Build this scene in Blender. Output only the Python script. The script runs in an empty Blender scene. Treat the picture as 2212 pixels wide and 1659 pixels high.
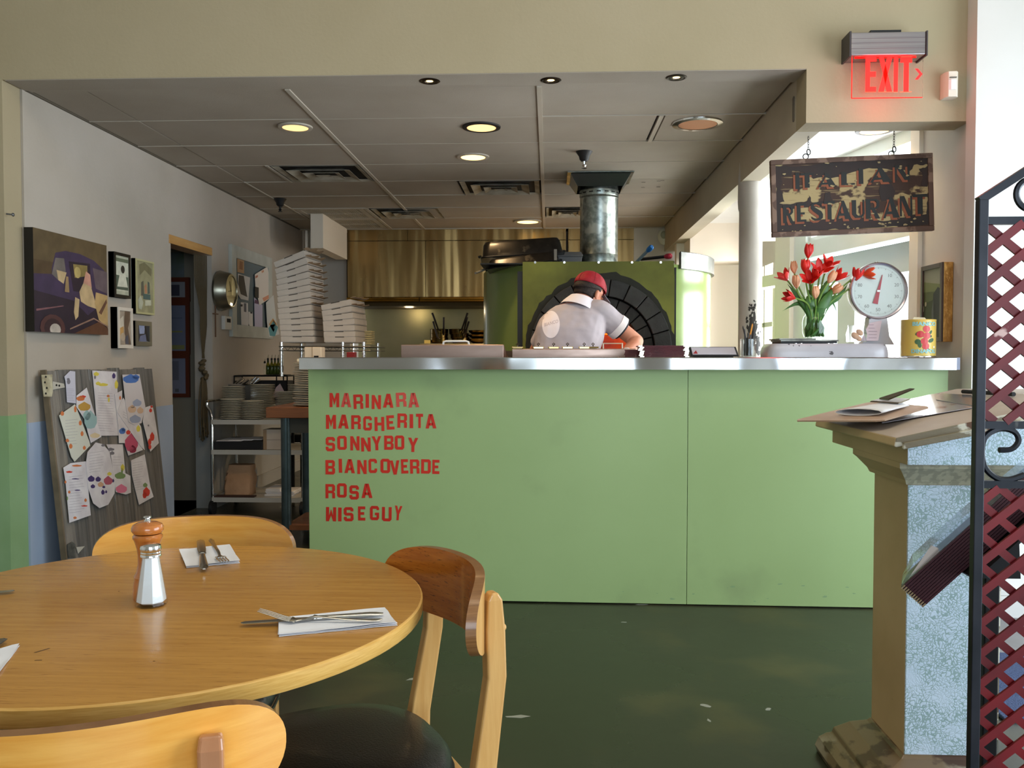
import bpy, bmesh, math, random
from mathutils import Matrix, Vector, Euler, noise
from mathutils.bvhtree import BVHTree
PI = math.pi
RN = random.Random(7)
S = bpy.context.scene
COL = S.collection
# ---------------------------------------------------------------- camera
F, H = 1880.0, 1.17                       # focal length in pixels of the 2212x1659 frame, eye height
yaw, pitch = math.atan(80/1880.), math.atan(59.5/1880.)
cd = bpy.data.cameras.new('camera'); cd.sensor_width = 36; cd.lens = F/2212*36; cd.clip_start = .05; cd.clip_end = 200
cam = bpy.data.objects.new('camera', cd); COL.objects.link(cam)
cam.location = (0, 0, H); cam.rotation_euler = (PI/2-pitch, 0, yaw)
S.camera = cam
CR = Euler((PI/2-pitch, 0, yaw)).to_matrix(); CC = Vector((0, 0, H))
def ray(x, y): return CR @ Vector(((x-1106)/F, -(y-829.5)/F, -1))
# measured points of the place: where the photograph's sight line meets a plane of the room
def PY(x, y, Y): d = ray(x, y); return CC+d*(Y/d.y)
def PX(x, y, X): d = ray(x, y); return CC+d*(X/d.x)
def PZ(x, y, Z): d = ray(x, y); return CC+d*((Z-H)/d.z)
# ---------------------------------------------------------------- world, light, exposure
S.view_settings.view_transform = 'Standard'; S.view_settings.look = 'None'
S.view_settings.exposure = -0.55; S.view_settings.gamma = 1.0
try: S.view_settings.use_curve_mapping = False
except Exception: pass
W = bpy.data.worlds.new('sky'); S.world = W; W.use_nodes = True
bg = W.node_tree.nodes['Background']; bg.inputs[0].default_value = (.86, .93, 1, 1); bg.inputs[1].default_value = 3.2
def area(name, loc, rot, sx, sy, energy, col):
    l = bpy.data.lights.new(name, 'AREA'); l.shape = 'RECTANGLE'; l.size = sx; l.size_y = sy; l.energy = energy; l.color = col
    o = bpy.data.objects.new(name, l); COL.objects.link(o); o.location = loc; o.rotation_euler = rot; return o
def lamp(name, loc, energy, col, size=.05, spot=None, blend=.5, rot=(0, 0, 0)):
    l = bpy.data.lights.new(name, 'SPOT' if spot else 'POINT'); l.energy = energy; l.color = col; l.shadow_soft_size = size
    if spot: l.spot_size = spot; l.spot_blend = blend
    o = bpy.data.objects.new(name, l); COL.objects.link(o); o.location = loc; o.rotation_euler = rot; return o
# daylight of the dining room's street windows (behind and right of the camera) and of the side passage
area('daylight_street', (1.5, -2.9, 1.55), (PI/2+.06, 0, 0), 3.1, 2.0, 160, (.66, .84, 1))
area('daylight_side', (3.5, 1.7, 1.25), (PI/2+.05, 0, PI/2), 3.0, 2.1, 220, (.74, .88, 1))
area('daylight_passage', (2.35, 5.75, 1.45), (PI/2, 0, PI/2+.226), 2.6, 1.9, 400, (.95, .97, 1))
area('daylight_passage_far', (2.15, 7.6, 1.45), (PI/2, 0, PI/2), .5, 1.0, 45, (1, .95, .86))
area('overhead_fill', (.2, 1.9, 3.7), (.35, 0, 0), 3.0, 1.2, 60, (1, .84, .62))  # added warm overhead fill without a fixture, deepens the shadow under the worktop edge
# ---------------------------------------------------------------- materials
def lin(c): return tuple(((v/255)/12.92 if v/255 <= .04045 else ((v/255+.055)/1.055)**2.4) for v in c)+(1,)
MC = {}
def nd(nt, t, **kw):
    n = nt.nodes.new(t)
    for k, v in kw.items():
        if k.startswith('i_'): n.inputs[int(k[2:]) if k[2:].isdigit() else k[2:]].default_value = v
        else: setattr(n, k, v)
    return n
def mat(name, c, rough=.55, metal=0, c2=None, ns=5, st=(1, 1, 1), ramp=(.35, .65), c3=None, ns3=3, ramp3=(.55, .62), st3=(1, 1, 1),
        bump=0, bs=40, bst=None, det=5, trans=0, ior=1.45, emit=None, es=0, coat=0, spec=.5, r2=None, alpha=1, dist=0, bd=.01):
    if name in MC: return MC[name]
    m = bpy.data.materials.new(name); m.use_nodes = True; nt = m.node_tree; b = nt.nodes['Principled BSDF']; L = nt.links.new
    b.inputs['Base Color'].default_value = lin(c); b.inputs['Roughness'].default_value = rough; b.inputs['Metallic'].default_value = metal
    b.inputs['Specular IOR Level'].default_value = spec; b.inputs['IOR'].default_value = ior
    b.inputs['Transmission Weight'].default_value = trans; b.inputs['Coat Weight'].default_value = coat; b.inputs['Coat Roughness'].default_value = .12
    b.inputs['Alpha'].default_value = alpha
    if emit: b.inputs['Emission Color'].default_value = lin(emit); b.inputs['Emission Strength'].default_value = es
    tc = nd(nt, 'ShaderNodeTexCoord')
    def noi(scale, stretch, rp, det=det):
        mp = nd(nt, 'ShaderNodeMapping'); mp.inputs['Scale'].default_value = stretch; L(tc.outputs['Object'], mp.inputs[0])
        n = nd(nt, 'ShaderNodeTexNoise'); n.inputs['Scale'].default_value = scale; n.inputs['Detail'].default_value = det; n.inputs['Distortion'].default_value = dist
        L(mp.outputs[0], n.inputs[0])
        r = nd(nt, 'ShaderNodeMapRange'); r.inputs[1].default_value = rp[0]; r.inputs[2].default_value = rp[1]; L(n.outputs[0], r.inputs[0]); return r
    cur = None
    if c2:
        r = noi(ns, st, ramp); mx = nd(nt, 'ShaderNodeMix', data_type='RGBA'); L(r.outputs[0], mx.inputs[0])
        mx.inputs[6].default_value = lin(c); mx.inputs[7].default_value = lin(c2); cur = mx.outputs[2]
        if r2 is not None:
            q = nd(nt, 'ShaderNodeMapRange'); q.inputs[3].default_value = rough; q.inputs[4].default_value = r2; L(r.outputs[0], q.inputs[0]); L(q.outputs[0], b.inputs['Roughness'])
    if c3:
        r = noi(ns3, st3, ramp3); mx = nd(nt, 'ShaderNodeMix', data_type='RGBA'); L(r.outputs[0], mx.inputs[0])
        if cur: L(cur, mx.inputs[6])
        else: mx.inputs[6].default_value = lin(c)
        mx.inputs[7].default_value = lin(c3); cur = mx.outputs[2]
    if cur: L(cur, b.inputs['Base Color'])
    if bump:
        r = noi(bs, bst or st, (0, 1)); bp = nd(nt, 'ShaderNodeBump'); bp.inputs['Strength'].default_value = bump; bp.inputs['Distance'].default_value = bd
        L(r.outputs[0], bp.inputs['Height']); L(bp.outputs[0], b.inputs['Normal'])
    MC[name] = m; return m
def flat(c, rough=.6):
    return mat('paint_%02x%02x%02x' % tuple(c), c, rough)
# ---------------------------------------------------------------- mesh builder
class MB:
    def __init__(s): s.v = []; s.f = []; s.m = []; s.mi = 0
    def add(s, vs, fs):
        o = len(s.v); s.v += [Vector(p) for p in vs]; s.f += [[i+o for i in f] for f in fs]; s.m += [s.mi]*len(fs); return s
    def box(s, x0, y0, z0, x1, y1, z1, M=None):
        vs = [Vector((x, y, z)) for z in (z0, z1) for y in (y0, y1) for x in (x0, x1)]
        if M: vs = [M @ v for v in vs]
        return s.add(vs, [(0, 2, 3, 1), (4, 5, 7, 6), (0, 1, 5, 4), (2, 6, 7, 3), (0, 4, 6, 2), (1, 3, 7, 5)])
    def cbox(s, c, sz, rot=None):
        M = Matrix.Translation(Vector(c)) @ (Euler(rot).to_matrix().to_4x4() if rot else Matrix())
        x, y, z = (a/2 for a in sz); return s.box(-x, -y, -z, x, y, z, M)
    def bar(s, p, q, w, h, up=(0, 0, 1)):
        p, q = Vector(p), Vector(q); d = (q-p).normalized(); a = d.cross(Vector(up))
        if a.length < 1e-4: a = d.cross(Vector((1, 0, 0)))
        a.normalize(); b = a.cross(d)
        vs = [e+a*(i*w/2)+b*(j*h/2) for e in (p, q) for i, j in ((-1, -1), (1, -1), (1, 1), (-1, 1))]
        return s.add(vs, [(0, 3, 2, 1), (4, 5, 6, 7), (0, 1, 5, 4), (1, 2, 6, 5), (2, 3, 7, 6), (3, 0, 4, 7)])
    def tube(s, pts, r, n=8, caps=True):
        pts = [Vector(p) for p in pts]; rs = r if isinstance(r, (list, tuple)) else [r]*len(pts); prev = None; rings = []
        for i, p in enumerate(pts):
            d = (pts[min(i+1, len(pts)-1)]-pts[max(i-1, 0)]).normalized()
            if prev is None:
                a = d.orthogonal().normalized()
            else:
                a = (prev-d*prev.dot(d)).normalized()
            prev = a; b = d.cross(a)
            rings.append([p+(a*math.cos(2*PI*k/n)+b*math.sin(2*PI*k/n))*rs[i] for k in range(n)])
        return s.loft(rings, caps)
    def loft(s, rings, caps=True, closed=False):
        n = len(rings[0]); vs = [p for r in rings for p in r]; fs = []; R = len(rings)
        for i in range(R if closed else R-1):
            for k in range(n): fs.append((i*n+k, i*n+(k+1) % n, ((i+1) % R)*n+(k+1) % n, ((i+1) % R)*n+k))
        if caps and not closed: fs += [tuple(range(n))[::-1], tuple((R-1)*n+k for k in range(n))]
        return s.add(vs, fs)
    def lathe(s, c, prof, n=24, M=None, caps=True):
        T = Matrix.Translation(Vector(c)) @ (M or Matrix())
        return s.loft([[T @ Vector((max(r, 1e-4)*math.cos(2*PI*k/n), max(r, 1e-4)*math.sin(2*PI*k/n), z)) for k in range(n)] for r, z in prof], caps)
    def cyl(s, p, q, r, r2=None, n=16): return s.tube([p, q], [r, r if r2 is None else r2], n)
    def prism(s, pts, M, t):
        n = len(pts); vs = [M @ Vector((u, v, 0)) for u, v in pts]+[M @ Vector((u, v, t)) for u, v in pts]
        return s.add(vs, [tuple(range(n))[::-1], tuple(range(n, 2*n))]+[(k, (k+1) % n, n+(k+1) % n, n+k) for k in range(n)])
    def ell(s, c, r, rot=None, nu=16, nv=10, M=None):
        T = (M or Matrix()) @ Matrix.Translation(Vector(c)) @ (Euler(rot).to_matrix().to_4x4() if rot else Matrix())
        rings = []
        for i in range(nv+1):
            t = PI*(i/nv) if 0 < i < nv else (.02 if i == 0 else PI-.02)
            rings.append([T @ Vector((r[0]*math.sin(t)*math.cos(2*PI*k/nu), r[1]*math.sin(t)*math.sin(2*PI*k/nu), r[2]*math.cos(t))) for k in range(nu)])
        return s.loft(rings)
    def build(s, name, mats, parent=None, smooth=35, bev=0, seg=2, local=False, **props):
        if not isinstance(mats, (list, tuple)): mats = [mats]
        me = bpy.data.meshes.new(name)
        if parent is not None:
            Mi = Matrix() if local else WM[parent.name].inverted(); org = None
        else:
            xs = [v.x for v in s.v]; ys = [v.y for v in s.v]; zs = [v.z for v in s.v]
            org = Vector(((min(xs)+max(xs))/2, (min(ys)+max(ys))/2, min(zs))) if not local else Vector((0, 0, 0)); Mi = Matrix.Translation(-org)
        me.from_pydata([Mi @ v for v in s.v], [], s.f)
        for m in mats: me.materials.append(m)
        for p, i in zip(me.polygons, s.m): p.material_index = i
        bm = bmesh.new(); bm.from_mesh(me); bmesh.ops.recalc_face_normals(bm, faces=bm.faces); bm.to_mesh(me); bm.free()
        if smooth:
            me.shade_smooth(); me.set_sharp_from_angle(angle=math.radians(smooth))
        o = bpy.data.objects.new(name, me); COL.objects.link(o)
        if parent is not None: o.parent = parent; WM[o.name] = WM[parent.name]
        else: o.location = org; WM[o.name] = Matrix.Translation(org)
        if bev:
            b = o.modifiers.new('bevel', 'BEVEL'); b.width = bev; b.segments = seg; b.limit_method = 'ANGLE'; b.angle_limit = math.radians(40)
        for k, v in props.items(): o[k] = v
        return o
WM = {}
def tag(o, label, cat, group=None):
    o['label'] = label; o['category'] = cat
    if group: o['group'] = group
    return o
def thing(name, label, cat, loc=(0, 0, 0), rz=0, group=None):
    o = bpy.data.objects.new(name, None); COL.objects.link(o); o.location = loc; o.rotation_euler = (0, 0, rz); o.empty_display_size = .05
    WM[o.name] = Matrix.Translation(Vector(loc)) @ Matrix.Rotation(rz, 4, 'Z')
    if label: tag(o, label, cat, group)
    return o
def struct(o): o['kind'] = 'structure'; return o
def copy_tree(o, loc=None, rot=None, label=None, parent=None):
    c = o.copy(); COL.objects.link(c)
    if parent is not None: c.parent = parent
    for ch in list(o.children): copy_tree(ch, parent=c)
    if loc is not None: c.location = loc
    if rot is not None: c.rotation_euler = rot if isinstance(rot, (tuple, list, Euler)) else (0, 0, rot)
    if label: c['label'] = label
    return c
def evaluated(o, name=None):                      # bake modifiers, keep the object
    dg = bpy.context.evaluated_depsgraph_get(); me = bpy.data.meshes.new_from_object(o.evaluated_get(dg)); o.modifiers.clear(); o.data = me; return o
def text2d(txt, size=1, bold=0, shear=0, spacing=1):
    cu = bpy.data.curves.new('t', 'FONT'); cu.body = txt; cu.size = size; cu.offset = bold; cu.shear = shear; cu.space_character = spacing
    cu.align_x = 'CENTER'; cu.align_y = 'CENTER'; cu.resolution_u = 3
    o = bpy.data.objects.new('t', cu); COL.objects.link(o); dg = bpy.context.evaluated_depsgraph_get()
    me = bpy.data.meshes.new_from_object(o.evaluated_get(dg)); vs = [v.co.copy() for v in me.vertices]; fs = [list(p.vertices) for p in me.polygons]
    bpy.data.objects.remove(o); bpy.data.curves.remove(cu); bpy.data.meshes.remove(me); return vs, fs
def frame3(o, u, v):                              # matrix: (u,v,w) -> world, w = u x v
    u = Vector(u).normalized(); v = Vector(v).normalized(); w = u.cross(v); M = Matrix((u, v, w)).transposed().to_4x4(); M.translation = Vector(o); return M
def put_text(mb, txt, M, size, bold=0, fit=None, z=.0006, shear=0, fn=None):
    vs, fs = text2d(txt, size, bold, shear)
    if fit:
        w = max(v.x for v in vs)-min(v.x for v in vs); h = max(v.y for v in vs)-min(v.y for v in vs); cy = (max(v.y for v in vs)+min(v.y for v in vs))/2
        for v in vs: v.x *= fit[0]/w; v.y = (v.y-cy)*fit[1]/h
    mb.add([(fn(v) if fn else M @ Vector((v.x, v.y, z))) for v in vs], fs)
ORD = 'topmost second third fourth fifth sixth seventh eighth ninth tenth eleventh twelfth thirteenth fourteenth fifteenth sixteenth seventeenth eighteenth nineteenth twentieth'.split()
def ordn(i, n):
    return 'topmost' if i == 0 else ('bottommost' if i == n-1 else ORD[i]+' from the top')
# ---------------------------------------------------------------- palette
beige = mat('wall_cream', (168, 154, 126), .85, c2=(160, 146, 116), ns=1.3, ramp=(.3, .7), bump=.12, bs=60)
beigeb = mat('wall_pale', (214, 208, 196), .85, c2=(200, 193, 180), ns=1.2, bump=.1, bs=60)
white_wall = mat('wall_white', (212, 205, 194), .8, c2=(196, 188, 176), ns=1.5, bump=.12, bs=50)
wallgreen = mat('wall_green', (140, 172, 126), .7, c2=(128, 160, 110), ns=3)
ceilw = mat('ceiling_tile', (168, 158, 144), .9, c2=(158, 147, 132), ns=1.5, bump=.12, bs=180)
ceilg = mat('ceiling_void', (60, 58, 54), .9)
tbar = mat('ceiling_bar', (178, 168, 152), .6)
steel = mat('brushed_steel', (205, 203, 200), .24, 1, c2=(178, 174, 168), ns=6, st=(.6, 1, 6), ramp=(.35, .7), bump=.05, bs=6, r2=.36)
steelr = mat('counter_steel', (206, 206, 208), .14, 1, c2=(178, 176, 172), ns=1.6, st=(1, .1, 1), ramp=(.45, .55), bump=1, bs=1.7, bst=(1, 1, .6), det=1, bd=.12)
hoodst = mat('hood_steel', (190, 160, 108), .24, 1, c2=(146, 120, 76), ns=2.2, st=(2.2, 1, .25), ramp=(.3, .7), bump=.8, bs=1.6, bst=(2.6, 1, .2), r2=.32, det=2, bd=.06)
backst = mat('back_steel', (158, 146, 112), .42, .9, c2=(120, 118, 84), ns=1.2, ramp=(.35, .7))
galv = mat('galvanised_steel', (158, 164, 158), .34, 1, c2=(128, 136, 130), ns=30, det=2, ramp=(.4, .6), c3=(182, 186, 178), ns3=9)
chrome = mat('chrome', (225, 225, 225), .1, 1)
cutl = mat('cutlery_steel', (200, 198, 194), .16, 1)
black = mat('black_metal', (18, 18, 19), .45, .3)
blackp = mat('black_plastic', (20, 20, 22), .5)
vinyl = mat('black_vinyl', (14, 15, 16), .38, bump=.2, bs=300, coat=.15)
papr = mat('white_paper', (232, 230, 232), .8)
cardw = mat('white_cardboard', (192, 182, 170), .75, c2=(182, 171, 158), ns=8)
cardb = mat('kraft_cardboard', (150, 126, 98), .8)
def wood(name, c, c2, sc=6, st=(1, 14, 14), rough=.32, coat=.4, c3=None):
    return mat(name, c, rough, c2=c2, ns=sc, st=st, ramp=(.32, .68), coat=coat, bump=.05, bs=sc*3, c3=c3, ns3=26, st3=st, ramp3=(.60, .70), spec=.4, dist=.3)
tabw = wood('table_veneer', (196, 142, 66), (178, 124, 54), 5, (1.0, 16, 16), .27, .3, (150, 100, 42))
tabe = wood('table_edge', (226, 178, 98), (208, 156, 76), 7, (4, 4, 60), .38, .2)
chw = wood('chair_ply', (240, 174, 84), (226, 152, 62), 4, (2, 2, 16), .25, .6)
chd = wood('chair_ply_dark', (186, 108, 36), (160, 84, 24), 4, (2, 2, 18), .25, .6, (84, 44, 14))
chl = wood('chair_leg_wood', (212, 164, 98), (196, 144, 78), 5, (12, 12, 1), .4, .3)
che = wood('chair_edge', (150, 104, 62), (120, 78, 42), 8, (2, 2, 60), .35, .4)
millw = wood('mill_wood', (196, 120, 54), (176, 98, 40), 8, (8, 8, 1), .2, .7)
butch = wood('butcher_block', (132, 80, 42), (112, 64, 34), 5, (1, 8, 8), .4, .2)
def thin_glass(name, tint=(.97, .985, .98), rough=.02, ior=1.45):
    m = bpy.data.materials.new(name); m.use_nodes = True; nt = m.node_tree; nt.nodes.remove(nt.nodes['Principled BSDF']); out = nt.nodes['Material Output']
    t = nd(nt, 'ShaderNodeBsdfTransparent'); t.inputs[0].default_value = tint+(1,); g = nd(nt, 'ShaderNodeBsdfGlossy'); g.inputs['Roughness'].default_value = rough
    f = nd(nt, 'ShaderNodeLayerWeight'); p = nd(nt, 'ShaderNodeMath', operation='POWER'); p.inputs[1].default_value = 4; nt.links.new(f.outputs['Facing'], p.inputs[0]); q = nd(nt, 'ShaderNodeMath', operation='MULTIPLY_ADD'); q.inputs[1].default_value = .9; q.inputs[2].default_value = .04; nt.links.new(p.outputs[0], q.inputs[0]); x = nd(nt, 'ShaderNodeMixShader'); nt.links.new(q.outputs[0], x.inputs[0]); nt.links.new(t.outputs[0], x.inputs[1]); nt.links.new(g.outputs[0], x.inputs[2]); nt.links.new(x.outputs[0], out.inputs[0]); MC[name] = m; return m
glass = thin_glass('clear_glass')
# ---------------------------------------------------------------- the room shell
Z1, Z2, Z3 = 2.48, 2.235, 2.37            # kitchen ceiling, lower header, passage ceiling
YW, YB = 4.06, 4.22                       # front and back of the header wall
LX, KX, RX, BK = -2.58, 1.17, 1.905, 8.95  # left wall, bulkhead, right jamb, kitchen back wall
DL, DR, DT = 5.86, 6.58, 2.0              # doorway in the left wall
def sbox(name, m, boxes, parent=None, **k):
    b = MB()
    for q in boxes: b.box(*q)
    return struct(b.build(name, m, parent, smooth=0, **k)) if parent is None else b.build(name, m, parent, smooth=0, **k)
floorm = mat('painted_concrete', (42, 43, 30), .24, c2=(58, 58, 46), ns=1.1, ramp=(.4, .75), c3=(72, 68, 44), ns3=2.3, ramp3=(.56, .72), bump=.12, bs=5, r2=.42, det=7)
sbox('floor', floorm, [(-3.4, -3.2, -.1, 4.2, 12, 0)])
chipm = flat((150, 152, 138), .6)
b = MB()                                   # paint chips on the floor
for px, py, w, h, a in ((1120, 1548, .045, .012, .1), (1523, 1524, .012, .02, .6), (1532, 1557, .005, .014, .2), (1347, 1344, .012, .006, 0), (1385, 1306, .03, .004, .1), (893, 1467, .022, .01, .3), (922, 1459, .02, .006, .2), (1660, 1532, .012, .008, 1)):
    p = PZ(px, py, 0); pts = []
    for k in range(9):
        t = 2*PI*k/9; r = 1+.35*RN.uniform(-1, 1); pts.append((w*r*math.cos(t), h*r*math.sin(t)))
    b.prism(pts, Matrix.Translation((p.x, p.y, 0)) @ Matrix.Rotation(a, 4, 'Z'), .0006)
o = b.build('floor_wear', chipm, smooth=0); o['kind'] = 'structure'
struct(sbox('ceiling_header_soffit', ceilw, [(LX, YW+.002, Z1-.003, KX, YB, Z1)]))
# header wall over the counter: high part, low part over the passage, stub at the far left
struct(sbox('wall_header', beige, [(-3.4, YW, Z1, KX, YB, 3.75), (KX, YW, Z2, 2.1, YB, 3.75)]))
b = MB(); b.box(-3.4, YW, .885, LX-.012, YB, Z1); o = struct(b.build('wall_left_pier', beige, smooth=0))
b = MB(); b.box(-3.4, YW-.004, 0, LX-.008, YB, .885); b.build('dado', wallgreen, o, smooth=0)
# left wall of the kitchen, with the doorway
wl = sbox('wall_left', mat('wall_left_white', (182, 172, 160), .8, c2=(170, 160, 146), ns=1.4, bump=.12, bs=50), [(LX-.14, YB-.02, .84, LX, DL, 2.75), (LX-.14, DL, DT, LX, DR, 2.75), (LX-.14, DR, .84, LX, BK+.2, 2.75), (LX-.14, DL-.001, .84, LX, DL, DT)])
bluew = mat('wall_blue', (164, 178, 198), .7, c2=(152, 166, 188), ns=2)
b = MB(); b.box(LX-.14, YB-.02, 0, LX+.002, DL, .84); b.build('dado', bluew, wl, smooth=0)
greyw = mat('wall_grey_blue', (150, 150, 146), .7, c2=(138, 138, 134), ns=2)
b = MB(); b.box(LX-.14, DR, 0, LX, BK+.2, .84); b.build('dado', greyw, wl, smooth=0)
b = MB(); b.box(LX-.13, DR+.001, 0, LX+.012, BK, .10); b.box(LX, DR, .10, LX+.016, BK, .115); struct(b.build('baseboard_left', greyw, smooth=0))
b = MB(); b.box(LX-.12, DL-.03, DT-.06, LX+.006, DR+.002, DT+.0); struct(b.build('trim_door_head', wood('lintel_pine', (196, 150, 92), (176, 128, 70), 4, (10, 1, 10)), smooth=0, bev=.003))
# the dim back room behind the doorway
bk = mat('back_room', (150, 140, 122), .8)
sbox('wall_back_room', bk, [(LX-1.6, DR+.35, 0, LX-.14, DR+.45, 2.6)])
sbox('wall_back_room_side', bk, [(LX-1.7, DL-1.2, 0, LX-1.6, DR+.45, 2.6)])
sbox('wall_back_room_near', bk, [(LX-1.6, DL-1.3, 0, LX-.14, DL-1.2, 2.6)])
sbox('ceiling_back_room', bk, [(LX-1.7, DL-1.3, 2.6, LX-.14, DR+.45, 2.7)])
sbox('floor_back_room', floorm, [(LX-1.7, DL-1.3, -.1, LX-.14, DR+.45, 0)])
# kitchen back wall, right part, passage
sbox('wall_back', white_wall, [(LX-.14, BK+.25, 0, -2.12, BK+.4, 2.75), (.86, BK, 0, KX+.15, BK+.15, 2.75), (-2.2, 9.75, 0, .95, 9.9, 2.75)])
b = MB(); b.box(-2.14, 9.70, 0, .86, 9.74, 1.82); struct(b.build('wall_splash', backst, smooth=0))
sbox('wall_soffit', mat('soffit_white', (226, 214, 196), .7), [(-2.19, 7.95, 2.165, -2.075, BK-.05, Z1)])
b = MB(); b.box(KX, YB, Z2, KX+.11, BK, 2.8)
bh = struct(b.build('wall_bulkhead', mat('bulkhead_cream', (190, 180, 160), .8, c2=(176, 165, 144), ns=1.5), smooth=0))
b = MB()
pts = []
for k in range(17):
    t = PI*k/16; pts.append((.016*math.cos(t), .045+.016*math.sin(t)))
for k in range(17):
    t = PI+PI*k/16; pts.append((.016*math.cos(t), -.045+.016*math.sin(t)))
p = PX(1715, 236, KX); b.prism(pts, frame3((KX-.0005, p.y, p.z), (0, -1, 0), (0, 0, 1)), .003); b.build('slot_cover', flat((110, 102, 90)), bh, smooth=0)
sbox('wall_right', mat('jamb_white', (205, 200, 194), .8, c2=(192, 186, 178), ns=1.5), [(RX, YW-.01, 0, RX+.16, 4.6, 3.75)])
pier = sbox('wall_right_pier', mat('pier_white', (220, 216, 210), .75, c2=(208, 203, 195), ns=1.2), [(1.885, 3.97, 0, 4.2, 4.06, 3.75)])
b = MB(); b.box(1.87, 3.94, 0, 4.2, 3.97, .10); b.box(1.878, 3.95, .10, 4.2, 3.97, .125); struct(b.build('baseboard_right', flat((196, 194, 190)), smooth=0, bev=.003))
pw = mat('passage_cream', (246, 236, 226), .8)
sbox('wall_passage_far', pw, [(1.2, 8.3, 0, 2.4, 8.42, Z3), (KX+.1, 7.95, 2.03, 2.4, 8.3, Z3), (1.28, 8.3, 0, 1.3, 8.9, Z3)])
o = sbox('wall_passage_side', pw, [(1.86, 6.72, 0, 1.98, 7.35, Z3), (1.86, 7.35, 0, 1.98, 7.85, .9), (1.86, 7.35, 1.95, 1.98, 7.85, Z3), (1.86, 7.85, 0, 1.98, 8.3, Z3), (1.45, 6.70, 0, 1.98, 6.76, .85), (1.45, 6.70, 2.05, 1.98, 6.76, Z3)])
b = MB(); b.box(1.85, 7.33, 1.42, 1.9, 7.87, 1.46); b.box(1.85, 7.33, .86, 1.9, 7.87, .9); b.box(1.85, 7.58, .9, 1.9, 7.62, 1.95); struct(b.build('window_3', flat((225, 222, 214), .5), smooth=0))
sbox('ceiling_passage', mat('ceiling_white', (240, 240, 242), .55, c2=(228, 228, 232), ns=2), [(KX+.11, YB, Z3, 2.7, 8.6, Z3+.1)])
# dining room ceiling and the walls behind the camera with their street windows
sbox('ceiling_dining', beigeb, [(-3.4, -3.2, 3.75, 4.2, 4.1, 3.85)])
sbox('wall_left_dining', beigeb, [(-3.4, -3.2, 0, -3.25, YW, 3.75)])
sbox('wall_rear', beigeb, [(-3.4, -3.2, 0, -.1, -3.05, 3.75), (3.1, -3.2, 0, 4.2, -3.05, 3.75), (-.1, -3.2, 0, 3.1, -3.05, .75), (-.1, -3.2, 2.75, 3.1, -3.05, 3.75)])
sbox('wall_side_dining', beigeb, [(3.6, -3.05, 0, 3.75, .2, 3.75), (3.6, 3.2, 0, 3.75, 3.97, 3.75), (3.6, .2, 0, 3.75, 3.2, .15), (3.6, .2, 2.35, 3.75, 3.2, 3.75)])
b = MB()
for x in (.95, 2.0): b.box(x, -3.15, .75, x+.06, -3.09, 2.75)
b.box(-.1, -3.15, 2.1, 3.1, -3.09, 2.16); struct(b.build('window_1', flat((235, 232, 225)), smooth=0))
b = MB()
for y in (1.2, 2.2): b.box(3.63, y, .15, 3.69, y+.06, 2.35)
b.box(3.63, .2, 1.9, 3.69, 3.2, 1.96); struct(b.build('window_2', flat((235, 232, 225)), smooth=0))
# window wall of the passage: line from (1.91, 4.6) heading (-.23, 1)
dW = Vector((-.23, 1, 0)).normalized(); oW = Vector((1.925, 4.58, 0)); nW = Vector((dW.y, -dW.x, 0))
def WW(t, z, w=0): return oW+dW*t+nW*w+Vector((0, 0, z))
framep = mat('frame_pale_green', (238, 244, 240), .45, c2=(230, 238, 230), ns=4)
framec = mat('frame_cream', (244, 236, 222), .5)
def wbox(b, t0, t1, z0, z1, w0, w1):
    vs = [WW(t, z, w) for z in (z0, z1) for w in (w0, w1) for t in (t0, t1)]
    b.add(vs, [(0, 2, 3, 1), (4, 5, 7, 6), (0, 1, 5, 4), (2, 6, 7, 3), (0, 4, 6, 2), (1, 3, 7, 5)])
w4 = struct(thing('window_4', None, None, WW(.6, 0)))
for nm, m, bs in (('frame', framep, [(1.15, 1.30, 0, Z3, -.02, .10), (0, 1.2, 1.80, 1.90, -.03, .09), (0, 1.15, 1.905, 1.93, .0, .06), (1.12, 1.15, 1.9, Z3, 0, .06), (0, 1.15, 2.3, Z3, 0, .06)]),
                  ('post', framec, [(1.30, 1.50, 0, Z3, -.05, .12), (-.02, .05, 0, Z3, -.05, .1)]),
                  ('door_rail', mat('frame_pale_blue', (222, 238, 244), .4), [(.05, 1.15, 1.62, 1.78, .0, .07), (.05, 1.15, 0, .35, .0, .07)]),
                  ('door_stile', framep, [(.62, .80, .35, 1.62, .0, .07), (.05, .12, .35, 1.62, 0, .07), (.36, .40, .35, 1.62, 0, .06), (1.09, 1.15, .35, 1.62, .0, .07), (1.50, 1.54, 0, Z3, 0, .06), (2.02, 2.12, 0, Z3, -.02, .08)]),
                  ('transom_bar', framec, [(1.54, 2.05, 1.66, 1.74, -.02, .08), (1.54, 2.05, 0, .7, 0, .06)]),
                  ('muntin', framep, [(.3, .32, 1.93, 2.3, .02, .05), (.62, .64, 1.93, 2.3, .02, .05), (.94, .96, 1.93, 2.3, .02, .05)])):
    for q in bs:
        b = MB(); wbox(b, *q); b.build(nm, m, w4, smooth=0)
for t0, t1, z0, z1 in ((.12, .62, .35, 1.62), (.8, 1.09, .35, 1.62), (.05, 1.12, 1.93, 2.3), (1.54, 2.02, .7, 1.66), (1.54, 2.02, 1.74, 2.36)):
    b = MB(); wbox(b, t0, t1, z0, z1, .03, .036); b.build('pane', glass, w4, smooth=0)
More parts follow.
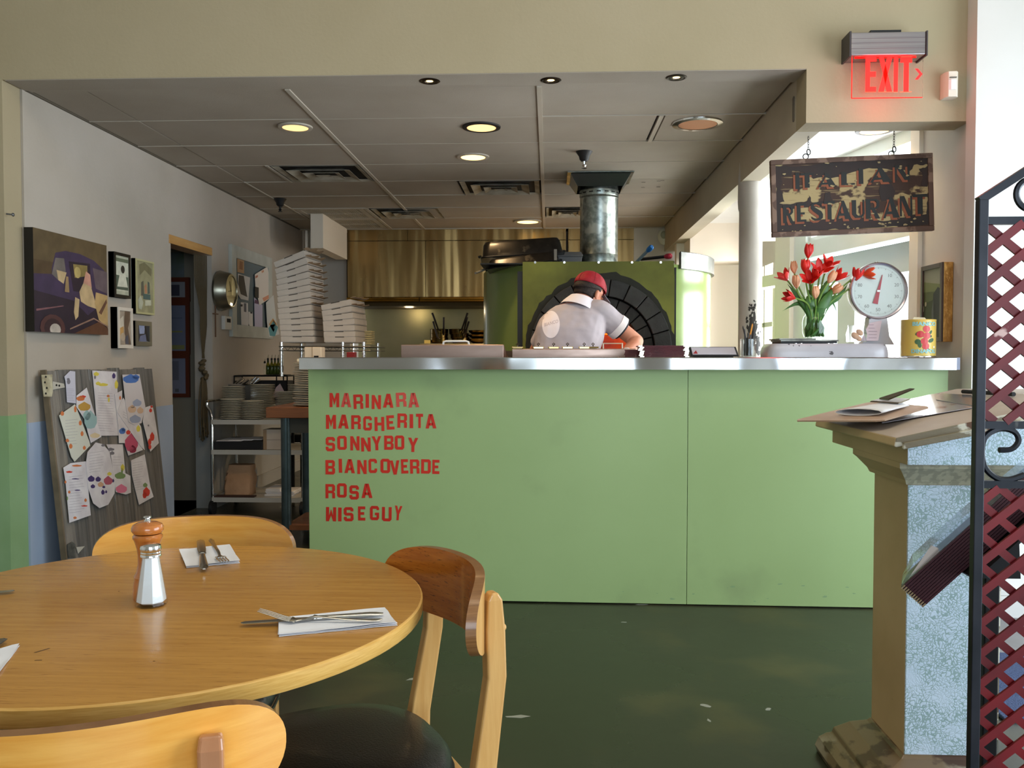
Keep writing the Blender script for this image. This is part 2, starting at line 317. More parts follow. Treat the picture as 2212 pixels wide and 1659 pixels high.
# ---------------------------------------------------------------- suspended ceiling
sbox('ceiling_void', ceilg, [(LX-.1, YB, Z1+.03, KX, BK+.95, Z1+.15)])
cl = struct(thing('ceiling', None, None, (-.7, 6.6, Z1)))
b = MB(); b.box(LX, YB, Z1, KX, YB+.04, Z1+.02); b.build('edge_strip', ceilw, cl, smooth=0)
YS = [YB+.04, 4.803, 5.38, 5.942, 6.51, 7.09, 7.68, 8.263, 8.93]
XS = [LX+.012, -2.29, -1.285, -.05, KX-.01]
tiles = {}
for i in range(8):
    for j in range(4):
        y0, y1, x0, x1 = YS[i], YS[i+1], XS[j], XS[j+1]
        segs = [(x0, x1)]
        xm = -1.95
        if (i, j) == (3, 1): segs = [(x0, -1.93)]
        if (i, j) == (4, 2): segs = [(x0, -.69)]
        if (i, j) == (6, 1): segs = []
        if (i, j) == (7, 1): segs = [(-1.62, x1)]
        if (i, j) == (6, 2): segs = [(x0, x1)]
        if (i, j) == (6, 3): segs = [(.36, x1)]
        if (i, j) == (1, 3): segs = [(x0, .59), (.63, x1)]
        for a, c in segs:
            dz = RN.uniform(0, .0035); b = MB(); g = .004
            vs = [(a+g, y0+g, Z1+dz+RN.uniform(0, .002)), (c-g, y0+g, Z1+dz+RN.uniform(0, .002)), (c-g, y1-g, Z1+dz+RN.uniform(0, .002)), (a+g, y1-g, Z1+dz+RN.uniform(0, .002))]
            b.add([Vector(v) for v in vs]+[Vector(v)+Vector((0, 0, .014)) for v in vs], [(0, 1, 2, 3), (4, 7, 6, 5), (0, 4, 5, 1), (1, 5, 6, 2), (2, 6, 7, 3), (3, 7, 4, 0)])
            b.build('tile', ceilw, cl, smooth=0)
def tb(x0, y0, x1, y1):
    b = MB(); b.box(x0, y0, Z1-.005, x1, y1, Z1+.012); b.build('ceiling_bar', tbar, cl, smooth=0)
for x in XS[1:4]:
    tb(x-.012, YS[0], x+.012, YS[-1]) if x != XS[1] else tb(x-.004, 6.5, x+.008, YS[-1])
tb(.598, YS[1], .622, YS[2]); tb(-1.95, YS[3], -1.93, YS[4]); tb(LX, 8.93, KX, 8.96)
for x in (-1.62,): tb(x-.02, YS[6], x+.01, YS[8])
tb(XS[1], 7.665, -1.62, 7.69); tb(XS[1], 8.25, -1.62, 8.275)
for y in YS[1:-1]:
    b = MB(); b.box(LX, y-.0025, Z1-.001, KX, y+.0025, Z1+.01); b.build('ceiling_bar', tbar, cl, smooth=0)
b = MB(); b.box(LX, YB, Z1-.004, LX+.012, BK, Z1+.02); b.build('edge_angle', flat((92, 84, 70)), cl, smooth=0)
# supply vents: stepped louvre cones
ventm = mat('vent_enamel', (176, 170, 156), .5, c2=(128, 118, 98), ns=6)
dark = flat((14, 13, 11), .8)
def vent(x0, x1, y0, y1, label):
    r = thing('ceiling_vent', label, 'vent', ((x0+x1)/2, (y0+y1)/2, Z1), group='square air vents in the kitchen ceiling')
    b = MB(); b.box(x0, y0, Z1+.015, x1, y1, Z1+.02); b.build('duct_box', dark, r, smooth=0)
    cx, cy = (x0+x1)/2, (y0+y1)/2
    for k, (s0, s1, z0, z1) in enumerate(((.98, .86, -.004, .006), (.72, .52, -.018, .004), (.42, .26, -.02, .0), (.16, 0.02, -.02, -.006))):
        b = MB(); rs = []
        for s, z in ((s0, z0), (s1, z1), (s1, z1+.002), (s0, z0+.002)):
            hx, hy = (x1-x0)/2*s, (y1-y0)/2*s
            rs.append([Vector((cx+u*hx, cy+v*hy, Z1+z)) for u, v in ((-1, -1), (1, -1), (1, 1), (-1, 1))])
        b.loft(rs, closed=True, caps=False)
        b.build('louvre' if k else 'frame', ventm, r, smooth=0)
vent(-1.92, -1.30, 5.95, 6.50, 'square louvred air vent between the yellow downlight and the pictures wall')
vent(-.68, -.07, 6.52, 7.08, 'square louvred air vent directly in front of the galvanised flue')
vent(-1.59, -.98, 7.70, 8.25, 'square louvred air vent beside the two return air grilles')
vent(-.03, .36, 7.70, 8.25, 'square louvred air vent partly hidden behind the galvanised flue')
for i, (y0, y1) in enumerate(((7.70, 8.24), (8.29, 8.9))):
    r = thing('return_grille', ('slatted return air grille further from the back wall', 'slatted return air grille against the back wall')[i], 'grille', (-1.95, (y0+y1)/2, Z1), group='return air grilles in the kitchen ceiling')
    b = MB(); b.box(-2.27, y0, Z1+.015, -1.65, y1, Z1+.02); b.build('duct_box', dark, r, smooth=0)
    b = MB()
    for q in ((-2.27, y0, -2.22, y1), (-1.70, y0, -1.65, y1), (-2.22, y0, -1.70, y0+.04), (-2.22, y1-.04, -1.70, y1), (-2.22, (y0+y1)/2-.008, -1.7, (y0+y1)/2+.008)): b.box(q[0], q[1], Z1-.003, q[2], q[3], Z1+.006)
    b.build('frame', tbar, r, smooth=0)
    b = MB(); x = -2.21
    while x < -1.71: b.box(x, y0+.04, Z1-.001, x+.006, y1-.04, Z1+.01); x += .019
    b.build('grille_bars', tbar, r, smooth=0)['kind'] = 'stuff'
# recessed ceiling lights
warm = mat('lamp_warm', (255, 214, 150), .5, emit=(255, 206, 138), es=2.2)
warmh = mat('lamp_hot', (255, 226, 160), .5, emit=(255, 214, 130), es=5)
orange = mat('lamp_reflector', (196, 132, 92), .35, .6)
def can(px, py, z, r, trimm, label, lit, group, flatlens=False, power=0):
    p = PZ(px, py, z); t = thing('recessed_light', label, 'light', (p.x, p.y, z), group=group)
    b = MB(); b.lathe((p.x, p.y, z), [(r, -.006), (r*1.28, -.004), (r*1.3, .004), (r, .006), (r*.98, 0)], 32, caps=False); b.build('trim_ring', trimm, t)
    b = MB(); b.lathe((p.x, p.y, z), [(r, .0), (r*.97, .012), (r*.7, .013)], 32, caps=False); b.build('baffle', lit if flatlens else orange, t)
    b = MB(); b.lathe((p.x, p.y, z-.0045), [(r*.97, 0), (r*.5, .0012), (0, .0015)], 32, caps=False); b.build('lens', lit, t)
    if power: lamp('downlight', (p.x, p.y, z-.03), power, (1, .68, .36), .06, 2.4, .9)
can(638, 275, Z1-.002, .075, tbar, 'lit round downlight beside the long slanting ceiling bar', warm, 'large round downlights', True, 40)
can(1040, 275, Z1-.002, .085, flat((30, 24, 20)), 'lit round downlight with dark trim ring, above the third small downlight', warm, 'large round downlights', True, 40)
can(1022, 339, Z1-.002, .082, tbar, 'bright yellow round downlight just beyond the dark-rimmed one', warmh, 'large round downlights', True, 40)
can(1507, 268, Z1-.002, .11, chrome, 'unlit round downlight with chrome rim near the bulkhead', orange, 'large round downlights', False, 0)
can(1140, 479, Z1-.002, .105, tbar, 'lit round downlight in front of the stainless hood', warmh, 'large round downlights', True, 330)
for (px, py), l in zip(((928, 174), (1190, 172), (1461, 166)), ('small black eyeball downlight in the header soffit toward the picture wall', 'small black eyeball downlight in the middle of the header soffit', 'small eyeball downlight in the header soffit beside the bulkhead')):
    p = PZ(px, py, Z1); t = thing('eyeball_light', l, 'light', (p.x, p.y, Z1), group='small header downlights')
    b = MB(); b.lathe((p.x, p.y, Z1), [(.05, .002), (.05, -.004), (.042, -.007), (.036, -.004), (.036, -.006), (.024, -.006), (.022, .0)], 28, caps=False); b.build('trim_ring', mat('bronze_trim', (60, 50, 40), .3, .8), t)
    b = MB(); b.lathe((p.x, p.y, Z1-.002), [(.022, 0), (.0, -.004)], 20, caps=False); b.build('bulb', mat('bulb_hot', (255, 220, 150), .5, emit=(255, 205, 120), es=9), t)
    lamp('spot', (p.x, p.y, Z1-.03), 1.6, (1, .7, .38), .02, 1.6, .6)
can(1889, 282, Z3-.002, .075, flat((66, 60, 58)), 'round light in the white ceiling of the passage above the hanging sign', warm, 'passage lights', True, 24)
# sprinkler heads
for (px, py, zt), l in zip(((605, 430, 0), (1262, 328, 0)), ('black sprinkler head beside the return air grilles', 'black sprinkler head in front of the galvanised flue')):
    p = PZ(px, py, Z1); t = thing('sprinkler_head', l, 'sprinkler', (p.x, p.y, Z1), group='ceiling sprinkler heads')
    b = MB(); b.lathe((p.x, p.y, Z1), [(.055, .004), (.05, -.006), (.034, -.03), (.03, -.05), (.018, -.062)], 20); b.build('escutcheon', blackp, t)
    b = MB(); b.lathe((p.x, p.y, Z1-.06), [(.012, 0), (.008, -.02), (.014, -.026), (.006, -.04), (.018, -.042), (.018, -.045)], 12); b.build('nozzle', chrome if px > 1000 else black, t)
# stains around vents were left to real dust; small marks on a tile beside the flue
b = MB()
for px, py in ((1390, 394), (1389, 405), (1423, 391), (1431, 390), (1422, 404)):
    p = PZ(px, py, Z1-.0012); b.box(p.x-.014, p.y-.006, p.z-.0008, p.x+.014, p.y+.006, p.z)
b.build('tile_mark', flat((60, 58, 54)), cl, smooth=0)
# ---------------------------------------------------------------- the pizza counter (front runs 1 degree off the wall line)
CA = -.021; CP = Vector((1.822, 3.975, 0))
CM = Matrix.Translation(CP) @ Matrix.Rotation(CA, 4, 'Z')      # local x to the left is negative, y back
CTZ = 1.166
def cpos(px, py=770, dy=0): # point on the counter line dy behind its front edge under an image column
    q = CM.inverted(); o = q @ CC; d = q.to_3x3() @ ray(px, py); return CM @ Vector((o.x+d.x*(dy-o.y)/d.y, dy, 0))
xl = (CM.inverted() @ cpos(646)).x; xp = (CM.inverted() @ cpos(667, 1000, .085)).x
ct = thing('pizza_counter', 'long green counter with red lettering and a stainless steel worktop edge', 'counter', CM @ Vector(((xl)/2, .25, 0)), CA)
greenp = mat('counter_green', (150, 172, 116), .42, c2=(138, 160, 104), ns=.9, ramp=(.3, .75), c3=(128, 146, 98), ns3=2.4, ramp3=(.6, .8), bump=.06, bs=14, det=6)
jx = (CM.inverted() @ cpos(1485, 1000, .085)).x
for a, c in ((xp, jx-.001), (jx+.001, 0)):
    b = MB(); b.box(a, .085, .006, c, .115, CTZ-.052, CM); b.build('front_panel', greenp, ct, smooth=0, bev=.0015)
b = MB(); b.box(xp+.01, .115, 0, .0, .135, .05, CM); b.box(xp, .116, .0, xp+.02, .5, CTZ-.052, CM); b.box(jx-.003, .10, .03, jx+.003, .116, 1.1, CM); b.build('carcass', flat((24, 30, 24), .7), ct, smooth=0)
# grime along the foot of the panels: worn patches of bare colour
b = MB()
for k in range(26):
    x = -RN.random()**1.6*2.4-.01; z = .025+RN.random()*.09*(1 if x > -1 else .5); w = RN.uniform(.004, .018); pts = []
    for q in range(7):
        t = 2*PI*q/7; r = RN.uniform(.4, 1); pts.append((w*r*math.cos(t), w*.3*r*math.sin(t)))
    b.prism(pts, CM @ frame3((x, .0846, z), (1, 0, 0), (0, 0, 1)), .0004)
b.build('scuff_marks', flat((122, 148, 104)), ct, smooth=0)
b = MB()
prof = [(0, CTZ-.056), (0, CTZ-.004), (.004, CTZ), (.50, CTZ), (.50, CTZ-.03), (.01, CTZ-.03), (.01, CTZ-.056)]
b.loft([[CM @ Vector((x, y, z)) for y, z in prof] for x in (xl, .0)])
b.build('worktop', steelr, ct, smooth=30)
b = MB(); b.box(0.001, .012, CTZ-.056, .02, .3, CTZ-.001, CM); b.build('end_cap', flat((120, 124, 140), .4), ct, smooth=0)
# red block letters, cut with clipped corners
G = {  # strokes on a 10 x 14 grid: quads / polygons
 'M': [[(0, 0), (3, 0), (3, 14), (0, 14)], [(7, 0), (10, 0), (10, 14), (7, 14)], [(3, 14), (3, 8.5), (5, 2), (7, 8.5), (7, 14), (5, 8)]],
 'N': [[(0, 0), (3, 0), (3, 14), (0, 14)], [(7, 0), (10, 0), (10, 14), (7, 14)], [(3, 14), (3, 8), (7, 0), (7, 6)]],
 'W': [[(0, 0), (3, 0), (3, 14), (0, 14)], [(7, 0), (10, 0), (10, 14), (7, 14)], [(3, 0), (3, 5.5), (5, 12), (7, 5.5), (7, 0), (5, 6)]],
 'A': [[(0, 0), (3.1, 0), (5.9, 14), (3.2, 14)], [(10, 0), (6.9, 0), (4.1, 14), (6.8, 14)], [(2.6, 2.8), (7.4, 2.8), (7, 5.4), (3, 5.4)]],
 'R': [[(0, 0), (3, 0), (3, 14), (0, 14)], [(3, 14), (8.3, 14), (10, 12.3), (10, 7.6), (8.6, 6.4), (10, 5), (10, 0), (7, 0), (7, 5), (3, 5), (3, 7.6), (7, 7.6), (7, 11.4), (3, 11.4)]],
 'I': [[(3, 0), (7, 0), (7, 14), (3, 14)]],
 'G': [[(10, 10), (10, 12), (8.2, 14), (1.8, 14), (0, 12), (0, 2), (1.8, 0), (8.2, 0), (10, 2), (10, 7.4), (5.4, 7.4), (5.4, 5), (7.2, 5), (7.2, 2.8), (3, 2.8), (3, 11.2), (7.2, 11.2), (7.2, 10)]],
 'H': [[(0, 0), (3, 0), (3, 14), (0, 14)], [(7, 0), (10, 0), (10, 14), (7, 14)], [(3, 5.6), (7, 5.6), (7, 8.4), (3, 8.4)]],
 'E': [[(.6, 0), (3.6, 0), (3.6, 14), (.6, 14)], [(3.6, 0), (9.4, 0), (9.4, 2.8), (3.6, 2.8)], [(3.6, 5.7), (8, 5.7), (8, 8.3), (3.6, 8.3)], [(3.6, 11.2), (9.4, 11.2), (9.4, 14), (3.6, 14)]],
 'T': [[(3.5, 0), (6.5, 0), (6.5, 11), (3.5, 11)], [(.5, 11), (9.5, 11), (9.5, 14), (.5, 14)]],
 'S': [[(0, 4.4), (0, 1.8), (1.8, 0), (8.2, 0), (10, 1.8), (10, 6.6), (8.2, 8.4), (3, 8.4), (3, 11.2), (7, 11.2), (7, 9.8), (10, 9.8), (10, 12.2), (8.2, 14), (1.8, 14), (0, 12.2), (0, 7.4), (1.8, 5.6), (7, 5.6), (7, 2.8), (3, 2.8), (3, 4.4)]],
 'O': [[(1.8, 0), (8.2, 0), (10, 1.8), (10, 12.2), (8.2, 14), (5, 14), (5, 11.2), (7, 11.2), (7, 2.8), (3, 2.8), (3, 11.2), (5, 11.2), (5, 14), (1.8, 14), (0, 12.2), (0, 1.8)]],
 'Y': [[(3.5, 0), (6.5, 0), (6.5, 6), (3.5, 6)], [(3.5, 6), (6.5, 6), (10, 14), (7, 14), (5, 9.3), (3, 14), (0, 14)]],
 'B': [[(0, 0), (3, 0), (3, 14), (0, 14)], [(3, 14), (8.2, 14), (9.8, 12.4), (9.8, 8.4), (8.6, 7), (10, 5.6), (10, 1.6), (8.4, 0), (3, 0), (3, 2.8), (7, 2.8), (7, 5.7), (3, 5.7), (3, 8.3), (7, 8.3), (7, 11.2), (3, 11.2)]],
 'C': [[(10, 9.6), (10, 12.2), (8.2, 14), (1.8, 14), (0, 12.2), (0, 1.8), (1.8, 0), (8.2, 0), (10, 1.8), (10, 4.4), (7, 4.4), (7, 2.8), (3, 2.8), (3, 11.2), (7, 11.2), (7, 9.6)]],
 'V': [[(3.4, 0), (6.6, 0), (10, 14), (7, 14), (5, 5), (3, 14), (0, 14)]],
 'D': [[(0, 0), (3, 0), (3, 14), (0, 14)], [(3, 0), (8.2, 0), (10, 1.8), (10, 12.2), (8.2, 14), (3, 14), (3, 11.2), (7, 11.2), (7, 2.8), (3, 2.8)]],
 'U': [[(0, 14), (3, 14), (3, 2.8), (7, 2.8), (7, 14), (10, 14), (10, 1.8), (8.2, 0), (1.8, 0), (0, 1.8)]]}
redl = mat('letter_red', (186, 34, 16), .45, c2=(200, 44, 24), ns=3)
redl2 = mat('letter_red_faded', (190, 58, 46), .45, c2=(202, 74, 60), ns=4)
ROWS = [('MARINARA', [(272, 350, 411, 526, 0), (366, 448, 411, 526, 1), (467, 544, 423, 540, -2), (566, 592, 419, 531, 0), (616, 690, 428, 542, 1), (708, 792, 417, 530, 1), (814, 896, 408, 523, -3), (912, 998, 410, 528, -3)]),
 ('MARGHERITA', [(243, 324, 589, 703, 0), (343, 428, 587, 700, 2), (449, 525, 592, 705, 0), (547, 616, 600, 716, 0), (639, 717, 606, 720, -1), (732, 802, 593, 708, -3), (825, 902, 578, 694, 1), (924, 952, 583, 697, 0), (973, 1036, 580, 696, 0), (1053, 1140, 583, 699, -1)]),
 ('SONNYBOY', [(241, 316, 769, 885, 0), (335, 411, 760, 873, -1), (441, 515, 763, 878, 0), (529, 606, 774, 887, -1), (617, 694, 763, 877, -2), (717, 793, 758, 873, 0), (803, 880, 757, 872, 0), (911, 992, 776, 891, 2)]),
 ('BIANCOVERDE', [(239, 316, 957, 1074, 0), (347, 373, 947, 1060, -1), (394, 478, 950, 1063, 1), (498, 573, 957, 1070, 0), (590, 658, 947, 1062, -1), (687, 765, 947, 1063, 0), (765, 842, 960, 1075, -2), (851, 915, 950, 1066, -2), (928, 1003, 952, 1067, -1), (1018, 1096, 951, 1067, 1), (1105, 1170, 955, 1070, 1)]),
 ('ROSA', [(239, 316, 1153, 1268, 0), (333, 411, 1147, 1262, 0), (434, 510, 1163, 1278, 0), (532, 619, 1150, 1265, -1)]),
 ('WISEGUY', [(243, 325, 1341, 1455, 1), (342, 369, 1344, 1456, 1), (388, 466, 1341, 1455, -1), (500, 566, 1335, 1449, 0), (601, 675, 1331, 1446, 0), (699, 777, 1340, 1455, 1), (800, 860, 1330, 1447, 5)])]
for word, ls in ROWS:
    for i, (chh, (x0, x1, y0, y1, rot)) in enumerate(zip(word, ls)):
        def P(x, y):
            return CM.inverted() @ cpos(640+x/3.771, 740+y/3.771, .0848)
        def onp(px, py):
            q = CM.inverted(); o = q @ CC; d = q.to_3x3() @ ray(px, py); k = (.0847-o.y)/d.y; return Vector((o.x+d.x*k, 0, o.z+d.z*k))
        A = onp(640+x0/3.771, 740+y1/3.771); B_ = onp(640+x1/3.771, 740+y0/3.771)
        cx, cz, w, h = (A.x+B_.x)/2, (A.z+B_.z)/2, B_.x-A.x, B_.z-A.z
        if chh == 'I': w *= 2.5
        b = MB()
        M = CM @ Matrix.Translation((cx, .0849, cz)) @ Matrix.Rotation(math.radians(rot), 4, 'Y') @ frame3((0, 0, 0), (1, 0, 0), (0, 0, 1))
        for poly in G[chh]: b.prism([((u/10-.5)*w, (v/14-.5)*h) for u, v in poly], M, .0012)
        b.build('letter', redl2 if (word == 'MARINARA' and i in (1, 6, 7)) else redl, ct, smooth=0)
# ---------------------------------------------------------------- prep stations right behind the counter
lidm = mat('lid_steel', (166, 142, 130), .3, 1, c2=(146, 122, 110), ns=3, st=(1, 1, 5), r2=.42)
def prep(px0, px1, ptop, D, label, slant=.0, handles=(), name='prep_station', dp=.5):
    A = PY(px0, ptop, D); B_ = PY(px1, ptop, D); zt = A.z
    r = thing(name, label, 'prep table', ((A.x+B_.x)/2, D+.3, 0), group='refrigerated prep tables behind the counter')
    b = MB(); b.box(A.x-.02, D-.01, .1, B_.x+.02, D+dp, 1.04); b.build('cabinet', steel, r, smooth=0, bev=.004)
    for sx in (A.x+.03, B_.x-.03):
        for sy in (D+.06, D+dp-.06):
            b = MB(); b.cyl((sx, sy, 0), (sx, sy, .1), .02); b.build('leg', black, r)
    b = MB(); b.loft([[Vector((x, y, z)) for y, z in ((D, 1.04), (D, zt), (D+.012, zt+.002), (D+dp-.04, zt-.06), (D+dp-.04, 1.04))] for x in (A.x, B_.x)]); b.build('lid', lidm, r, smooth=0, bev=.003)
    for h0, h1, hp in handles:
        a = PY(h0, hp, D+.03); c = PY(h1, hp, D+.03); b = MB(); b.tube([(a.x, D+.03, zt-.01), (a.x+.006, D+.03, a.z-.004), (a.x+.02, D+.03, a.z), (c.x-.02, D+.03, a.z), (c.x-.006, D+.03, a.z-.004), (c.x, D+.03, zt-.01)], .006); b.build('handle', flat((215, 212, 205), .4), r)
    return r, A, B_, zt
prep(866, 1088, 745, 4.62, 'steel prep table with a tall coppery lid and one pale handle, beside the chef', handles=[(956, 1014, 737)])
r2, A2, B2, zt2 = prep(1106, 1374, 754, 4.62, 'steel prep table with a low coppery lid in front of the chef', handles=[], dp=.26)
# brass ticket clips on that lid
for i, px in enumerate((1118, 1163, 1196, 1226, 1262, 1281)):
    p = PY(px, 752, 4.63); t = thing('ticket_clip', ('first', 'second', 'third', 'fourth', 'fifth', 'sixth')[i]+' small wing clip along the lid before the chef, counted from the coppery end', 'clip', (p.x, 4.63, zt2), RN.uniform(-.3, .3), 'ticket clips on the prep lid')
    brs = mat('clip_brass', (196, 170, 120), .2, 1)
    b = MB(); b.cbox((0, 0, .007), (.05, .014, .008)); b.cyl((-.03, 0, .009), (.03, 0, .009), .004, n=8); b.build('bar', brs, t, local=True)
    b = MB(); b.tube([(0, 0, .01), (0, 0, .02), (-.007, 0, .026), (0, 0, .032), (.007, 0, .026), (0, 0, .02)], .0028, 6); b.build('wing', flat((60, 44, 24), .3), t, local=True)
# ---------------------------------------------------------------- things standing on the counter
# menus in clips: two piles
menm = mat('menu_maroon', (72, 16, 24), .45, c2=(90, 26, 34), ns=20, st=(1, 1, 8)); cornm = mat('menu_corner', (206, 200, 176), .2, .9)
def menu_stack(px0, px1, dy, n, z0, th, lab, d=.2):
    for i in range(n):
        z = z0+(n-1-i)*th; a = cpos(px0, 770, dy); c = cpos(px1, 770, dy); jx_ = RN.uniform(-.006, .006)
        t = thing('menu', lab % ordn(i, n), 'menu', ((a.x+c.x)/2+jx_, (a.y+c.y)/2+d/2, z), CA+RN.uniform(-.03, .03), 'maroon menus piled on the counter'); w = (c-a).length/2
        b = MB(); b.box(-w, -d/2, 0, w, d/2, th*.8); b.build('cover', menm, t, local=True, smooth=0, bev=.0008, seg=1)
        for sx in (-1, 1):
            x0_, x1_ = sorted((sx*w+.001*sx, sx*(w-.018))); b = MB(); b.box(x0_, -d/2-.001, -.0004, x1_, -d/2+.012, th*.86); b.build('corner', cornm, t, local=True, smooth=0)
menu_stack(1383, 1488, .16, 9, CTZ+.001, .0062, 'maroon menu, %s in the pile with metal corners on the counter')
for i in range(7):
    z = CTZ+.001+i*.0052; a = cpos(1357, 770, .22)
    t = thing('menu', 'dark maroon menu, %s of the small pile beside the gloved hand' % ordn(6-i, 7), 'menu', (a.x+.06, a.y+.1, z), CA-.25+RN.uniform(-.04, .04), 'small menu pile at the chef')
    b = MB(); b.box(-.055, -.08, 0, .05, .08, .0045); b.build('cover', menm, t, local=True, smooth=0)
# framed notice lying/standing low
a = cpos(1492, 770, .14); c = cpos(1596, 770, .14)
t = thing('tablet', 'low black-edged screen tablet on the counter beside the maroon menus', 'tablet', (a+c)/2+Vector((0, 0, CTZ)), CA)
w = (c-a).length/2; Mt = Matrix.Rotation(math.radians(28), 4, 'X')
b = MB(); b.box(-w, 0, .002, w, .09, .010, Mt); b.build('case', blackp, t, local=True, smooth=0, bev=.002)
b = MB(); b.box(-w+.01, .008, .0102, w-.01, .082, .0108, Mt); b.build('screen', mat('tablet_screen', (190, 188, 200), .3), t, local=True, smooth=0)
b = MB(); b.prism([(-w+.012, .016), (-w+.03, .05), (-w+.034, .016)], Mt @ Matrix.Translation((0, 0, .0109)), .0004); b.build('screen_mark', flat((150, 30, 40)), t, local=True, smooth=0)
b = MB(); b.box(-w+.02, .03, 0, w-.02, .075, .004); b.build('stand', blackp, t, local=True, smooth=0)
# pencil jar
p = cpos(1616, 770, .13); t = thing('pencil_jar', 'short glass jar of pens and one orange pencil on the counter before the column', 'jar', (p.x, p.y, CTZ))
b = MB(); b.lathe((0, 0, 0), [(.034, .001), (.036, .01), (.036, .085), (.033, .086), (.033, .01), (.03, .006), (0, .006)], 24, caps=False); b.build('jar_glass', glass, t, local=True)
for x, y, x2, y2, h, r, m in ((-.01, .0, .018, .0, .15, .0035, flat((206, 134, 40))), (.01, 0, -.022, .01, .14, .004, flat((58, 50, 44))), (.0, .01, .004, .02, .11, .004, blackp), (-.012, -.01, -.02, -.012, .125, .0036, flat((40, 38, 40))), (.016, .005, .024, 0, .12, .004, blackp), (.0, -.014, .006, -.016, .10, .004, flat((70, 66, 66)))):
    b = MB(); b.tube([(x, y, .008), (x2, y2, h), (x2*1.05, y2*1.05, h+.008)], [r, r, .001], 6); b.build('pencil' if r == .0035 else 'pen', m, t, local=True)
b = MB()
for k in range(16): a_ = RN.uniform(0, 6.28); r_ = RN.uniform(0, .02); b.tube([(r_*math.cos(a_), r_*math.sin(a_), .008), (r_*1.2*math.cos(a_+.3), r_*1.2*math.sin(a_+.3), RN.uniform(.06, .09))], .0034, 5)
b.build('pen', blackp, t, local=True)
# old enamel scale
enam = mat('scale_enamel', (186, 182, 186), .32, c2=(168, 163, 168), ns=4, c3=(60, 52, 54), ns3=26, ramp3=(.665, .69), st3=(1, 1, 1), coat=.3)
p0 = cpos(1662, 770, .14); p1 = cpos(1925, 770, .14); sw = (p1-p0).length/2
sc = thing('weighing_scale', 'old white enamel weighing scale with a big round dial on the counter', 'scale', (p0+p1)/2+Vector((0, .11, CTZ)), CA)
b = MB(); b.loft([[Vector((x, y, z)) for x, y in pl] for z, pl in [(z, [(sw*s*math.copysign(abs(math.cos(t))**.28, math.cos(t)), .125*s2*math.copysign(abs(math.sin(t))**.28, math.sin(t))) for t in [2*PI*(k+.5)/32 for k in range(32)]]) for z, s, s2 in ((0, 1, 1), (.02, 1, 1), (.045, .985, .98), (.058, .96, .93), (.064, .93, .88))]]); b.build('housing', enam, sc, local=True)
b = MB(); b.box(-sw*.9, -.112, -.0, sw*.9, .11, -.0005+.003); b.build('foot', black, sc, local=True, smooth=0)
b = MB(); b.box(-sw+.055, -.10, .075, .045, .10, .082); b.box(-sw+.048, -.105, .082, -.06, .105, .089); b.build('platform', mat('scale_platform', (166, 166, 158), .35, .7, c2=(90, 88, 82), ns=12), sc, local=True, smooth=0, bev=.002)
b = MB(); b.box(-sw+.06, -.09, .066, .04, .09, .075); b.build('platform_base', black, sc, local=True, smooth=0)
b = MB()
for x in (-.15, -.125, .0, .025): b.cyl((x, -.08, .058), (x, -.08, .076), .008, n=8)
b.build('platform_pin', chrome, sc, local=True)
# dial: centre px (1890, 630)
dp = CM @ Vector(((CM.inverted() @ cpos(1893, 770, .24)).x, .24, 0)); dz = PY(1893, 629, dp.y).z
dl = WM[sc.name].inverted() @ Vector((dp.x, dp.y, dz)); R_ = .135
Md = Matrix.Translation(dl) @ Matrix.Rotation(PI/2, 4, 'X')     # lathe axis toward the camera
b = MB(); b.lathe((0, 0, 0), [(.02, -.05), (R_*.9, -.045), (R_*.985, -.03), (R_, 0), (R_, .02), (R_*.965, .026), (R_*.915, .022), (R_*.90, .012)], 64, M=Md); b.build('dial_housing', mat('dial_chrome', (196, 186, 194), .22, .9), sc, local=True)
b = MB(); b.lathe((0, 0, 0), [(R_*.905, .013), (0, .0131)], 64, M=Md, caps=False); b.build('dial_face', mat('dial_face', (206, 208, 204), .5), sc, local=True)
Mf = Md
b = MB()
for k in range(100):
    a_ = 2*PI*k/100; r0 = R_*(.80 if k % 5 else .77); r1 = R_*.83; w_ = .0005 if k % 5 else .0009
    Mk = Mf @ Matrix.Rotation(a_, 4, 'Z'); b.box(-w_, r0, .0134, w_, r1, .0137, Mk)
for k, s_ in enumerate(('', '10', '20', '30', '40', '50', '60', '70', '80', '90')):
    if s_:
        a_ = -2*PI*k/10; q = Mf @ Matrix.Translation((-math.sin(a_)*R_*.66, math.cos(a_)*R_*.66, .0136)); put_text(b, s_, q, .022, z=0)
b.build('dial_marking', flat((120, 116, 112)), sc, local=True, smooth=0)
b = MB(); b.prism([(-.012, -.062), (.012, -.062), (.0012, .078), (-.0012, .078)], Mf @ Matrix.Translation((0, 0, .016)) @ Matrix.Rotation(math.radians(-13), 4, 'Z') @ Matrix.Translation((0, .0, 0)), .0015); b.build('needle', mat('needle_red', (168, 30, 48), .4), sc, local=True, smooth=0)
b = MB(); b.lathe((0, 0, 0), [(.006, .014), (.006, .02), (0, .0205)], 12, M=Mf, caps=False); b.build('hub', chrome, sc, local=True)
b = MB(); b.lathe((0, 0, 0), [(R_*.9, .0215), (R_*.9, .023)], 64, M=Md); b.build('dial_glass', glass, sc, local=True)
b = MB(); b.lathe((dl.x, dl.y+.015, dl.z+R_-.002), [(.008, 0), (.007, .008), (0, .01)], 10); b.build('top_knob', chrome, sc, local=True)
b = MB()
b.loft([[Vector((dl.x+sx*w_, dl.y+sy*.03+.01, z)) for sx, sy in ((-1, -1), (1, -1), (1, 1), (-1, 1))] for z, w_ in ((.06, .075), (.10, .052), (dl.z-R_*.9, .04))]); b.build('neck', enam, sc, local=True)
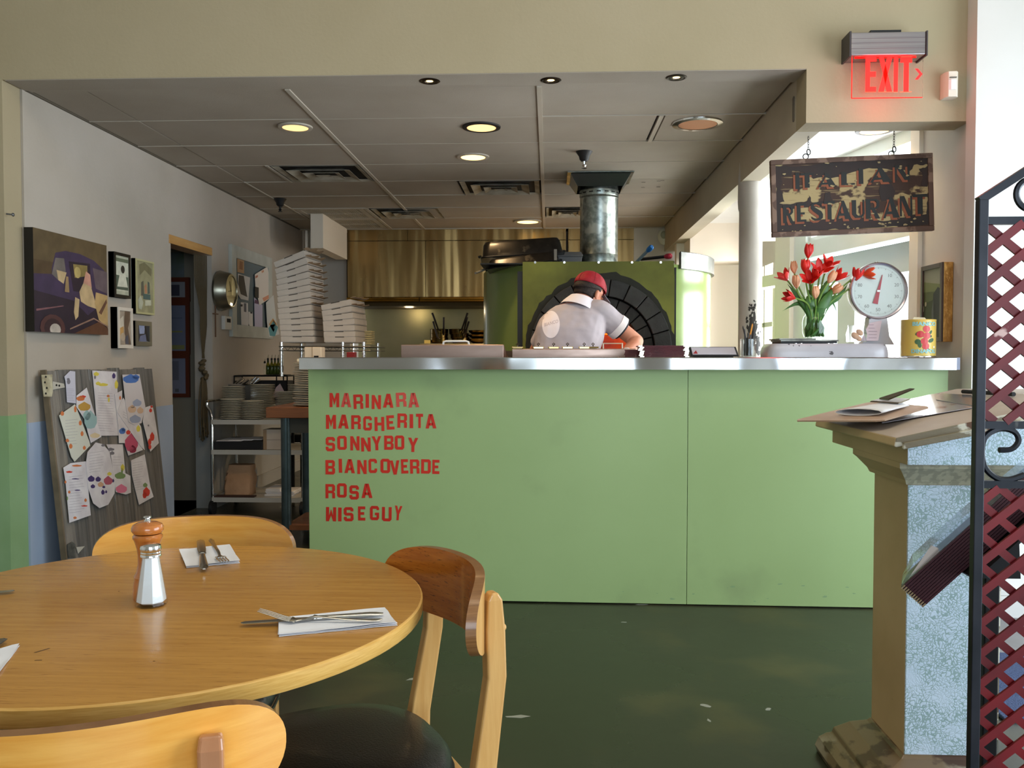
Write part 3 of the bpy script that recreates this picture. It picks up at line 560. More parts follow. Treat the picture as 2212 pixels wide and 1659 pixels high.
# card leaning on the neck
def quadplate(name, P, m, par, th=.0015):
    P = [Vector(q) for q in P]; n = (P[1]-P[0]).cross(P[3]-P[0]).normalized()
    b = MB(); b.add(P+[q-n*th for q in P], [(0, 1, 2, 3), (7, 6, 5, 4), (0, 4, 5, 1), (1, 5, 6, 2), (2, 6, 7, 3), (3, 7, 4, 0)]); return b.build(name, m, par, smooth=0)
o_ = PY(1868, 738, dp.y-.045)
t = thing('card', 'pinkish printed card leaning on the scale neck behind a small clear bag', 'card', (o_.x, o_.y, CTZ+.066))
def pc(px, py, Y): v = PY(px, py, Y); return v
quadplate('sheet', [pc(1858, 736, o_.y), pc(1897, 736, o_.y), pc(1905, 692, o_.y+.02), pc(1878, 698, o_.y+.02)], mat('card_pink', (196, 174, 178), .6), t)
b = MB()
for k in range(5): q = pc(1876, 702+k*7, o_.y-.002+.015-.003*k); b.box(q.x, q.y-.003, q.z, q.x+RN.uniform(.02, .04), q.y-.002, q.z+.0014)
b.build('lettering', flat((110, 90, 100)), t, smooth=0)
t = thing('wrapped_biscuit', 'small clear bag of fortune biscuits resting on the scale', 'bag', (PY(1845, 738, o_.y-.02).x, o_.y-.02, CTZ+.066))
q0 = PY(1850, 722, o_.y-.02)
for dx, dz, s in ((-.006, -.008, .02), (.014, .008, .018), (.01, -.02, .016)):
    b = MB(); b.ell((q0.x+dx, q0.y, q0.z+dz), (s, s*.5, s*.7), (0, .6, 0), 12, 8); b.build('biscuit', flat((196, 150, 110)), t)
b = MB(); b.loft([[Vector((q0.x+u*.04*s, q0.y+v*.018*s2, q0.z+zz)) for u, v in ((-1, -1), (0, -1.3), (1, -1), (1, 1), (0, 1.2), (-1, 1))] for zz, s, s2 in ((-.036, 1, 1), (0, 1.05, 1.2), (.03, .95, .4), (.042, 1.0, .1))]); b.build('bag_film', mat('bag_film', (240, 240, 245), .15, trans=.95, ior=1.1), t)
# tomato can
p = cpos(1983, 770, .13); rc = (cpos(2020, 770, .13)-cpos(1947, 770, .13)).length/2; hc = .172
t = thing('tomato_can', 'large yellow tomato can with red tomatoes printed on it, at the counter end', 'can', (p.x, p.y, CTZ+.001))
canm = mat('can_yellow', (208, 168, 78), .35, c2=(198, 172, 84), ns=5, coat=.2)
b = MB(); b.lathe((0, 0, 0), [(rc*.985, 0), (rc, .003), (rc*.985, .006), (rc*.985, hc-.006), (rc, hc-.003), (rc*.985, hc), (rc*.95, hc-.004), (0, hc-.005)], 48); b.build('can_body', canm, t, local=True)
b = MB(); b.lathe((0, 0, 0), [(rc*1.004, 0), (rc*1.006, .003), (rc*.99, .006)], 48, caps=False); b.build('rim', cutl, t, local=True)
b = MB(); b.prism([(-rc*.5, 0), (rc*.45, .0), (rc*.3, .016), (-rc*.35, .018)], frame3((0, -.01, hc-.006), (1, 0, 0), (0, 0, 1)), .004); b.build('opened_lid', flat((206, 198, 168)), t, local=True, smooth=0)
def oncan(v, off=.0008):                  # (x along the arc, height) on the can's front
    a_ = v.x/rc-.0; return Vector((rc*math.sin(a_), -rc*math.cos(a_), v.y)).__class__(((rc*.985+off)*math.sin(a_), -(rc*.985+off)*math.cos(a_), v.y))
def disc(mb, cx, cy, rx, ry, off, n=18, rot=0):
    c_ = [oncan(Vector((cx+rx*math.cos(2*PI*k/n)*math.cos(rot)-ry*math.sin(2*PI*k/n)*math.sin(rot), cy+rx*math.cos(2*PI*k/n)*math.sin(rot)+ry*math.sin(2*PI*k/n)*math.cos(rot), 0)), off) for k in range(n)]; mb.add([oncan(Vector((cx, cy, 0)), off)]+c_, [(0, k+1, (k+1) % n+1) for k in range(n)])
for cx, cy, rx, ry, r_ in ((-.03, .108, .014, .008, .5), (.026, .112, .012, .006, .9), (-.032, .07, .013, .012, 0), (.03, .076, .016, .009, .4), (-.024, .056, .008, .014, .2), (.014, .034, .012, .006, -.6), (.024, .095, .01, .006, 0)): b = MB(); disc(b, cx, cy, rx, ry, .0008, rot=r_); b.build('leaf_print', flat((66, 92, 58)), t, local=True, smooth=0)
b = MB()
for cx, cy in ((.006, .128), (-.021, .104), (.008, .097), (-.003, .072), (.003, .05)): disc(b, cx, cy, .0165, .0155, .0011+.0002*cy*10)
b.build('tomato_print', mat('print_red', (190, 52, 50), .4), t, local=True, smooth=0)
for s_, y_, w_ in (('BIANCO', .150, .112), ('DINAPOLI', .026, .118)):
    b = MB(); vs, fs = text2d(s_, .026, .0012); ww = max(v.x for v in vs)-min(v.x for v in vs); hh = max(v.y for v in vs)-min(v.y for v in vs)
    b.add([oncan(Vector((v.x*w_/ww, y_+v.y*.019/hh, 0)), .0016) for v in vs], fs); b.build('lettering', mat('print_blue', (134, 180, 176), .4), t, local=True, smooth=0)
b = MB(); disc(b, .048, .046, .005, .005, .0012); b.build('seal_print', flat((232, 226, 206)), t, local=True, smooth=0)
# ---------------------------------------------------------------- tulips in a jar vase on the scale
tx, ty = 1759, 715
vp = WM[sc.name] @ Vector((dl.x-.285, -.0, .0)); vz = CTZ+.089; vY = vp.y
vb = PY(1760, 722, vY); vx = vb.x
t = thing('tulip_vase', 'ribbed glass jar vase of water standing on the scale platform', 'vase', (vx, vY, vz))
VS = 1.45
prof = [(.022, .001), (.034, .006), (.039, .02), (.040, .055), (.036, .072), (.030, .080), (.034, .092), (.037, .098)]; prof = [(r*VS, z*VS) for r, z in prof]
b = MB()
def rib(pr, n=48, amp=.0016): return [[Vector(((r+amp*math.cos(12*2*PI*k/n)*(1 if z < .11 else 0))*math.cos(2*PI*k/n), (r+amp*math.cos(12*2*PI*k/n)*(1 if z < .11 else 0))*math.sin(2*PI*k/n), z)) for k in range(n)] for r, z in pr]
b.loft(rib(prof)); b.build('vase_glass', thin_glass('vase_glass', (.88, .94, .88)), t, local=True)
vstems = []
tg = mat('tulip_stem', (96, 128, 50), .5, c2=(118, 148, 66), ns=20); lg = mat('tulip_leaf', (62, 104, 34), .45, c2=(44, 84, 24), ns=10, st=(3, 3, 1))
tr = mat('tulip_red', (214, 34, 18), .45, c2=(188, 20, 16), ns=14); tp = mat('tulip_peach', (222, 164, 124), .5, c2=(206, 142, 104), ns=12); to = mat('tulip_orange', (226, 84, 28), .45, c2=(206, 50, 22), ns=12)
# head px, py, size, openness 0..1, axis direction (screen right, up, toward viewer), material, y shift, words
TU = [(1747, 541, .021, .1, (.1, 1, 0), tr, 0, 'tallest closed red tulip, alone above the bunch'),
 (1740, 574, .021, .15, (0, 1, 0), tr, -.02, 'closed red tulip directly below the tallest one'),
 (1692, 593, .021, .75, (-.6, .75, .2), tr, -.01, 'open dark red tulip leaning out beside the window post'),
 (1715, 577, .018, 0, (-.1, 1, 0), tp, .02, 'peach tulip bud, upper of the two beside the open dark red tulip'),
 (1720, 608, .019, 0, (-.15, 1, .1), tp, -.03, 'peach tulip bud, lower of the two beside the open dark red tulip'),
 (1749, 599, .022, .8, (-.3, .5, .8), tr, -.05, 'wide open bright red tulip, lowest in the middle of the bunch'),
 (1765, 588, .021, .4, (.2, .8, .5), tr, -.045, 'bright red tulip bud opening between the wide open ones'),
 (1776, 577, .025, .85, (0, .7, .7), tr, -.02, 'largest wide open red tulip at the heart of the bunch'),
 (1794, 564, .023, .8, (.3, .8, .4), tr, .0, 'open red tulip highest toward the dial'),
 (1797, 598, .019, 0, (.5, .85, .1), tp, -.04, 'peach tulip bud tucked under the open red tulips'),
 (1817, 592, .022, .5, (.6, .75, .2), tr, -.01, 'slanting half open red tulip between bunch and dial'),
 (1703, 640, .020, .5, (-.95, .25, .2), tr, -.05, 'red tulip drooping low beside the vase neck'),
 (1762, 631, .018, 0, (0, 1, .1), tp, -.06, 'upright peach tulip bud directly above the vase mouth'),
 (1795, 625, .013, .5, (.5, .7, .2), to, .02, 'small orange tulip peeping behind the leaves'),
 (1808, 625, .020, .1, (.75, .65, .2), tp, .0, 'large slanting peach tulip above the leaf toward the dial'),
 (1853, 590, .021, .4, (.2, .95, .2), tr, -.03, 'red tulip in front of the dial edge'),
 (1880, 591, .021, .45, (.95, .1, .35), to, -.035, 'orange tulip lying sideways before the dial')]
def tulip(i, px, py, sz, op, ax, m, dy, lab):
    sz *= 1.38; hp = PY(px, py, vY+dy); axis = Vector((ax[0], -ax[2], ax[1])).normalized()
    base = hp-axis*sz*1.3
    foot = Vector((vx+RN.uniform(-.02, .02), vY+RN.uniform(-.02, .02), vz+.012)); neck = Vector((vx+(base.x-vx)*.2, vY+(base.y-vY)*.3, vz+.12))
    neck.x = max(vx-.032, min(vx+.032, neck.x)); neck.y = max(vY-.03, min(vY+.03, neck.y))
    r = thing('tulip', lab, 'tulip', foot, group='tulips in the jar vase')
    P3 = base-axis*.05; pts = []
    for k in range(13):
        s = k/12
        if s < .3: u = s/.3; q = foot.lerp(neck, u)
        else:
            u = (s-.3)/.7; c1 = neck+Vector(((neck.x-foot.x)*.6, 0, .06)); q = neck*(1-u)**3+c1*3*u*(1-u)**2+P3*3*u*u*(1-u)+base*u**3
        pts.append(q)
    b = MB(); b.tube(pts, .0042, 6); b.build('stem', tg, r)
    Q = axis.to_track_quat('Z', 'Y').to_matrix().to_4x4(); Q.translation = base
    for k in range(6):
        a_ = 2*PI*k/6+i; inner = k % 2; b = MB(); rings = []
        for j in range(7):
            v = j/6; prof_r = sz*(.15+.75*math.sin(min(1, v*1.5)*PI/2))*(1-.45*v*v*(1-op))+sz*op*.9*v*v+(-.0008 if inner else 0)
            z = sz*2.5*v*(1-.35*op*v); wd = sz*.62*math.sin(PI*min(.98, .12+v*.83))**.7
            row = []
            for q in range(5):
                g = (q-2)/2; an = a_+g*wd/max(prof_r, sz*.3)*.9; rr = prof_r-abs(g)*sz*.05
                row.append(Q @ Vector((rr*math.cos(an), rr*math.sin(an), z-abs(g)**2*sz*.12*v)))
            rings.append(row)
        vs = [p_ for rw in rings for p_ in rw]; fs = [(j*5+q, j*5+q+1, j*5+q+6, j*5+q+5) for j in range(6) for q in range(4)]
        b.add(vs, fs); o = b.build('petal', m, r, smooth=80); s_ = o.modifiers.new('thick', 'SOLIDIFY'); s_.thickness = .0007
for i, q in enumerate(TU): tulip(i, *q)
def leaf(pts, w, bend=.3):
    b = MB(); pts = [Vector(p_) for p_ in pts]; n = 12; sp = []
    for k in range(n+1):
        s = k/n; u = s*(len(pts)-1); i = min(int(u), len(pts)-2); f_ = u-i
        p0_ = pts[max(i-1, 0)]; p1_ = pts[i]; p2_ = pts[i+1]; p3_ = pts[min(i+2, len(pts)-1)]
        sp.append(.5*((2*p1_)+(-p0_+p2_)*f_+(2*p0_-5*p1_+4*p2_-p3_)*f_*f_+(-p0_+3*p1_-3*p2_+p3_)*f_**3))
    vs = []
    for k, q in enumerate(sp):
        d_ = (sp[min(k+1, n)]-sp[max(k-1, 0)]).normalized(); sd = d_.cross(Vector((0, 1, 0)))
        if sd.length < .2: sd = Vector((1, 0, 0))
        sd.normalize(); nn = d_.cross(sd); ww = w*math.sin(PI*min(.999, .12+.88*k/n))**.8*(1 if k/n < .6 else (1-(k/n-.6)/.4)**.6)
        vs += [q-sd*ww+nn*ww*bend, q, q+sd*ww+nn*ww*bend]
    b.add(vs, [f2 for k in range(n) for f2 in ((3*k, 3*k+1, 3*k+4, 3*k+3), (3*k+1, 3*k+2, 3*k+5, 3*k+4))]); return b
lv = thing('tulip_foliage', 'long green tulip leaves spilling out of the jar vase', 'foliage', (vx, vY, vz+.01))
for pl, w in (([(1757, 715), (1748, 672), (1722, 640), (1700, 612)], .011), ([(1757, 715), (1745, 675), (1725, 655), (1690, 672)], .010), ([(1758, 715), (1768, 660), (1785, 615), (1795, 604)], .013), ([(1760, 715), (1785, 660), (1812, 640), (1832, 613)], .011), ([(1756, 715), (1750, 660), (1752, 640), (1745, 625)], .018), ([(1762, 715), (1775, 665), (1795, 650), (1808, 675)], .006), ([(1752, 712), (1755, 660), (1775, 645), (1770, 622)], .018), ([(1762, 712), (1772, 670), (1790, 640), (1800, 620)], .016), ([(1750, 712), (1752, 690), (1762, 660), (1742, 630)], .016), ([(1755, 712), (1762, 690), (1768, 655), (1782, 630)], .016)):
    leaf([PY(x, y, vY+RN.uniform(-.015, .015)) for x, y in pl], w*1.45).build('leaf', lg, lv, smooth=80)
for q in lv.children:
    s_ = q.modifiers.new('thick', 'SOLIDIFY'); s_.thickness = .0008
b = MB()
for k in range(40):
    a_ = RN.uniform(0, 6.28); r_ = RN.uniform(.012, .048); z1_ = RN.uniform(.07, .09); b.tube([Vector((vx+r_*math.cos(a_), vY+r_*math.sin(a_), vz+.012)), Vector((vx+r_*math.cos(a_+.8), vY+r_*math.sin(a_+.8)*.9, vz+z1_*.6)), Vector((vx+.02*math.cos(a_+1), vY+.02*math.sin(a_+1), vz+z1_+.01))], [.005, .006, .004], 5)
b.build('leaf_bases', lg, lv)['kind'] = 'stuff'
# ---------------------------------------------------------------- round dining table
TX, TY, TR, TZ = -.667, 1.448, .45, .75
t = thing('dining_table', 'round light wood dining table with a pale banded edge and black pedestal', 'table', (TX, TY, 0))
b = MB(); b.lathe((TX, TY, TZ-.003), [(TR-.004, 0), (TR-.003, .0025), (TR-.006, .003), (0, .003)], 96, caps=False); b.build('tabletop', tabw, t, smooth=25)
b = MB(); b.lathe((TX, TY, 0), [(TR-.02, TZ-.026), (TR-.002, TZ-.026), (TR, TZ-.023), (TR, TZ-.003), (TR-.003, TZ-.0005), (TR-.006, TZ-.0005)], 96, caps=False)
b.lathe((TX, TY, 0), [(TR-.02, TZ-.026), (0, TZ-.026)], 96, caps=False); b.build('edge_band', tabe, t, smooth=40)
b = MB(); b.cbox((TX, TY, .37), (.05, .05, .66)); b.build('pedestal', black, t, smooth=0, bev=.004)
b = MB(); b.cbox((TX, TY, .712), (.3, .05, .022)); b.cbox((TX, TY, .712), (.05, .3, .022)); b.build('top_plate', black, t, smooth=0)
b = MB(); b.cbox((TX, TY, .03), (.62, .06, .03)); b.cbox((TX, TY, .03), (.06, .62, .03)); b.lathe((TX, TY, .03), [(.09, 0), (.08, .03), (.04, .05)], 20); b.build('base', black, t, smooth=30, bev=.004)
for sx, sy in ((.28, 0), (-.28, 0), (0, .28), (0, -.28)):
    b = MB(); b.lathe((TX+sx, TY+sy, 0), [(.02, 0), (.018, .016)], 12); b.build('foot', blackp, t)
b = MB()                                   # nicks of the top
for px, py, w, h, a in ((91, 1405, .0014, .011, -.5), (83, 1426, .005, .001, .1), (333, 1428, .0015, .0008, 0), (257, 1277, .001, .001, 0)):
    p = PZ(px, py, TZ+.0002); b.prism([(-w, -h), (w, -h*.8), (w*.9, h), (-w*.8, h*.9)], Matrix.Translation((p.x, p.y, TZ)) @ Matrix.Rotation(a, 4, 'Z'), .0003)
b.build('nick', flat((84, 54, 22)), t, smooth=0)
# ---------------------------------------------------------------- bentwood chairs: local frame faces +y, origin on the floor below the seat
def chair(name, label, loc, rz, wback, wout, lgw=None, seatw=.2):
    lgw = lgw or chl
    r = thing(name, label, 'chair', loc, rz, 'wooden dining chairs round the table')
    # curved plywood backrest
    def panel(off0, off1, half=.222):
        ch = MB(); n = 36; m = 10; vs = []
        def P(u, v, off):                 # u,v in -1..1 superellipse square map
            x = u*half; hh = .067*(1-abs(u)**5)**.46 if abs(u) < 1 else 0
            y = -.262+1.75*x*x; z = .724+v*hh+.002*(1-u*u)
            return Vector((x*(1 if off == 0 else 1-.02*off/.015), y+off, z))
        rows = []
        us = [math.sin(PI/2*(-1+2*k/n)) for k in range(n+1)]
        for off in (off0, off1):
            rows.append([[P(u*.9995, -1+2*j/m, off) for j in range(m+1)] for u in us])
        return rows, n, m
    rows, n, m = panel(-.0085, .0085)
    b = MB(); vs = []; W_ = m+1
    for side in (0, 1):
        vs += [p for rw in rows[side] for p in rw]
    N = (n+1)*W_; fs = []; mi = []
    for side, o in ((0, 0), (1, N)):
        for i in range(n):
            for j in range(m): fs.append((o+i*W_+j, o+(i+1)*W_+j, o+(i+1)*W_+j+1, o+i*W_+j+1))
    for i in range(n):
        for j in (0, m): fs.append((i*W_+j, (i+1)*W_+j, N+(i+1)*W_+j, N+i*W_+j))
    for i in (0, n):
        for j in range(m): fs.append((i*W_+j, i*W_+j+1, N+i*W_+j+1, N+i*W_+j))
    b.add(vs, fs); b.m = [0]*(n*m)+[1]*(n*m)+[2]*(2*n+2*m)
    b.build('backrest', [wout, wback, che], r, local=True, smooth=50, bev=.003)
    for s in (-1, 1):                      # rear stile, runs up behind the backrest
        b = MB(); pts = [(s*.165, -.235, 0), (s*.163, -.222, .25), (s*.160, -.222, .45), (s*.152, -.25, .62), (s*.146, -.250, .70), (s*.145, -.249, .752)]
        rings = []
        for k, p in enumerate(pts):
            p = Vector(p); w, d = ((.012, .017), (.013, .018), (.014, .021), (.013, .018), (.0135, .018), (.0135, .014))[k]
            rings.append([p+Vector((i*w, j*d, 0)) for i, j in ((-1, -1), (1, -1), (1, 1), (-1, 1))])
        p = Vector(pts[-1]); rings.append([p+Vector((i*.012, j*.006, .013)) for i, j in ((-1, -1), (1, -1), (1, 1), (-1, 1))])
        b.loft(rings); b.build('rear_leg', lgw, r, local=True, smooth=0, bev=.004, seg=3)
        b = MB(); b.ell((s*.145, -.270, .70), (.006, .005, .006)); b.build('screw_cap', chl, r, local=True)
        b = MB(); b.loft([[Vector((s*.165+i*w, .165+j*w, z)) for i, j in ((-1, -1), (1, -1), (1, 1), (-1, 1))] for z, w in ((0, .012), (.36, .018), (.438, .020))]); b.build('front_leg', chl, r, local=True, smooth=0, bev=.003)
        b = MB(); b.bar((s*.165, -.215, .405), (s*.165, .165, .415), .02, .045); b.build('seat_rail', chl, r, local=True, smooth=0, bev=.002)
        b = MB(); b.bar((s*.163, -.225, .2), (s*.165, .165, .2), .014, .024); b.build('stretcher', chl, r, local=True, smooth=0, bev=.002)
    b = MB(); b.bar((-.15, .165, .415), (.15, .165, .415), .02, .045); b.build('seat_rail', chl, r, local=True, smooth=0, bev=.002)
    b = MB(); b.bar((-.15, -.215, .405), (.15, -.215, .405), .02, .045); b.build('seat_rail', chl, r, local=True, smooth=0, bev=.002)
    sq = lambda s, z: [Vector((s*math.copysign(abs(math.cos(t_))**.8, math.cos(t_)), s*math.copysign(abs(math.sin(t_))**.8, math.sin(t_))-.004, z)) for t_ in [2*PI*k/40 for k in range(40)]]
    b = MB(); b.loft([sq(.175, .438), sq(.196, .440), sq(.203, .452), sq(.202, .466), sq(.190, .479), sq(.15, .487), sq(.08, .491), sq(.01, .492)]); b.build('seat', vinyl, r, local=True, smooth=70)
    b = MB(); b.tube([p+Vector((0, 0, 0)) for p in sq(.2045, .446)]+[sq(.2045, .446)[0]], .0035, 6); b.build('seat_piping', vinyl, r, local=True)
    return r
def face(dx, dy): return math.atan2(-dx, dy)
chair('dining_chair', 'wooden chair with curved dark-grained back, on the counter side of the table', (-.385, 1.497, 0), face(-.88, -.47), chd, chl)
chair('dining_chair', 'wooden chair tucked in on the far side of the table, back panel above the tabletop', (-.775, 1.763, 0), face(.17, -.98), chw, chd)
chair('dining_chair', 'wooden chair close to the camera, seen from behind its honey-coloured curved back', (-.577, 1.098, 0), face(-.31, .951), chd, chw, wood('chair_leg_brown', (186, 128, 88), (168, 108, 68), 6, (3, 3, 1), .25, .6))
# leather-brown strap bracket on the near chair was the stile end: its rear stile shows through
# ---------------------------------------------------------------- on the table
def cloth(name, label, pts, lay, th, group, rz=None):
    P = [PZ(x, y, TZ) for x, y in pts]; c = sum(P, Vector())/len(P); c.z = TZ+.0006
    r = thing(name, label, 'napkin', c, group=group)
    for k in range(lay):
        b = MB(); n = 10; g = []
        Q = [p+Vector((RN.uniform(-.0015, .0015), RN.uniform(-.0015, .0015), 0)) for p in P]
        for j in range(n+1):
            for i in range(n+1):
                u, v = i/n, j/n; q = (Q[0]*(1-u)+Q[1]*u)*(1-v)+(Q[3]*(1-u)+Q[2]*u)*v
                q = q+Vector((0, 0, .0008+k*th+.0011*math.sin(u*7+k)*math.cos(v*5+k)+.0009*noise.noise(q*60)+(.0012*k if max(abs(u-.5), abs(v-.5)) > .45 else 0))); g.append(q)
        vs = g+[q+Vector((0, 0, th*.45)) for q in g]; M_ = len(g); fs = []
        for j in range(n):
            for i in range(n): a = j*(n+1)+i; fs += [(a, a+1, a+n+2, a+n+1), (M_+a, M_+a+n+1, M_+a+n+2, M_+a+1)]
        edge = [i for i in range(n+1)]+[(j+1)*(n+1)-1 for j in range(1, n+1)]+[n*(n+1)+i for i in range(n-1, -1, -1)]+[j*(n+1) for j in range(n-1, 0, -1)]
        fs += [(edge[k2], edge[(k2+1) % len(edge)], M_+edge[(k2+1) % len(edge)], M_+edge[k2]) for k2 in range(len(edge))]
        b.add(vs, fs); b.build('fold', papr, r, smooth=60)
    return r
cloth('napkin', 'white folded paper napkin under fork and knife at the table edge beside the dark-grained chair', [(601, 1376), (603, 1341), (829, 1320), (857, 1352)], 3, .0011, 'paper napkins on the table')
cloth('napkin', 'white paper napkin at the far side of the table with upside-down fork', [(403, 1228), (388, 1192), (496, 1182), (517, 1217)], 3, .0011, 'paper napkins on the table')
cloth('napkin', 'corner of a white napkin at the frame edge near the dark nick in the tabletop', [(-60, 1540), (-110, 1430), (42, 1396), (-2, 1457)], 2, .0011, 'paper napkins on the table')
def spline(pts, n=20):
    pts = [Vector(p) for p in pts]; out = []
    for k in range(n+1):
        u = k/n*(len(pts)-1); i = min(int(u), len(pts)-2); f_ = u-i
        a, b_, c, d = pts[max(i-1, 0)], pts[i], pts[i+1], pts[min(i+2, len(pts)-1)]
        out.append(.5*((2*b_)+(c-a)*f_+(2*a-5*b_+4*c-d)*f_*f_+(3*b_-a-3*c+d)*f_**3))
    return out
def lerpk(ks, s):
    for (a, va), (b_, vb_) in zip(ks, ks[1:]):
        if s <= b_: return va+(vb_-va)*(s-a)/max(1e-6, b_-a)
    return ks[-1][1]
def strip(b, path, wk, tk, side=None):     # flat bar with width and thickness keys
    n = len(path)-1; rings = []
    for k, p in enumerate(path):
        s = k/n; d = (path[min(k+1, n)]-path[max(k-1, 0)]).normalized(); sd = side or d.cross(Vector((0, 0, 1))).normalized(); up = sd.cross(d).normalized(); w = lerpk(wk, s)/2; t_ = lerpk(tk, s)/2
        rings.append([p+sd*(w*math.cos(a))+up*(t_*math.sin(a)) for a in [2*PI*q/10 for q in range(10)]])
    b.loft(rings)
def fork(label, tip, end, lift, group, flip=False, mats=cutl):
    tip, end = Vector(tip), Vector(end); d = (end-tip); L_ = d.length; d.normalize(); sd = d.cross(Vector((0, 0, 1))).normalized()
    def Q(s, z, w=0): return tip+d*(s*L_)+sd*w+Vector((0, 0, (z if not flip else .011-z)))
    r = thing('fork', label, 'fork', (tip+end)/2, group=group)
    zz = lift
    for k in range(4):
        w0 = (k-1.5)*.0058; b = MB(); path = spline([Q(.30, zz[2]*.9, w0*.95), Q(.20, zz[1], w0), Q(.10, (zz[0]+zz[1])*.5+.0005, w0*.98), Q(0, zz[0], w0*.9)], 10)
        strip(b, path, [(0, .0042), (.8, .003), (1, .0015)], [(0, .0016), (1, .0012)], sd); b.build('tine', mats, r, smooth=60)
    b = MB(); path = spline([Q(.26, zz[1]*.55+zz[2]*.45), Q(.31, zz[2]), Q(.37, zz[2]+.0008), Q(.46, zz[3]), Q(.7, zz[4]), Q(.9, zz[5]), Q(1, zz[5]+.0008)], 30)
    strip(b, path, [(0, .0235), (.08, .0225), (.17, .010), (.26, .0058), (.6, .0075), (.9, .0125), (1, .004)], [(0, .0016), (.2, .003), (.6, .003), (1, .0022)], sd); b.build('handle', mats, r, smooth=60)
    return r
def knife(label, tip, end, group, z=.004, mats=cutl):
    tip, end = Vector(tip), Vector(end); d = end-tip; L_ = d.length; d.normalize(); sd = d.cross(Vector((0, 0, 1))).normalized()
    r = thing('table_knife', label, 'knife', (tip+end)/2, group=group)
    Q = lambda s, zz=0: tip+d*(s*L_)+Vector((0, 0, z+zz))
    b = MB(); strip(b, [Q(s) for s in (0, .02, .06, .2, .35, .45, .5)], [(0, .003), (.05, .009), (.2, .016), (.7, .018), (1, .012)], [(0, .001), (1, .0022)], sd); b.build('blade', mats, r, smooth=60)
    b = MB(); strip(b, [Q(.49), Q(.51, .0006), Q(.53, .0003)], [(0, .012), (.5, .017), (1, .012)], [(0, .003), (.5, .009), (1, .007)], sd); b.build('bolster', mats, r, smooth=60)
    b = MB(); strip(b, [Q(.52+.48*k/10) for k in range(11)], [(0, .011), (.7, .017), (.93, .017), (1, .006)], [(0, .0065), (.8, .007), (1, .003)], sd); b.build('handle', mats, r, smooth=60)
    return r
g_ = 'cutlery on the round table'
a = PZ(520, 1348, TZ+.004); c = PZ(828, 1328, TZ+.006); a.z = TZ+.002; c.z = TZ+.004
knife('table knife lying across the napkin at the table edge, blade sticking out', a, c, g_, .004)
a = PZ(559, 1345, TZ+.004); c = PZ(826, 1343, TZ+.004); a.z = c.z = TZ+.004
fork('fork lying on the napkin at the table edge, tines curving up past the napkin', a, c, (.020, .0075, .0035, .0085, .0045, .003), g_)
dk = mat('cutlery_dull', (150, 142, 130), .22, 1)
a = PZ(436, 1190, TZ); c = PZ(442, 1226, TZ); a.z = c.z = TZ+.004
def upto(px, py): q = PZ(px, py, TZ+.008); q.z = TZ+.004; return q
k_ = knife('table knife on the far napkin, handle end toward the viewer', upto(433, 1166), upto(441, 1229), g_, .004, dk)
fork('fork on the far napkin, tines toward the viewer', upto(486, 1219), upto(455, 1164), (.009, .004, .003, .006, .004, .003), g_, mats=dk)
a = PZ(32, 1277, TZ+.003); c = PZ(-240, 1300, TZ+.003); a.z = c.z = TZ+.001
knife('knife tip over the tabletop at the frame edge, level with the salt', a, c, g_, .003)
a = PZ(8, 1383, TZ+.003); c = PZ(-120, 1470, TZ+.003); a.z = c.z = TZ+.003
knife('dark knife tip at the frame edge above the cut-off napkin', a, c, g_, .003, dk)
# salt shaker
p = PZ(325, 1309, TZ); p.y += .004; hs = .1035
t = thing('salt_shaker', 'faceted glass shaker full of white salt with a chrome cap', 'shaker', (p.x, p.y, TZ), .12)
def octo(r_, z, n=8): return [Vector((r_*math.cos(2*PI*(k+.5)/n), r_*math.sin(2*PI*(k+.5)/n), z)) for k in range(n)]
prof = [(.0235, 0), (.0262, .002), (.0262, .006), (.0145, .080), (.0148, .086), (.0148, .092)]
b = MB(); b.loft([octo(r_, z) for r_, z in prof]+[octo(r_, z) for r_, z in ((.0132, .092), (.0132, .08), (.0238, .008), (.021, .006))]); b.build('shaker_glass', glass, t, local=True, smooth=20, bev=.0012)
b = MB(); b.loft([octo(r_, z) for r_, z in ((.0205, .0062), (.0236, .0085), (.0131, .0795), (.0131, .084))]); b.build('salt', mat('salt', (246, 246, 250), .9), t, local=True, smooth=0)
b = MB(); b.lathe((0, 0, .083), [(.0158, 0), (.0168, .001), (.0165, .004), (.0158, .005), (.0165, .007), (.0158, .009), (.0168, .012), (.0172, .015), (.0160, .019), (.011, .022), (0, .023)], 32); b.build('cap', chrome, t, local=True)
# pepper mill
p = PZ(309, 1297, TZ); t = thing('pepper_mill', 'turned brown wooden pepper mill with chrome knob behind the salt', 'mill', (p.x+.004, p.y+.012, TZ))
b = MB(); b.lathe((0, 0, 0), [(.0245, 0), (.0255, .003), (.0255, .012), (.024, .03), (.0225, .036), (.0235, .039), (.0225, .042), (.019, .048), (.0165, .062), (.0165, .075), (.018, .088), (.0205, .097), (.0225, .103), (.0245, .106), (.0245, .110), (.022, .113)], 40); b.build('mill_body', millw, t, local=True)
b = MB(); b.lathe((0, 0, .1135), [(.019, 0), (.0235, .0015), (.0265, .006), (.0265, .011), (.024, .016), (.017, .0195), (.006, .021)], 40); b.build('mill_head', millw, t, local=True)
b = MB(); b.lathe((0, 0, .1335), [(.0055, 0), (.006, .002), (.0038, .005), (.0036, .0075), (.0065, .008), (.0065, .010), (0, .0105)], 20); b.build('knob', chrome, t, local=True)
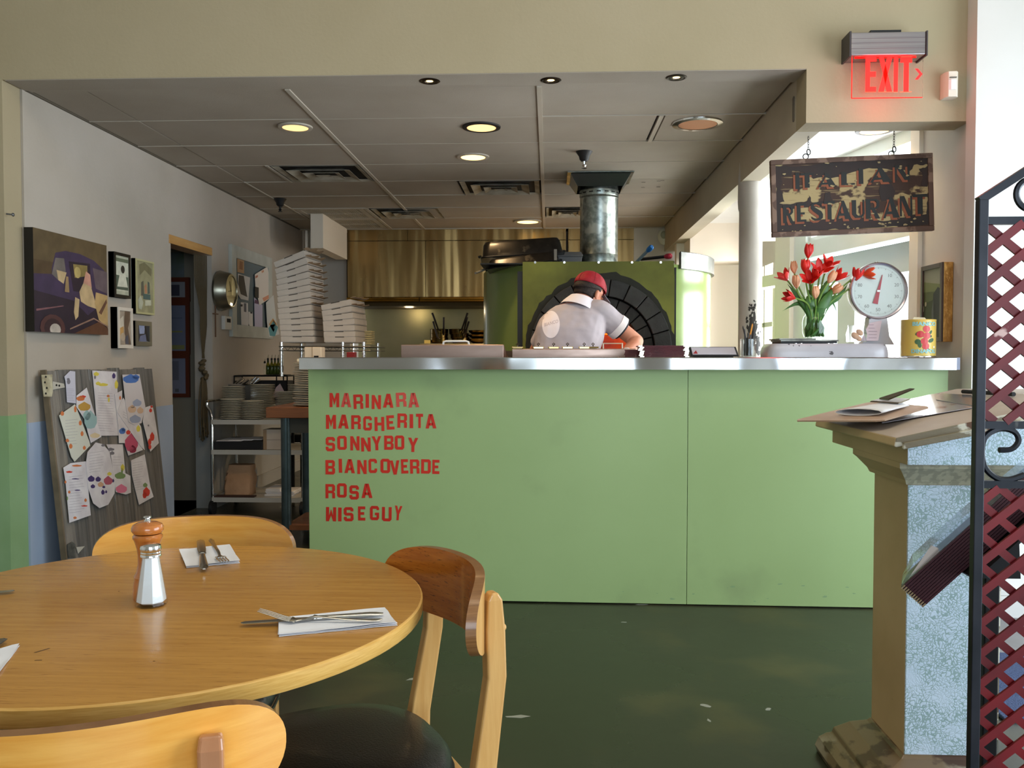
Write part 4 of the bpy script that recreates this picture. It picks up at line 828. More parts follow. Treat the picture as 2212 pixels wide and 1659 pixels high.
# ---------------------------------------------------------------- hostess stand
crk = mat('crackle_paint', (216, 232, 246), .42, c2=(202, 222, 236), ns=5, ramp=(.35, .65))
nt = crk.node_tree; B_ = nt.nodes['Principled BSDF']; Lk = nt.links.new
tc = nt.nodes.new('ShaderNodeTexCoord'); nz = nt.nodes.new('ShaderNodeTexNoise'); nz.inputs['Scale'].default_value = 22; Lk(tc.outputs['Object'], nz.inputs[0])
mp = nt.nodes.new('ShaderNodeMix'); mp.data_type = 'VECTOR'; mp.inputs[0].default_value = .06; Lk(tc.outputs['Object'], mp.inputs[4]); Lk(nz.outputs['Color'], mp.inputs[5])
vo = nt.nodes.new('ShaderNodeTexVoronoi'); vo.feature = 'DISTANCE_TO_EDGE'; vo.inputs['Scale'].default_value = 115; Lk(mp.outputs[1], vo.inputs['Vector'])
n2 = nt.nodes.new('ShaderNodeTexNoise'); n2.inputs['Scale'].default_value = 9; Lk(tc.outputs['Object'], n2.inputs[0])
mr = nt.nodes.new('ShaderNodeMapRange'); mr.inputs[1].default_value = .34; mr.inputs[2].default_value = .60; mr.inputs[3].default_value = .0; mr.inputs[4].default_value = .13; Lk(n2.outputs[0], mr.inputs[0])
lt = nt.nodes.new('ShaderNodeMath'); lt.operation = 'LESS_THAN'; Lk(vo.outputs[0], lt.inputs[0]); Lk(mr.outputs[0], lt.inputs[1])
old = B_.inputs['Base Color'].links[0].from_socket; mx = nt.nodes.new('ShaderNodeMix'); mx.data_type = 'RGBA'; Lk(lt.outputs[0], mx.inputs[0]); Lk(old, mx.inputs[6]); mx.inputs[7].default_value = lin((158, 184, 184)); Lk(mx.outputs[2], B_.inputs['Base Color'])
bp = nt.nodes.new('ShaderNodeBump'); bp.inputs['Strength'].default_value = .4; bp.inputs['Distance'].default_value = .002; Lk(vo.outputs[0], bp.inputs['Height']); Lk(bp.outputs[0], B_.inputs['Normal'])
tan = mat('stand_tan', (196, 170, 126), .5, c2=(180, 154, 110), ns=3, c3=(120, 88, 50), ns3=24, ramp3=(.72, .75))
chip = mat('stand_chipped', (206, 200, 180), .5, c2=(120, 108, 84), ns=9, st=(1, 1, 2), ramp=(.5, .54), c3=(92, 58, 30), ns3=14, ramp3=(.62, .65), bump=.3, bs=20)
YN, YF = 2.30, 2.535                       # shaft
xs0 = PY(1958, 1300, YN).x; xs1 = PY(2096, 1300, YN).x; zb = .085
p = thing('hostess_stand', 'weathered hostess stand with crackled pale paint, slanted top and tan side', 'lectern', ((xs0+xs1)/2, 2.42, 0))
def twoface(name, boxes, side=tan, front=crk, bev=.002, rings=None):
    b = MB()
    for q in boxes: b.box(*q)
    o = b.build(name, [side, front], p, smooth=0)
    for f_ in o.data.polygons:
        if f_.normal.y < -.7: f_.material_index = 1
    if bev: m_ = o.modifiers.new('bevel', 'BEVEL'); m_.width = bev; m_.segments = 1
    return o
twoface('shaft', [(xs0, YN, .10, xs1, YF, .875)])
b = MB(); b.box(xs1+.002, YN+.03, .10, xs1+.03, YF, .875); b.build('side_stile', flat((206, 206, 204), .5), p, smooth=0)
# stepped, moulded foot
b = MB()
def rect(x0, y0, x1, y1, z): return [Vector((x0, y0, z)), Vector((x1, y0, z)), Vector((x1, y1, z)), Vector((x0, y1, z))]
rr = []
for e, z in ((.140, 0), (.146, .02), (.136, .045), (.116, .060), (.102, .064), (.097, .080), (.062, .100), (.056, .104), (.012, .116), (.004, .124)):
    rr.append(rect(xs0-e, YN-e*.9, xs1+e*.8, YF+e*.35, z))
b.loft(rr); b.build('foot', mat('foot_worn', (112, 90, 62), .4, c2=(150, 140, 120), ns=4, ramp=(.56, .66), c3=(66, 38, 16), ns3=9, ramp3=(.52, .58), st3=(1, 1, 3), coat=.4), p, smooth=0, bev=.003)
# capital moulding under the desk box
XL, YA, YZ = .845, 2.165, 2.80             # low edge of the desk, near and far end
b = MB(); rr = []
for e, z in ((0, .835), (.008, .838), (.012, .85), (.03, .878), (.036, .885), (.036, .9)):
    rr.append(rect(xs0-e*1.2, YN-e*1.5, 1.34, YF+e*1.5, z))
b.loft(rr); o = b.build('moulding', [tan, mat('crackle_dark', (176, 172, 146), .55, c2=(150, 148, 126), ns=60, ramp=(.45, .55))], p, smooth=0)
for f_ in o.data.polygons:
    if f_.normal.y < -.5: f_.material_index = 1
ztl, ztr, XM, XR = .975, 1.066, 1.275, 1.36
b = MB(); sec = [(XL+.045, .900), (XR, .900), (XR, ztr-.02), (XM, ztr-.03), (XL+.045, ztl-.03)]
b.loft([[Vector((x, y, z)) for x, z in sec] for y in (YA+.03, YZ-.03)]); o = b.build('desk_box', [tan, crk], p, smooth=0, bev=.002)
for f_ in o.data.polygons:
    if f_.normal.y < -.7: f_.material_index = 1
b = MB(); th = .022
sec = [(XL, ztl-.012-th*.6), (XL+.006, ztl-th-.006), (XM, ztr-th-.004), (XR+.4, ztr-th), (XR+.4, ztr+.002), (XM+.01, ztr+.002), (XL+.02, ztl), (XL+.004, ztl-.004)]
b.loft([[Vector((x, y, z)) for x, z in sec] for y in (YA, YZ)]); o = b.build('top_board', [mat('board_top', (186, 172, 156), .5, c2=(168, 152, 136), ns=4), chip, tan], p, smooth=0, bev=.003)
for f_ in o.data.polygons:
    if f_.normal.y < -.7: f_.material_index = 1
    elif f_.normal.x < -.4: f_.material_index = 2
b = MB(); b.loft([[Vector((x, y, z)) for x, z in ((XL+.02, ztl-.032), (XM, ztr-.040), (XM, ztr-.022), (XL+.02, ztl-.016))] for y in (YA-.008, YA+.004)]); b.build('edge_moulding', chip, p, smooth=0, bev=.002)
b = MB(); b.box(XR-.03, YA+.08, 0, XR+.01, YA+.12, .9); b.box(XR-.03, YZ-.12, 0, XR+.01, YZ-.08, .9); b.build('back_leg', chip, p, smooth=0)
def onboard(x, y, h=0): s = (ztr-ztl)/(XM-XL); return Vector((x, y, (ztl+(x-XL)*s if x < XM else ztr+.002)+h))
def brd(px, py, h=.001):                   # sight line onto the slanted board
    d = ray(px, py); s = (ztr-ztl)/(XM-XL); k = (ztl-XL*s-CC.z)/(d.z-s*d.x); q = CC+d*k
    return onboard(q.x, max(YA+.02, min(YZ-.02, q.y)), h)
def sheet(name, label, cat, pts, m, th=.001, h=.002, group=None, parent=None, wav=0):
    P = [brd(x, y, h) for x, y in pts]; c = sum(P, Vector())/len(P)
    b = MB(); b.add(P+[q+Vector((0, 0, th)) for q in P], [tuple(range(len(P)))[::-1], tuple(range(len(P), 2*len(P)))]+[(k, (k+1) % len(P), len(P)+(k+1) % len(P), len(P)+k) for k in range(len(P))])
    o = b.build(name, m, parent, smooth=0)
    if label: tag(o, label, cat, group)
    return o
gl = mat('laminate_print', (176, 166, 176), .12, c2=(214, 208, 216), ns=5, coat=1, c3=(150, 90, 92), ns3=6, ramp3=(.62, .66), st3=(1, 1, 1))
s1 = sheet('laminated_sheet', 'glossy laminated floor plan taped to the slanted top of the hostess stand', 'sheet', [(1905, 915), (2100, 882), (2100, 858), (2008, 852), (1870, 885)], gl, .0012, .001)
sheet('laminated_sheet', 'grey laminated sheet lying under the black pen on the hostess stand', 'sheet', [(2022, 866), (2108, 880), (2098, 856), (2030, 852)], mat('laminate_grey', (150, 148, 156), .15, c2=(168, 166, 172), ns=4, coat=1), .0012, .0028)
# clipboard: brown board overhanging the low edge, folded paper, spring clip
cb = thing('clipboard', 'brown hardboard clipboard with folded white paper overhanging the hostess stand', 'clipboard', onboard(.95, 2.45, 0))
def ob(x, y, h): s = .16; return Vector((x, y, ztl+.004+h+(x-XL)*s))
c1 = [PY(1712, 896, 2.62), PY(1905, 899, 2.30), PY(2012, 861, 2.42), PY(1880, 862, 2.78)]
zz_ = lambda q: Vector((q.x, q.y, ztl+.010+(q.x-.78)*.17))
A0, B0, C0, D0 = [zz_(q) for q in c1]
b = MB(); ring = []
for q0, q1 in ((A0, B0), (B0, C0), (C0, D0), (D0, A0)):
    ring += [q0.lerp(q1, .06), q0.lerp(q1, .94)]
b.add([q for q in ring]+[q+Vector((0, 0, .004)) for q in ring], [tuple(range(8))[::-1], tuple(range(8, 16))]+[(k, (k+1) % 8, 8+(k+1) % 8, 8+k) for k in range(8)]); b.build('board', [mat('hardboard', (190, 160, 134), .5, c2=(174, 142, 116), ns=5)], cb, smooth=0)
def cbp(u, v, h): q = (A0*(1-u)+B0*u)*(1-v)+(D0*(1-u)+C0*u)*v; return q+Vector((0, 0, .004+h))
b = MB(); n = 12
rows = []
for k in range(n+1):                       # folded bundle: a flattened loop of paper
    a_ = 2*PI*k/n; hh = .010*math.sin(a_)+.011; uu = .40+.42*(math.cos(a_)*.5+.5)
    rows.append((uu, hh))
vs = []; m_ = 6
for j in range(m_+1):
    v = .25+.62*j/m_
    for uu, hh in rows: vs.append(cbp(.30+(uu-.40)*1.35*(1-.15*j/m_), v, hh*(1-.55*j/m_)))
b.add(vs, [(j*(n+1)+k, j*(n+1)+k+1, (j+1)*(n+1)+k+1, (j+1)*(n+1)+k) for j in range(m_) for k in range(n)]); o = b.build('folded_paper', papr, cb, smooth=70); q = o.modifiers.new('thick', 'SOLIDIFY'); q.thickness = .001
b = MB(); q0, q1 = cbp(.28, .95, .012), cbp(.75, .92, .012)
b.loft([[cbp(.25+.02*k, .78+.012*k, .013+.004*k), cbp(.72, .74+.012*k, .013+.004*k), cbp(.72, .96, .016+.004*k), cbp(.3, .98, .016+.004*k)] for k in range(2)]); b.build('clip_base', mat('clip_bronze', (110, 100, 80), .3, .9), cb, smooth=0, bev=.002)
b = MB(); a_ = cbp(.42, .84, .018); c_ = cbp(.78, .90, .048)
b.loft([[a_+Vector((0, 0, 0))+w_, c_+w_*.5, c_+Vector((.004, 0, .004))+w_*.5, a_+Vector((0, 0, .005))+w_] for w_ in (Vector((0, -.035, 0)), Vector((0, .035, 0)))]); b.build('clip_lever', mat('clip_bronze', (110, 100, 80)), cb, smooth=0, bev=.001)
q = PY(2061, 853, 2.40); q = brd(2063, 851, .008)
t = tag(MB().tube([brd(2080, 853, .010), brd(2190, 858, .008)], .006, 10).build('marker_pen', blackp), 'black marker pen lying on the flat part of the hostess stand', 'pen')
# ---------------------------------------------------------------- menu holder with the tilted pile, behind the lattice
mh = thing('menu_holder', 'black iron pedestal holding the tilted pile of dark menus behind the lattice', 'stand', (PY(2140, 1659, 2.0).x, 2.05, 0))
px_ = PY(2135, 1400, 2.05).x
b = MB(); b.box(px_-.017, 2.035, .02, px_+.017, 2.07, .72); b.build('post', black, mh, smooth=0, bev=.003)
b = MB(); b.lathe((px_, 2.052, 0), [(.16, 0), (.15, .012), (.03, .02)], 24); b.build('base', black, mh)
def mp_(px, py): return PY(px, py, 2.0)
m0, m1 = mp_(1996, 1314), mp_(2240, 1096)  # lower edge line of the pile
ax = (m1-m0).normalized(); up_ = Vector((-ax.z, 0, ax.x))
b = MB(); b.bar(m0+ax*.12+Vector((0, .03, 0))-up_*.004, m1+Vector((0, .03, 0))-up_*.004, .17, .006, up=up_); b.build('tray', black, mh, smooth=0)
b = MB(); b.add([Vector((px_-.05, 2.03, .66)), Vector((px_+.06, 2.03, .66)), Vector((px_+.05, 2.03, .83)), Vector((px_-.02, 2.03, .74))]+[Vector((px_-.05, 2.06, .66)), Vector((px_+.06, 2.06, .66)), Vector((px_+.05, 2.06, .83)), Vector((px_-.02, 2.06, .74))], [(0, 1, 2, 3), (7, 6, 5, 4), (0, 4, 5, 1), (1, 5, 6, 2), (2, 6, 7, 3), (3, 7, 4, 0)]); b.build('bracket', black, mh, smooth=0)
b = MB(); b.cyl((px_+.01, 2.028, .735), (px_+.01, 2.022, .735), .009); b.build('bolt', chrome, mh)
NM = 11; th = .0062
for i in range(NM):
    o_ = m0+up_*(th*(NM-1-i)+.003)-ax*(.0006*((NM-1-i)))*.9; L_ = .40
    t = thing('menu', 'dark wine menu, %s of the tilted pile in the iron holder' % ordn(i, NM), 'menu', o_+Vector((0, .0, 0)), group='tilted menus in the iron holder')
    b = MB(); Mx = Matrix((ax, Vector((.39, .92, 0)), up_)).transposed().to_4x4(); Mx.translation = o_
    b.box(0, 0, 0, L_, .10, th*.8, Mx); b.build('cover', mat('menu_wine', (58, 14, 22), .4), t, smooth=0)
    for c0_ in (-.0012, L_-.016): b = MB(); b.box(c0_+(.006 if c0_ > 0 else 0), -.0012, .001, c0_+(.0172 if c0_ > 0 else .011), .006, th*.7, Mx); b.build('corner', mat('corner_brass', (190, 170, 130), .3, .9), t, smooth=0)
# clear film and paper tucked over the pile
Mx = Matrix((ax, Vector((.39, .92, 0)), up_)).transposed().to_4x4(); Mx.translation = m0+up_*(th*NM+.004)
t = thing('paper_menu', 'white paper menu sliding out under a clear sleeve on top of the tilted pile', 'paper', Mx @ Vector((.02, 0, 0)))
quadplate('sheet', [PY(1950, 1268, 2.01), PY(1968, 1284, 2.01), PY(2058, 1196, 2.03), PY(2012, 1178, 2.06)], papr, t, .001)
b = MB(); b.loft([[Mx @ Vector((x, y, z)) for y, z in ((.0, 0), (.098, 0), (.098, .026*s+.002), (.0, .022*s+.002))] for x, s in ((.0, .0), (.05, .8), (.2, .9), (.38, .5))]); b.build('clear_sleeve', thin_glass('sleeve_film', (.86, .87, .9), .12), t, smooth=0)
# ---------------------------------------------------------------- red lattice screen
LY = 1.62
iron = mat('iron_worn', (28, 30, 36), .4, .4, c2=(44, 44, 50), ns=12, c3=(150, 146, 136), ns3=7, ramp3=(.66, .70), st3=(1, 1, .5))
redw = mat('lattice_red', (128, 18, 24), .4, c2=(96, 16, 22), ns=6, c3=(220, 180, 170), ns3=13, ramp3=(.69, .72))
lp = PY(2112, 1000, LY); x0 = lp.x; xR = x0+.62
ls = thing('lattice_screen', 'black iron garden screen with crossed red slats and scrollwork', 'screen', (x0+.3, LY, 0))
def lz(py): return PY(2120, py, LY).z
ztop = lz(432)
for x in (x0, xR):
    b = MB(); b.box(x-.0085, LY-.0085, 0, x+.0085, LY+.0085, ztop); b.build('post', iron, ls, smooth=0, bev=.0015)
zr = [ztop-.038, lz(918), lz(1046), .10]
for z in zr:
    b = MB(); b.box(x0+.0085, LY-.006, z-.0065, xR-.0085, LY+.006, z+.007); b.build('cross_rail', iron, ls, smooth=0)
pk = Vector((x0+.31, LY, ztop+.205))
b = MB(); b.bar((x0-.006, LY, ztop-.002), pk, .014, .016, up=(0, 1, 0)); b.build('gable_bar', iron, ls, smooth=0)
b = MB(); b.bar(pk, (xR, LY, ztop), .014, .016, up=(0, 1, 0)); b.build('gable_bar', iron, ls, smooth=0)
def scroll(c, r, a0, a1, sh=.35, cy=1.0):
    pts = []
    for k in range(29):
        s = k/28; a = a0+(a1-a0)*s; rr_ = r*(1-sh*s); pts.append(Vector((c[0]+rr_*math.cos(a), LY, c[1]+rr_*math.sin(a)*cy)))
    b = MB(); b.tube(pts, .0055, 6); return b.build('scroll', iron, ls)
zc1, zc2 = zr[1], zr[2]
def SP(px, py): q = PY(px, py, LY); return q
for mir in (0, 1, 2):
    def mm(q): 
        if mir == 0: return q
        if mir == 1: return Vector((2*(x0+.155)-q.x, q.y, q.z))
        return Vector((q.x+.31, q.y, q.z))
    b = MB(); b.tube([mm(q) for q in spline([SP(2158, 972), SP(2185, 970), SP(2200, 952), SP(2190, 932), SP(2160, 926), SP(2130, 942), SP(2121, 975), SP(2128, 1010), SP(2152, 1032), SP(2180, 1036), SP(2212, 1026)], 44)], .0055, 6); b.build('scroll', iron, ls)
scroll((x0+.088, ztop+.012), .030, PI*1.4, PI*-.4); scroll((x0+.20, ztop+.06), .05, PI*1.1, -PI*.6); scroll((xR-.088, ztop+.012), .03, -PI*.4, PI*1.4)
# slats: two crossing layers, clipped to the frame
def slats(zlo, zhi):
    pit = .0565; sl = math.tan(math.radians(39.5)); dv = pit
    xa, xb = x0+.004, xR-.004
    for sgn, yo in ((1, -.0045), (-1, .0045)):
        c0 = zlo-(xb-xa)*sl-.2; k = 0
        z_ = math.floor(c0/dv)*dv
        while z_ < zhi+(xb-xa)*sl:
            # line z = z_ + sgn*sl*(x-xa)
            base = z_ if sgn > 0 else z_+(xb-xa)*sl*0
            def at(x): return base+sgn*sl*(x-xa)
            ts = [xa, xb]
            for zz in (zlo, zhi):
                ts.append(xa+(zz-base)/(sgn*sl))
            xs_ = sorted(x for x in ts if xa-1e-6 <= x <= xb+1e-6 and zlo-1e-6 <= at(x) <= zhi+1e-6)
            if len(xs_) >= 2 and xs_[-1]-xs_[0] > .012 and xs_[0] < x0+.36:
                p_, q_ = Vector((xs_[0], LY+yo, at(xs_[0]))), Vector((xs_[-1], LY+yo, at(xs_[-1])))
                b = MB(); b.bar(p_, q_, .0148, .005, up=(0, 1, 0)); b.build('slat', redw, ls, smooth=0)
            z_ += dv; k += 1
slats(zr[1]+.006, zr[0]-.004); slats(zr[3], zr[2]-.006)
# blue doormat on the pale floor by the pier
fm = mat('mat_blue', (58, 72, 108), .95, c2=(80, 94, 130), ns=160, bump=.6, bs=200)
a = PZ(2125, 1424, 0); c = PZ(2240, 1560, 0)
b = MB(); b.box(1.46, c.y, 0, 2.3, a.y+.05, .012); tag(b.build('door_mat', fm, smooth=0, bev=.004), 'speckled blue doormat on the floor behind the red lattice', 'mat')
struct(sbox('floor_entry', mat('entry_concrete', (138, 136, 138), .5, c2=(122, 120, 122), ns=3), [(1.62, 0, 0, 4.2, 3.95, .004)]))
# ---------------------------------------------------------------- pictures on the left wall (wall plane x = LX)
def WL(px, py, d=0): return PX(px, py, LX+d)
def picture(label, pts, depth, frm, group, layers, border=.012, edgem=None, name='framed_picture'):
    # pts: left-top, right-top, left-bottom of the front face in the photograph
    A = WL(*pts[0], depth); B_ = WL(*pts[1], depth); C = WL(*pts[2], depth)
    y0, y1, zt, z0 = A.y, B_.y, (A.z+B_.z)/2, C.z
    r = thing(name, label, 'picture', (LX, (y0+y1)/2, z0), group=group)
    b = MB(); b.box(LX+.001, y0, z0, LX+depth-.003, y1, zt); b.build('backing', edgem or frm, r, smooth=0)
    if border:
        for q in ((y0, z0, y0+border, zt), (y1-border, z0, y1, zt), (y0+border, z0, y1-border, z0+border), (y0+border, zt-border, y1-border, zt)):
            b = MB(); b.box(LX+.002, q[0], q[1], LX+depth+.003, q[2], q[3]); b.build('frame', frm, r, smooth=0)
    M = frame3((LX+depth-.003, y0, z0), (0, 1, 0), (0, 0, 1))
    M = Matrix(((0, 0, 1, LX+depth-.0028), (1, 0, 0, y0), (0, 1, 0, z0), (0, 0, 0, 1)))
    w, h = y1-y0, zt-z0; b = MB(); ms = []; 
    for k, (col, poly) in enumerate(layers):
        if col not in ms: ms.append(col)
        b.mi = ms.index(col); b.prism([(min(1, max(0, u))*w, (1-min(1, max(0, v)))*h) for u, v in poly], M @ Matrix.Translation((0, 0, .0002+.00012*k)), .00010)
    b.build('print', [mat('print_%02x%02x%02x' % c, c, .45, c2=tuple(max(0, int(q*.86)) for q in c), ns=14) for c in ms], r, smooth=0); return r
def blob(cx, cy, rx, ry, n=14, rot=0): return [(cx+rx*math.cos(2*PI*k/n)*math.cos(rot)-ry*math.sin(2*PI*k/n)*math.sin(rot), cy+rx*math.cos(2*PI*k/n)*math.sin(rot)+ry*math.sin(2*PI*k/n)*math.cos(rot)) for k in range(n)]
FULL = [(0, 0), (1, 0), (1, 1), (0, 1)]
blk = mat('frame_black', (22, 20, 18), .35)
bd, pu, pd_, tn, cr = (96, 80, 54), (64, 50, 78), (44, 32, 46), (160, 132, 92), (196, 170, 128)
picture('large dark canvas photo of a bride and groom stepping out of an old purple car', [(72, 491), (231, 530), (76, 716)], .05, blk, 'pictures on the wall beside the doorway', [
 (bd, FULL), ((84, 66, 44), [(0, .3), (.25, .3), (.2, .55), (0, .5)]),
 (pu, [(.22, .36), (.27, .20), (.40, .16), (.6, .16), (.8, .2), (.95, .28), (1, .34), (1, 1), (0, 1), (0, .44), (.22, .42)]),
 (pd_, [(0, .60), (.5, .66), (.7, .8), (1, .6), (1, 1), (0, 1)]), ((112, 104, 98), [(.22, .42), (.27, .25), (.38, .24), (.40, .36), (.37, .50), (.30, .47)]), (cr, [(.28, .37), (.41, .38), (.37, .50), (.30, .47)]),
 (pd_, [(.44, .26), (.74, .24), (.76, .56), (.5, .56)]), ((100, 86, 92), [(.78, .28), (1, .30), (1, .54), (.82, .50)]), ((138, 120, 70), [(.50, .28), (.70, .27), (.70, .38), (.52, .42)]),
 ((180, 160, 100), blob(.56, .36, .045, .06)), ((204, 150, 130), [(.68, .33), (.74, .36), (.76, .5), (.68, .52), (.64, .46)]),
 (cr, [(.64, .46), (.75, .49), (.80, .62), (.82, .72), (.70, .70), (.60, .66), (.58, .56)]), (cr, [(.52, .62), (.58, .64), (.56, .82), (.52, .86), (.50, .78)]),
 ((186, 156, 106), [(.82, .54), (1, .56), (1, .92), (.86, .84), (.80, .66)]), ((110, 76, 60), [(.86, .76), (.98, .60), (.99, .64), (.90, .78)]),
 (tn, [(.40, .42), (.43, .42), (.44, .58), (.38, .58)]), ((126, 84, 88), [(.02, .78), (.36, .72), (.36, .73), (.02, .80)]),
 ((86, 52, 50), blob(.22, .96, .16, .14)), ((58, 36, 40), blob(.22, .96, .11, .10)), ((190, 178, 166), blob(.25, .97, .07, .06)),
 ((150, 118, 100), [(.44, .95), (.78, .82), (.79, .835), (.44, .965)]), ((150, 118, 100), [(.78, .82), (1, .9), (1, .915), (.78, .835)]), ((96, 62, 44), [(.5, 1), (.86, .86), (1, .93), (1, 1)])], border=0, edgem=blk)
picture('small black-framed sepia photo of a seated figure, touching the big canvas', [(246, 542), (281, 552), (247, 641)], .035, blk, 'pictures on the wall beside the doorway', [((188, 190, 168), FULL), ((104, 112, 90), [(.1, .12), (.9, .12), (.9, .2), (.1, .2)]), ((206, 208, 190), [(.12, .2), (.88, .2), (.88, .85), (.12, .85)]), ((84, 96, 82), [(.12, .5), (.88, .52), (.88, .82), (.12, .82)]), ((50, 46, 40), blob(.55, .36, .12, .09)), ((214, 214, 196), [(.35, .48), (.7, .46), (.85, .75), (.2, .76)])], border=.018)
gf = mat('frame_pale_gilt', (176, 172, 128), .5)
picture('pale gilt-framed antique print of three figures in a garden', [(293, 556), (332, 568), (293, 677)], .03, gf, 'pictures on the wall beside the doorway', [((160, 156, 122), FULL), ((120, 116, 86), [(.2, .1), (.5, .04), (.9, .14), (.86, .28), (.5, .18), (.22, .3)]), ((96, 96, 84), [(.3, .42), (.42, .38), (.46, .66), (.28, .66)]), ((186, 130, 96), [(.48, .48), (.58, .42), (.62, .6), (.5, .62)]), ((84, 98, 92), [(.66, .38), (.76, .40), (.78, .6), (.64, .62)]), ((186, 190, 170), [(.12, .74), (.26, .66), (.4, .78), (.3, .92), (.16, .9)]), ((74, 100, 98), [(.4, .62), (.8, .62), (.8, .72), (.4, .72)]), ((206, 208, 184), [(.5, .74), (.84, .72), (.84, .82), (.5, .84)])], border=.012, edgem=mat('frame_teal_edge', (62, 110, 112), .6))
wf = mat('frame_whitewash', (206, 198, 186), .5)
picture('white-framed small painting of a standing figure below the black-framed photo', [(254, 662), (286, 667), (252, 752)], .045, wf, 'pictures on the wall beside the doorway', [((170, 156, 140), FULL), ((214, 206, 190), [(.15, .3), (.4, .2), (.42, .5), (.18, .6)]), ((110, 90, 74), [(.5, .06), (.85, .06), (.85, .3), (.7, .5), (.9, .9), (.5, .9), (.45, .4)]), ((196, 152, 90), [(.1, .52), (.4, .46), (.4, .7), (.12, .78)]), ((190, 172, 150), blob(.35, .72, .16, .1)), ((84, 84, 96), [(.5, .72), (.7, .66), (.74, .9), (.52, .9)])], border=.02, edgem=mat('frame_wood_edge', (150, 130, 108), .6))
picture('little pewter-framed blue picture, lowest in the group on the wall', [(293, 694), (327, 694), (292, 747)], .02, mat('frame_pewter', (120, 116, 102), .35, .5), 'pictures on the wall beside the doorway', [((50, 52, 60), FULL), ((150, 162, 196), [(.22, .16), (.6, .14), (.56, .5), (.26, .52)]), ((110, 118, 150), [(.3, .6), (.7, .5), (.8, .84), (.2, .84)]), ((28, 26, 30), [(.56, .2), (.66, .2), (.84, .8), (.7, .8)])], border=.028)
# nail
p = WL(14, 462); t = MB().cyl((LX, p.y, p.z), (LX+.03, p.y, p.z-.004), .004).ell((LX+.032, p.y, p.z-.004), (.006, .009, .009)).build('wall_nail', mat('nail_grey', (110, 110, 108), .4, .8)); tag(t, 'grey nail sticking out of the wall above the big canvas', 'nail')
# ---------------------------------------------------------------- weathered plank panel leaning on the wall, pinned with drawn letters
A = WL(92, 802, .02); yA = A.y; yB = WL(322, 805, .02).y; zT = 1.10; zB_ = .0
lean = .105; nb = Vector((LX+.012+lean, 0, 0)); 
def PB(u, z, off=0):                       # u along the panel (world y), z along its height
    k = z/zT; n_ = Vector((zT, 0, lean)).normalized(); return Vector((LX+.018+lean*(1-k), u, z+.001))+n_*off
pl = thing('plank_panel', 'old grey plank door panel with iron hinges leaning on the blue wall', 'panel', (LX+.07, (yA+yB)/2, 0))
plm = [mat('plank_grey_%d' % k, c, .8, c2=tuple(int(q*.72) for q in c), ns=3, st=(1, 14, .8), ramp=(.3, .7), c3=(158, 166, 172), ns3=3, st3=(1, 12, 1.4), ramp3=(.66, .74), bump=.5, bs=8, bst=(1, 14, .8)) for k, c in enumerate(((134, 128, 120), (120, 117, 112), (146, 140, 130), (104, 100, 94)))]
npk = 11; wd = (yB-yA)/npk
for k in range(npk):
    y0, y1 = yA+k*wd+.002, yA+(k+1)*wd-.002; top = zT-RN.uniform(0, .012); o0 = RN.uniform(0, .004)
    b = MB(); q = [PB(y0, 0, 0), PB(y1, 0, 0), PB(y1, top, 0), PB(y0, top, 0)]; q2 = [PB(y0, 0, .02+o0), PB(y1, 0, .02+o0), PB(y1, top, .02+o0), PB(y0, top, .02+o0)]
    b.add(q+q2, [(0, 3, 2, 1), (4, 5, 6, 7), (0, 1, 5, 4), (1, 2, 6, 5), (2, 3, 7, 6), (3, 0, 4, 7)]); b.build('plank', plm[RN.randrange(4)], pl, smooth=0, bev=.0015)
b = MB(); b.add([PB(yA-.012, 0, -.004), PB(yA, 0, -.004), PB(yA, zT, -.004), PB(yA-.012, zT, -.004), PB(yA-.012, 0, .024), PB(yA, 0, .024), PB(yA, zT, .024), PB(yA-.012, zT, .024)], [(0, 3, 2, 1), (4, 5, 6, 7), (0, 1, 5, 4), (1, 2, 6, 5), (2, 3, 7, 6), (3, 0, 4, 7)]); b.build('edge_strip', mat('plank_edge', (128, 112, 90), .8, c2=(96, 84, 66), ns=6), pl, smooth=0)
def onPB(px, py, off=.026):
    d = ray(px, py); n_ = Vector((zT, 0, lean)).normalized(); o = PB(0, 0, off); k = (o-CC).dot(n_)/d.dot(n_); return CC+d*k
hm = mat('hinge_cream', (196, 190, 162), .6, c2=(150, 140, 112), ns=20)
def plate(name, pts, m, par, off=.026, th=.003):
    P = [onPB(x, y, off) for x, y in pts]; n_ = Vector((zT, 0, lean)).normalized(); N = len(P)
    b = MB(); b.add(P+[q+n_*th for q in P], [tuple(range(N)), tuple(range(N, 2*N))[::-1]]+[(k, (k+1) % N, N+(k+1) % N, N+k) for k in range(N)]); return b.build(name, m, par, smooth=0)
hg = plate('hinge', [(89, 810), (112, 809), (112, 826), (113, 846), (111, 857), (94, 857)], hm, pl)
plate('hinge_strap', [(113, 824), (137, 829), (139, 837), (113, 842)], mat('hinge_pale', (186, 182, 170), .5), pl)
for x, y in ((99, 814), (97, 826), (101, 838), (99, 850), (122, 832), (128, 833)): plate('screw_hole', [(x+2*math.cos(k), y+2.6*math.sin(k)) for k in (0, 1, 2, 3, 4, 5)], dark, pl, .0293, .0006)
plate('hinge', [(145, 1176), (155, 1170), (162, 1176), (162, 1206), (147, 1206)], mat('hinge_dark', (96, 96, 90), .6, c2=(60, 60, 56), ns=30), pl)
plate('hinge_strap', [(164, 1182), (182, 1180), (168, 1196)], mat('hinge_pale', (186, 182, 170)), pl)
def zp(x, y): return (60+x/3.685, 770+y/3.687)
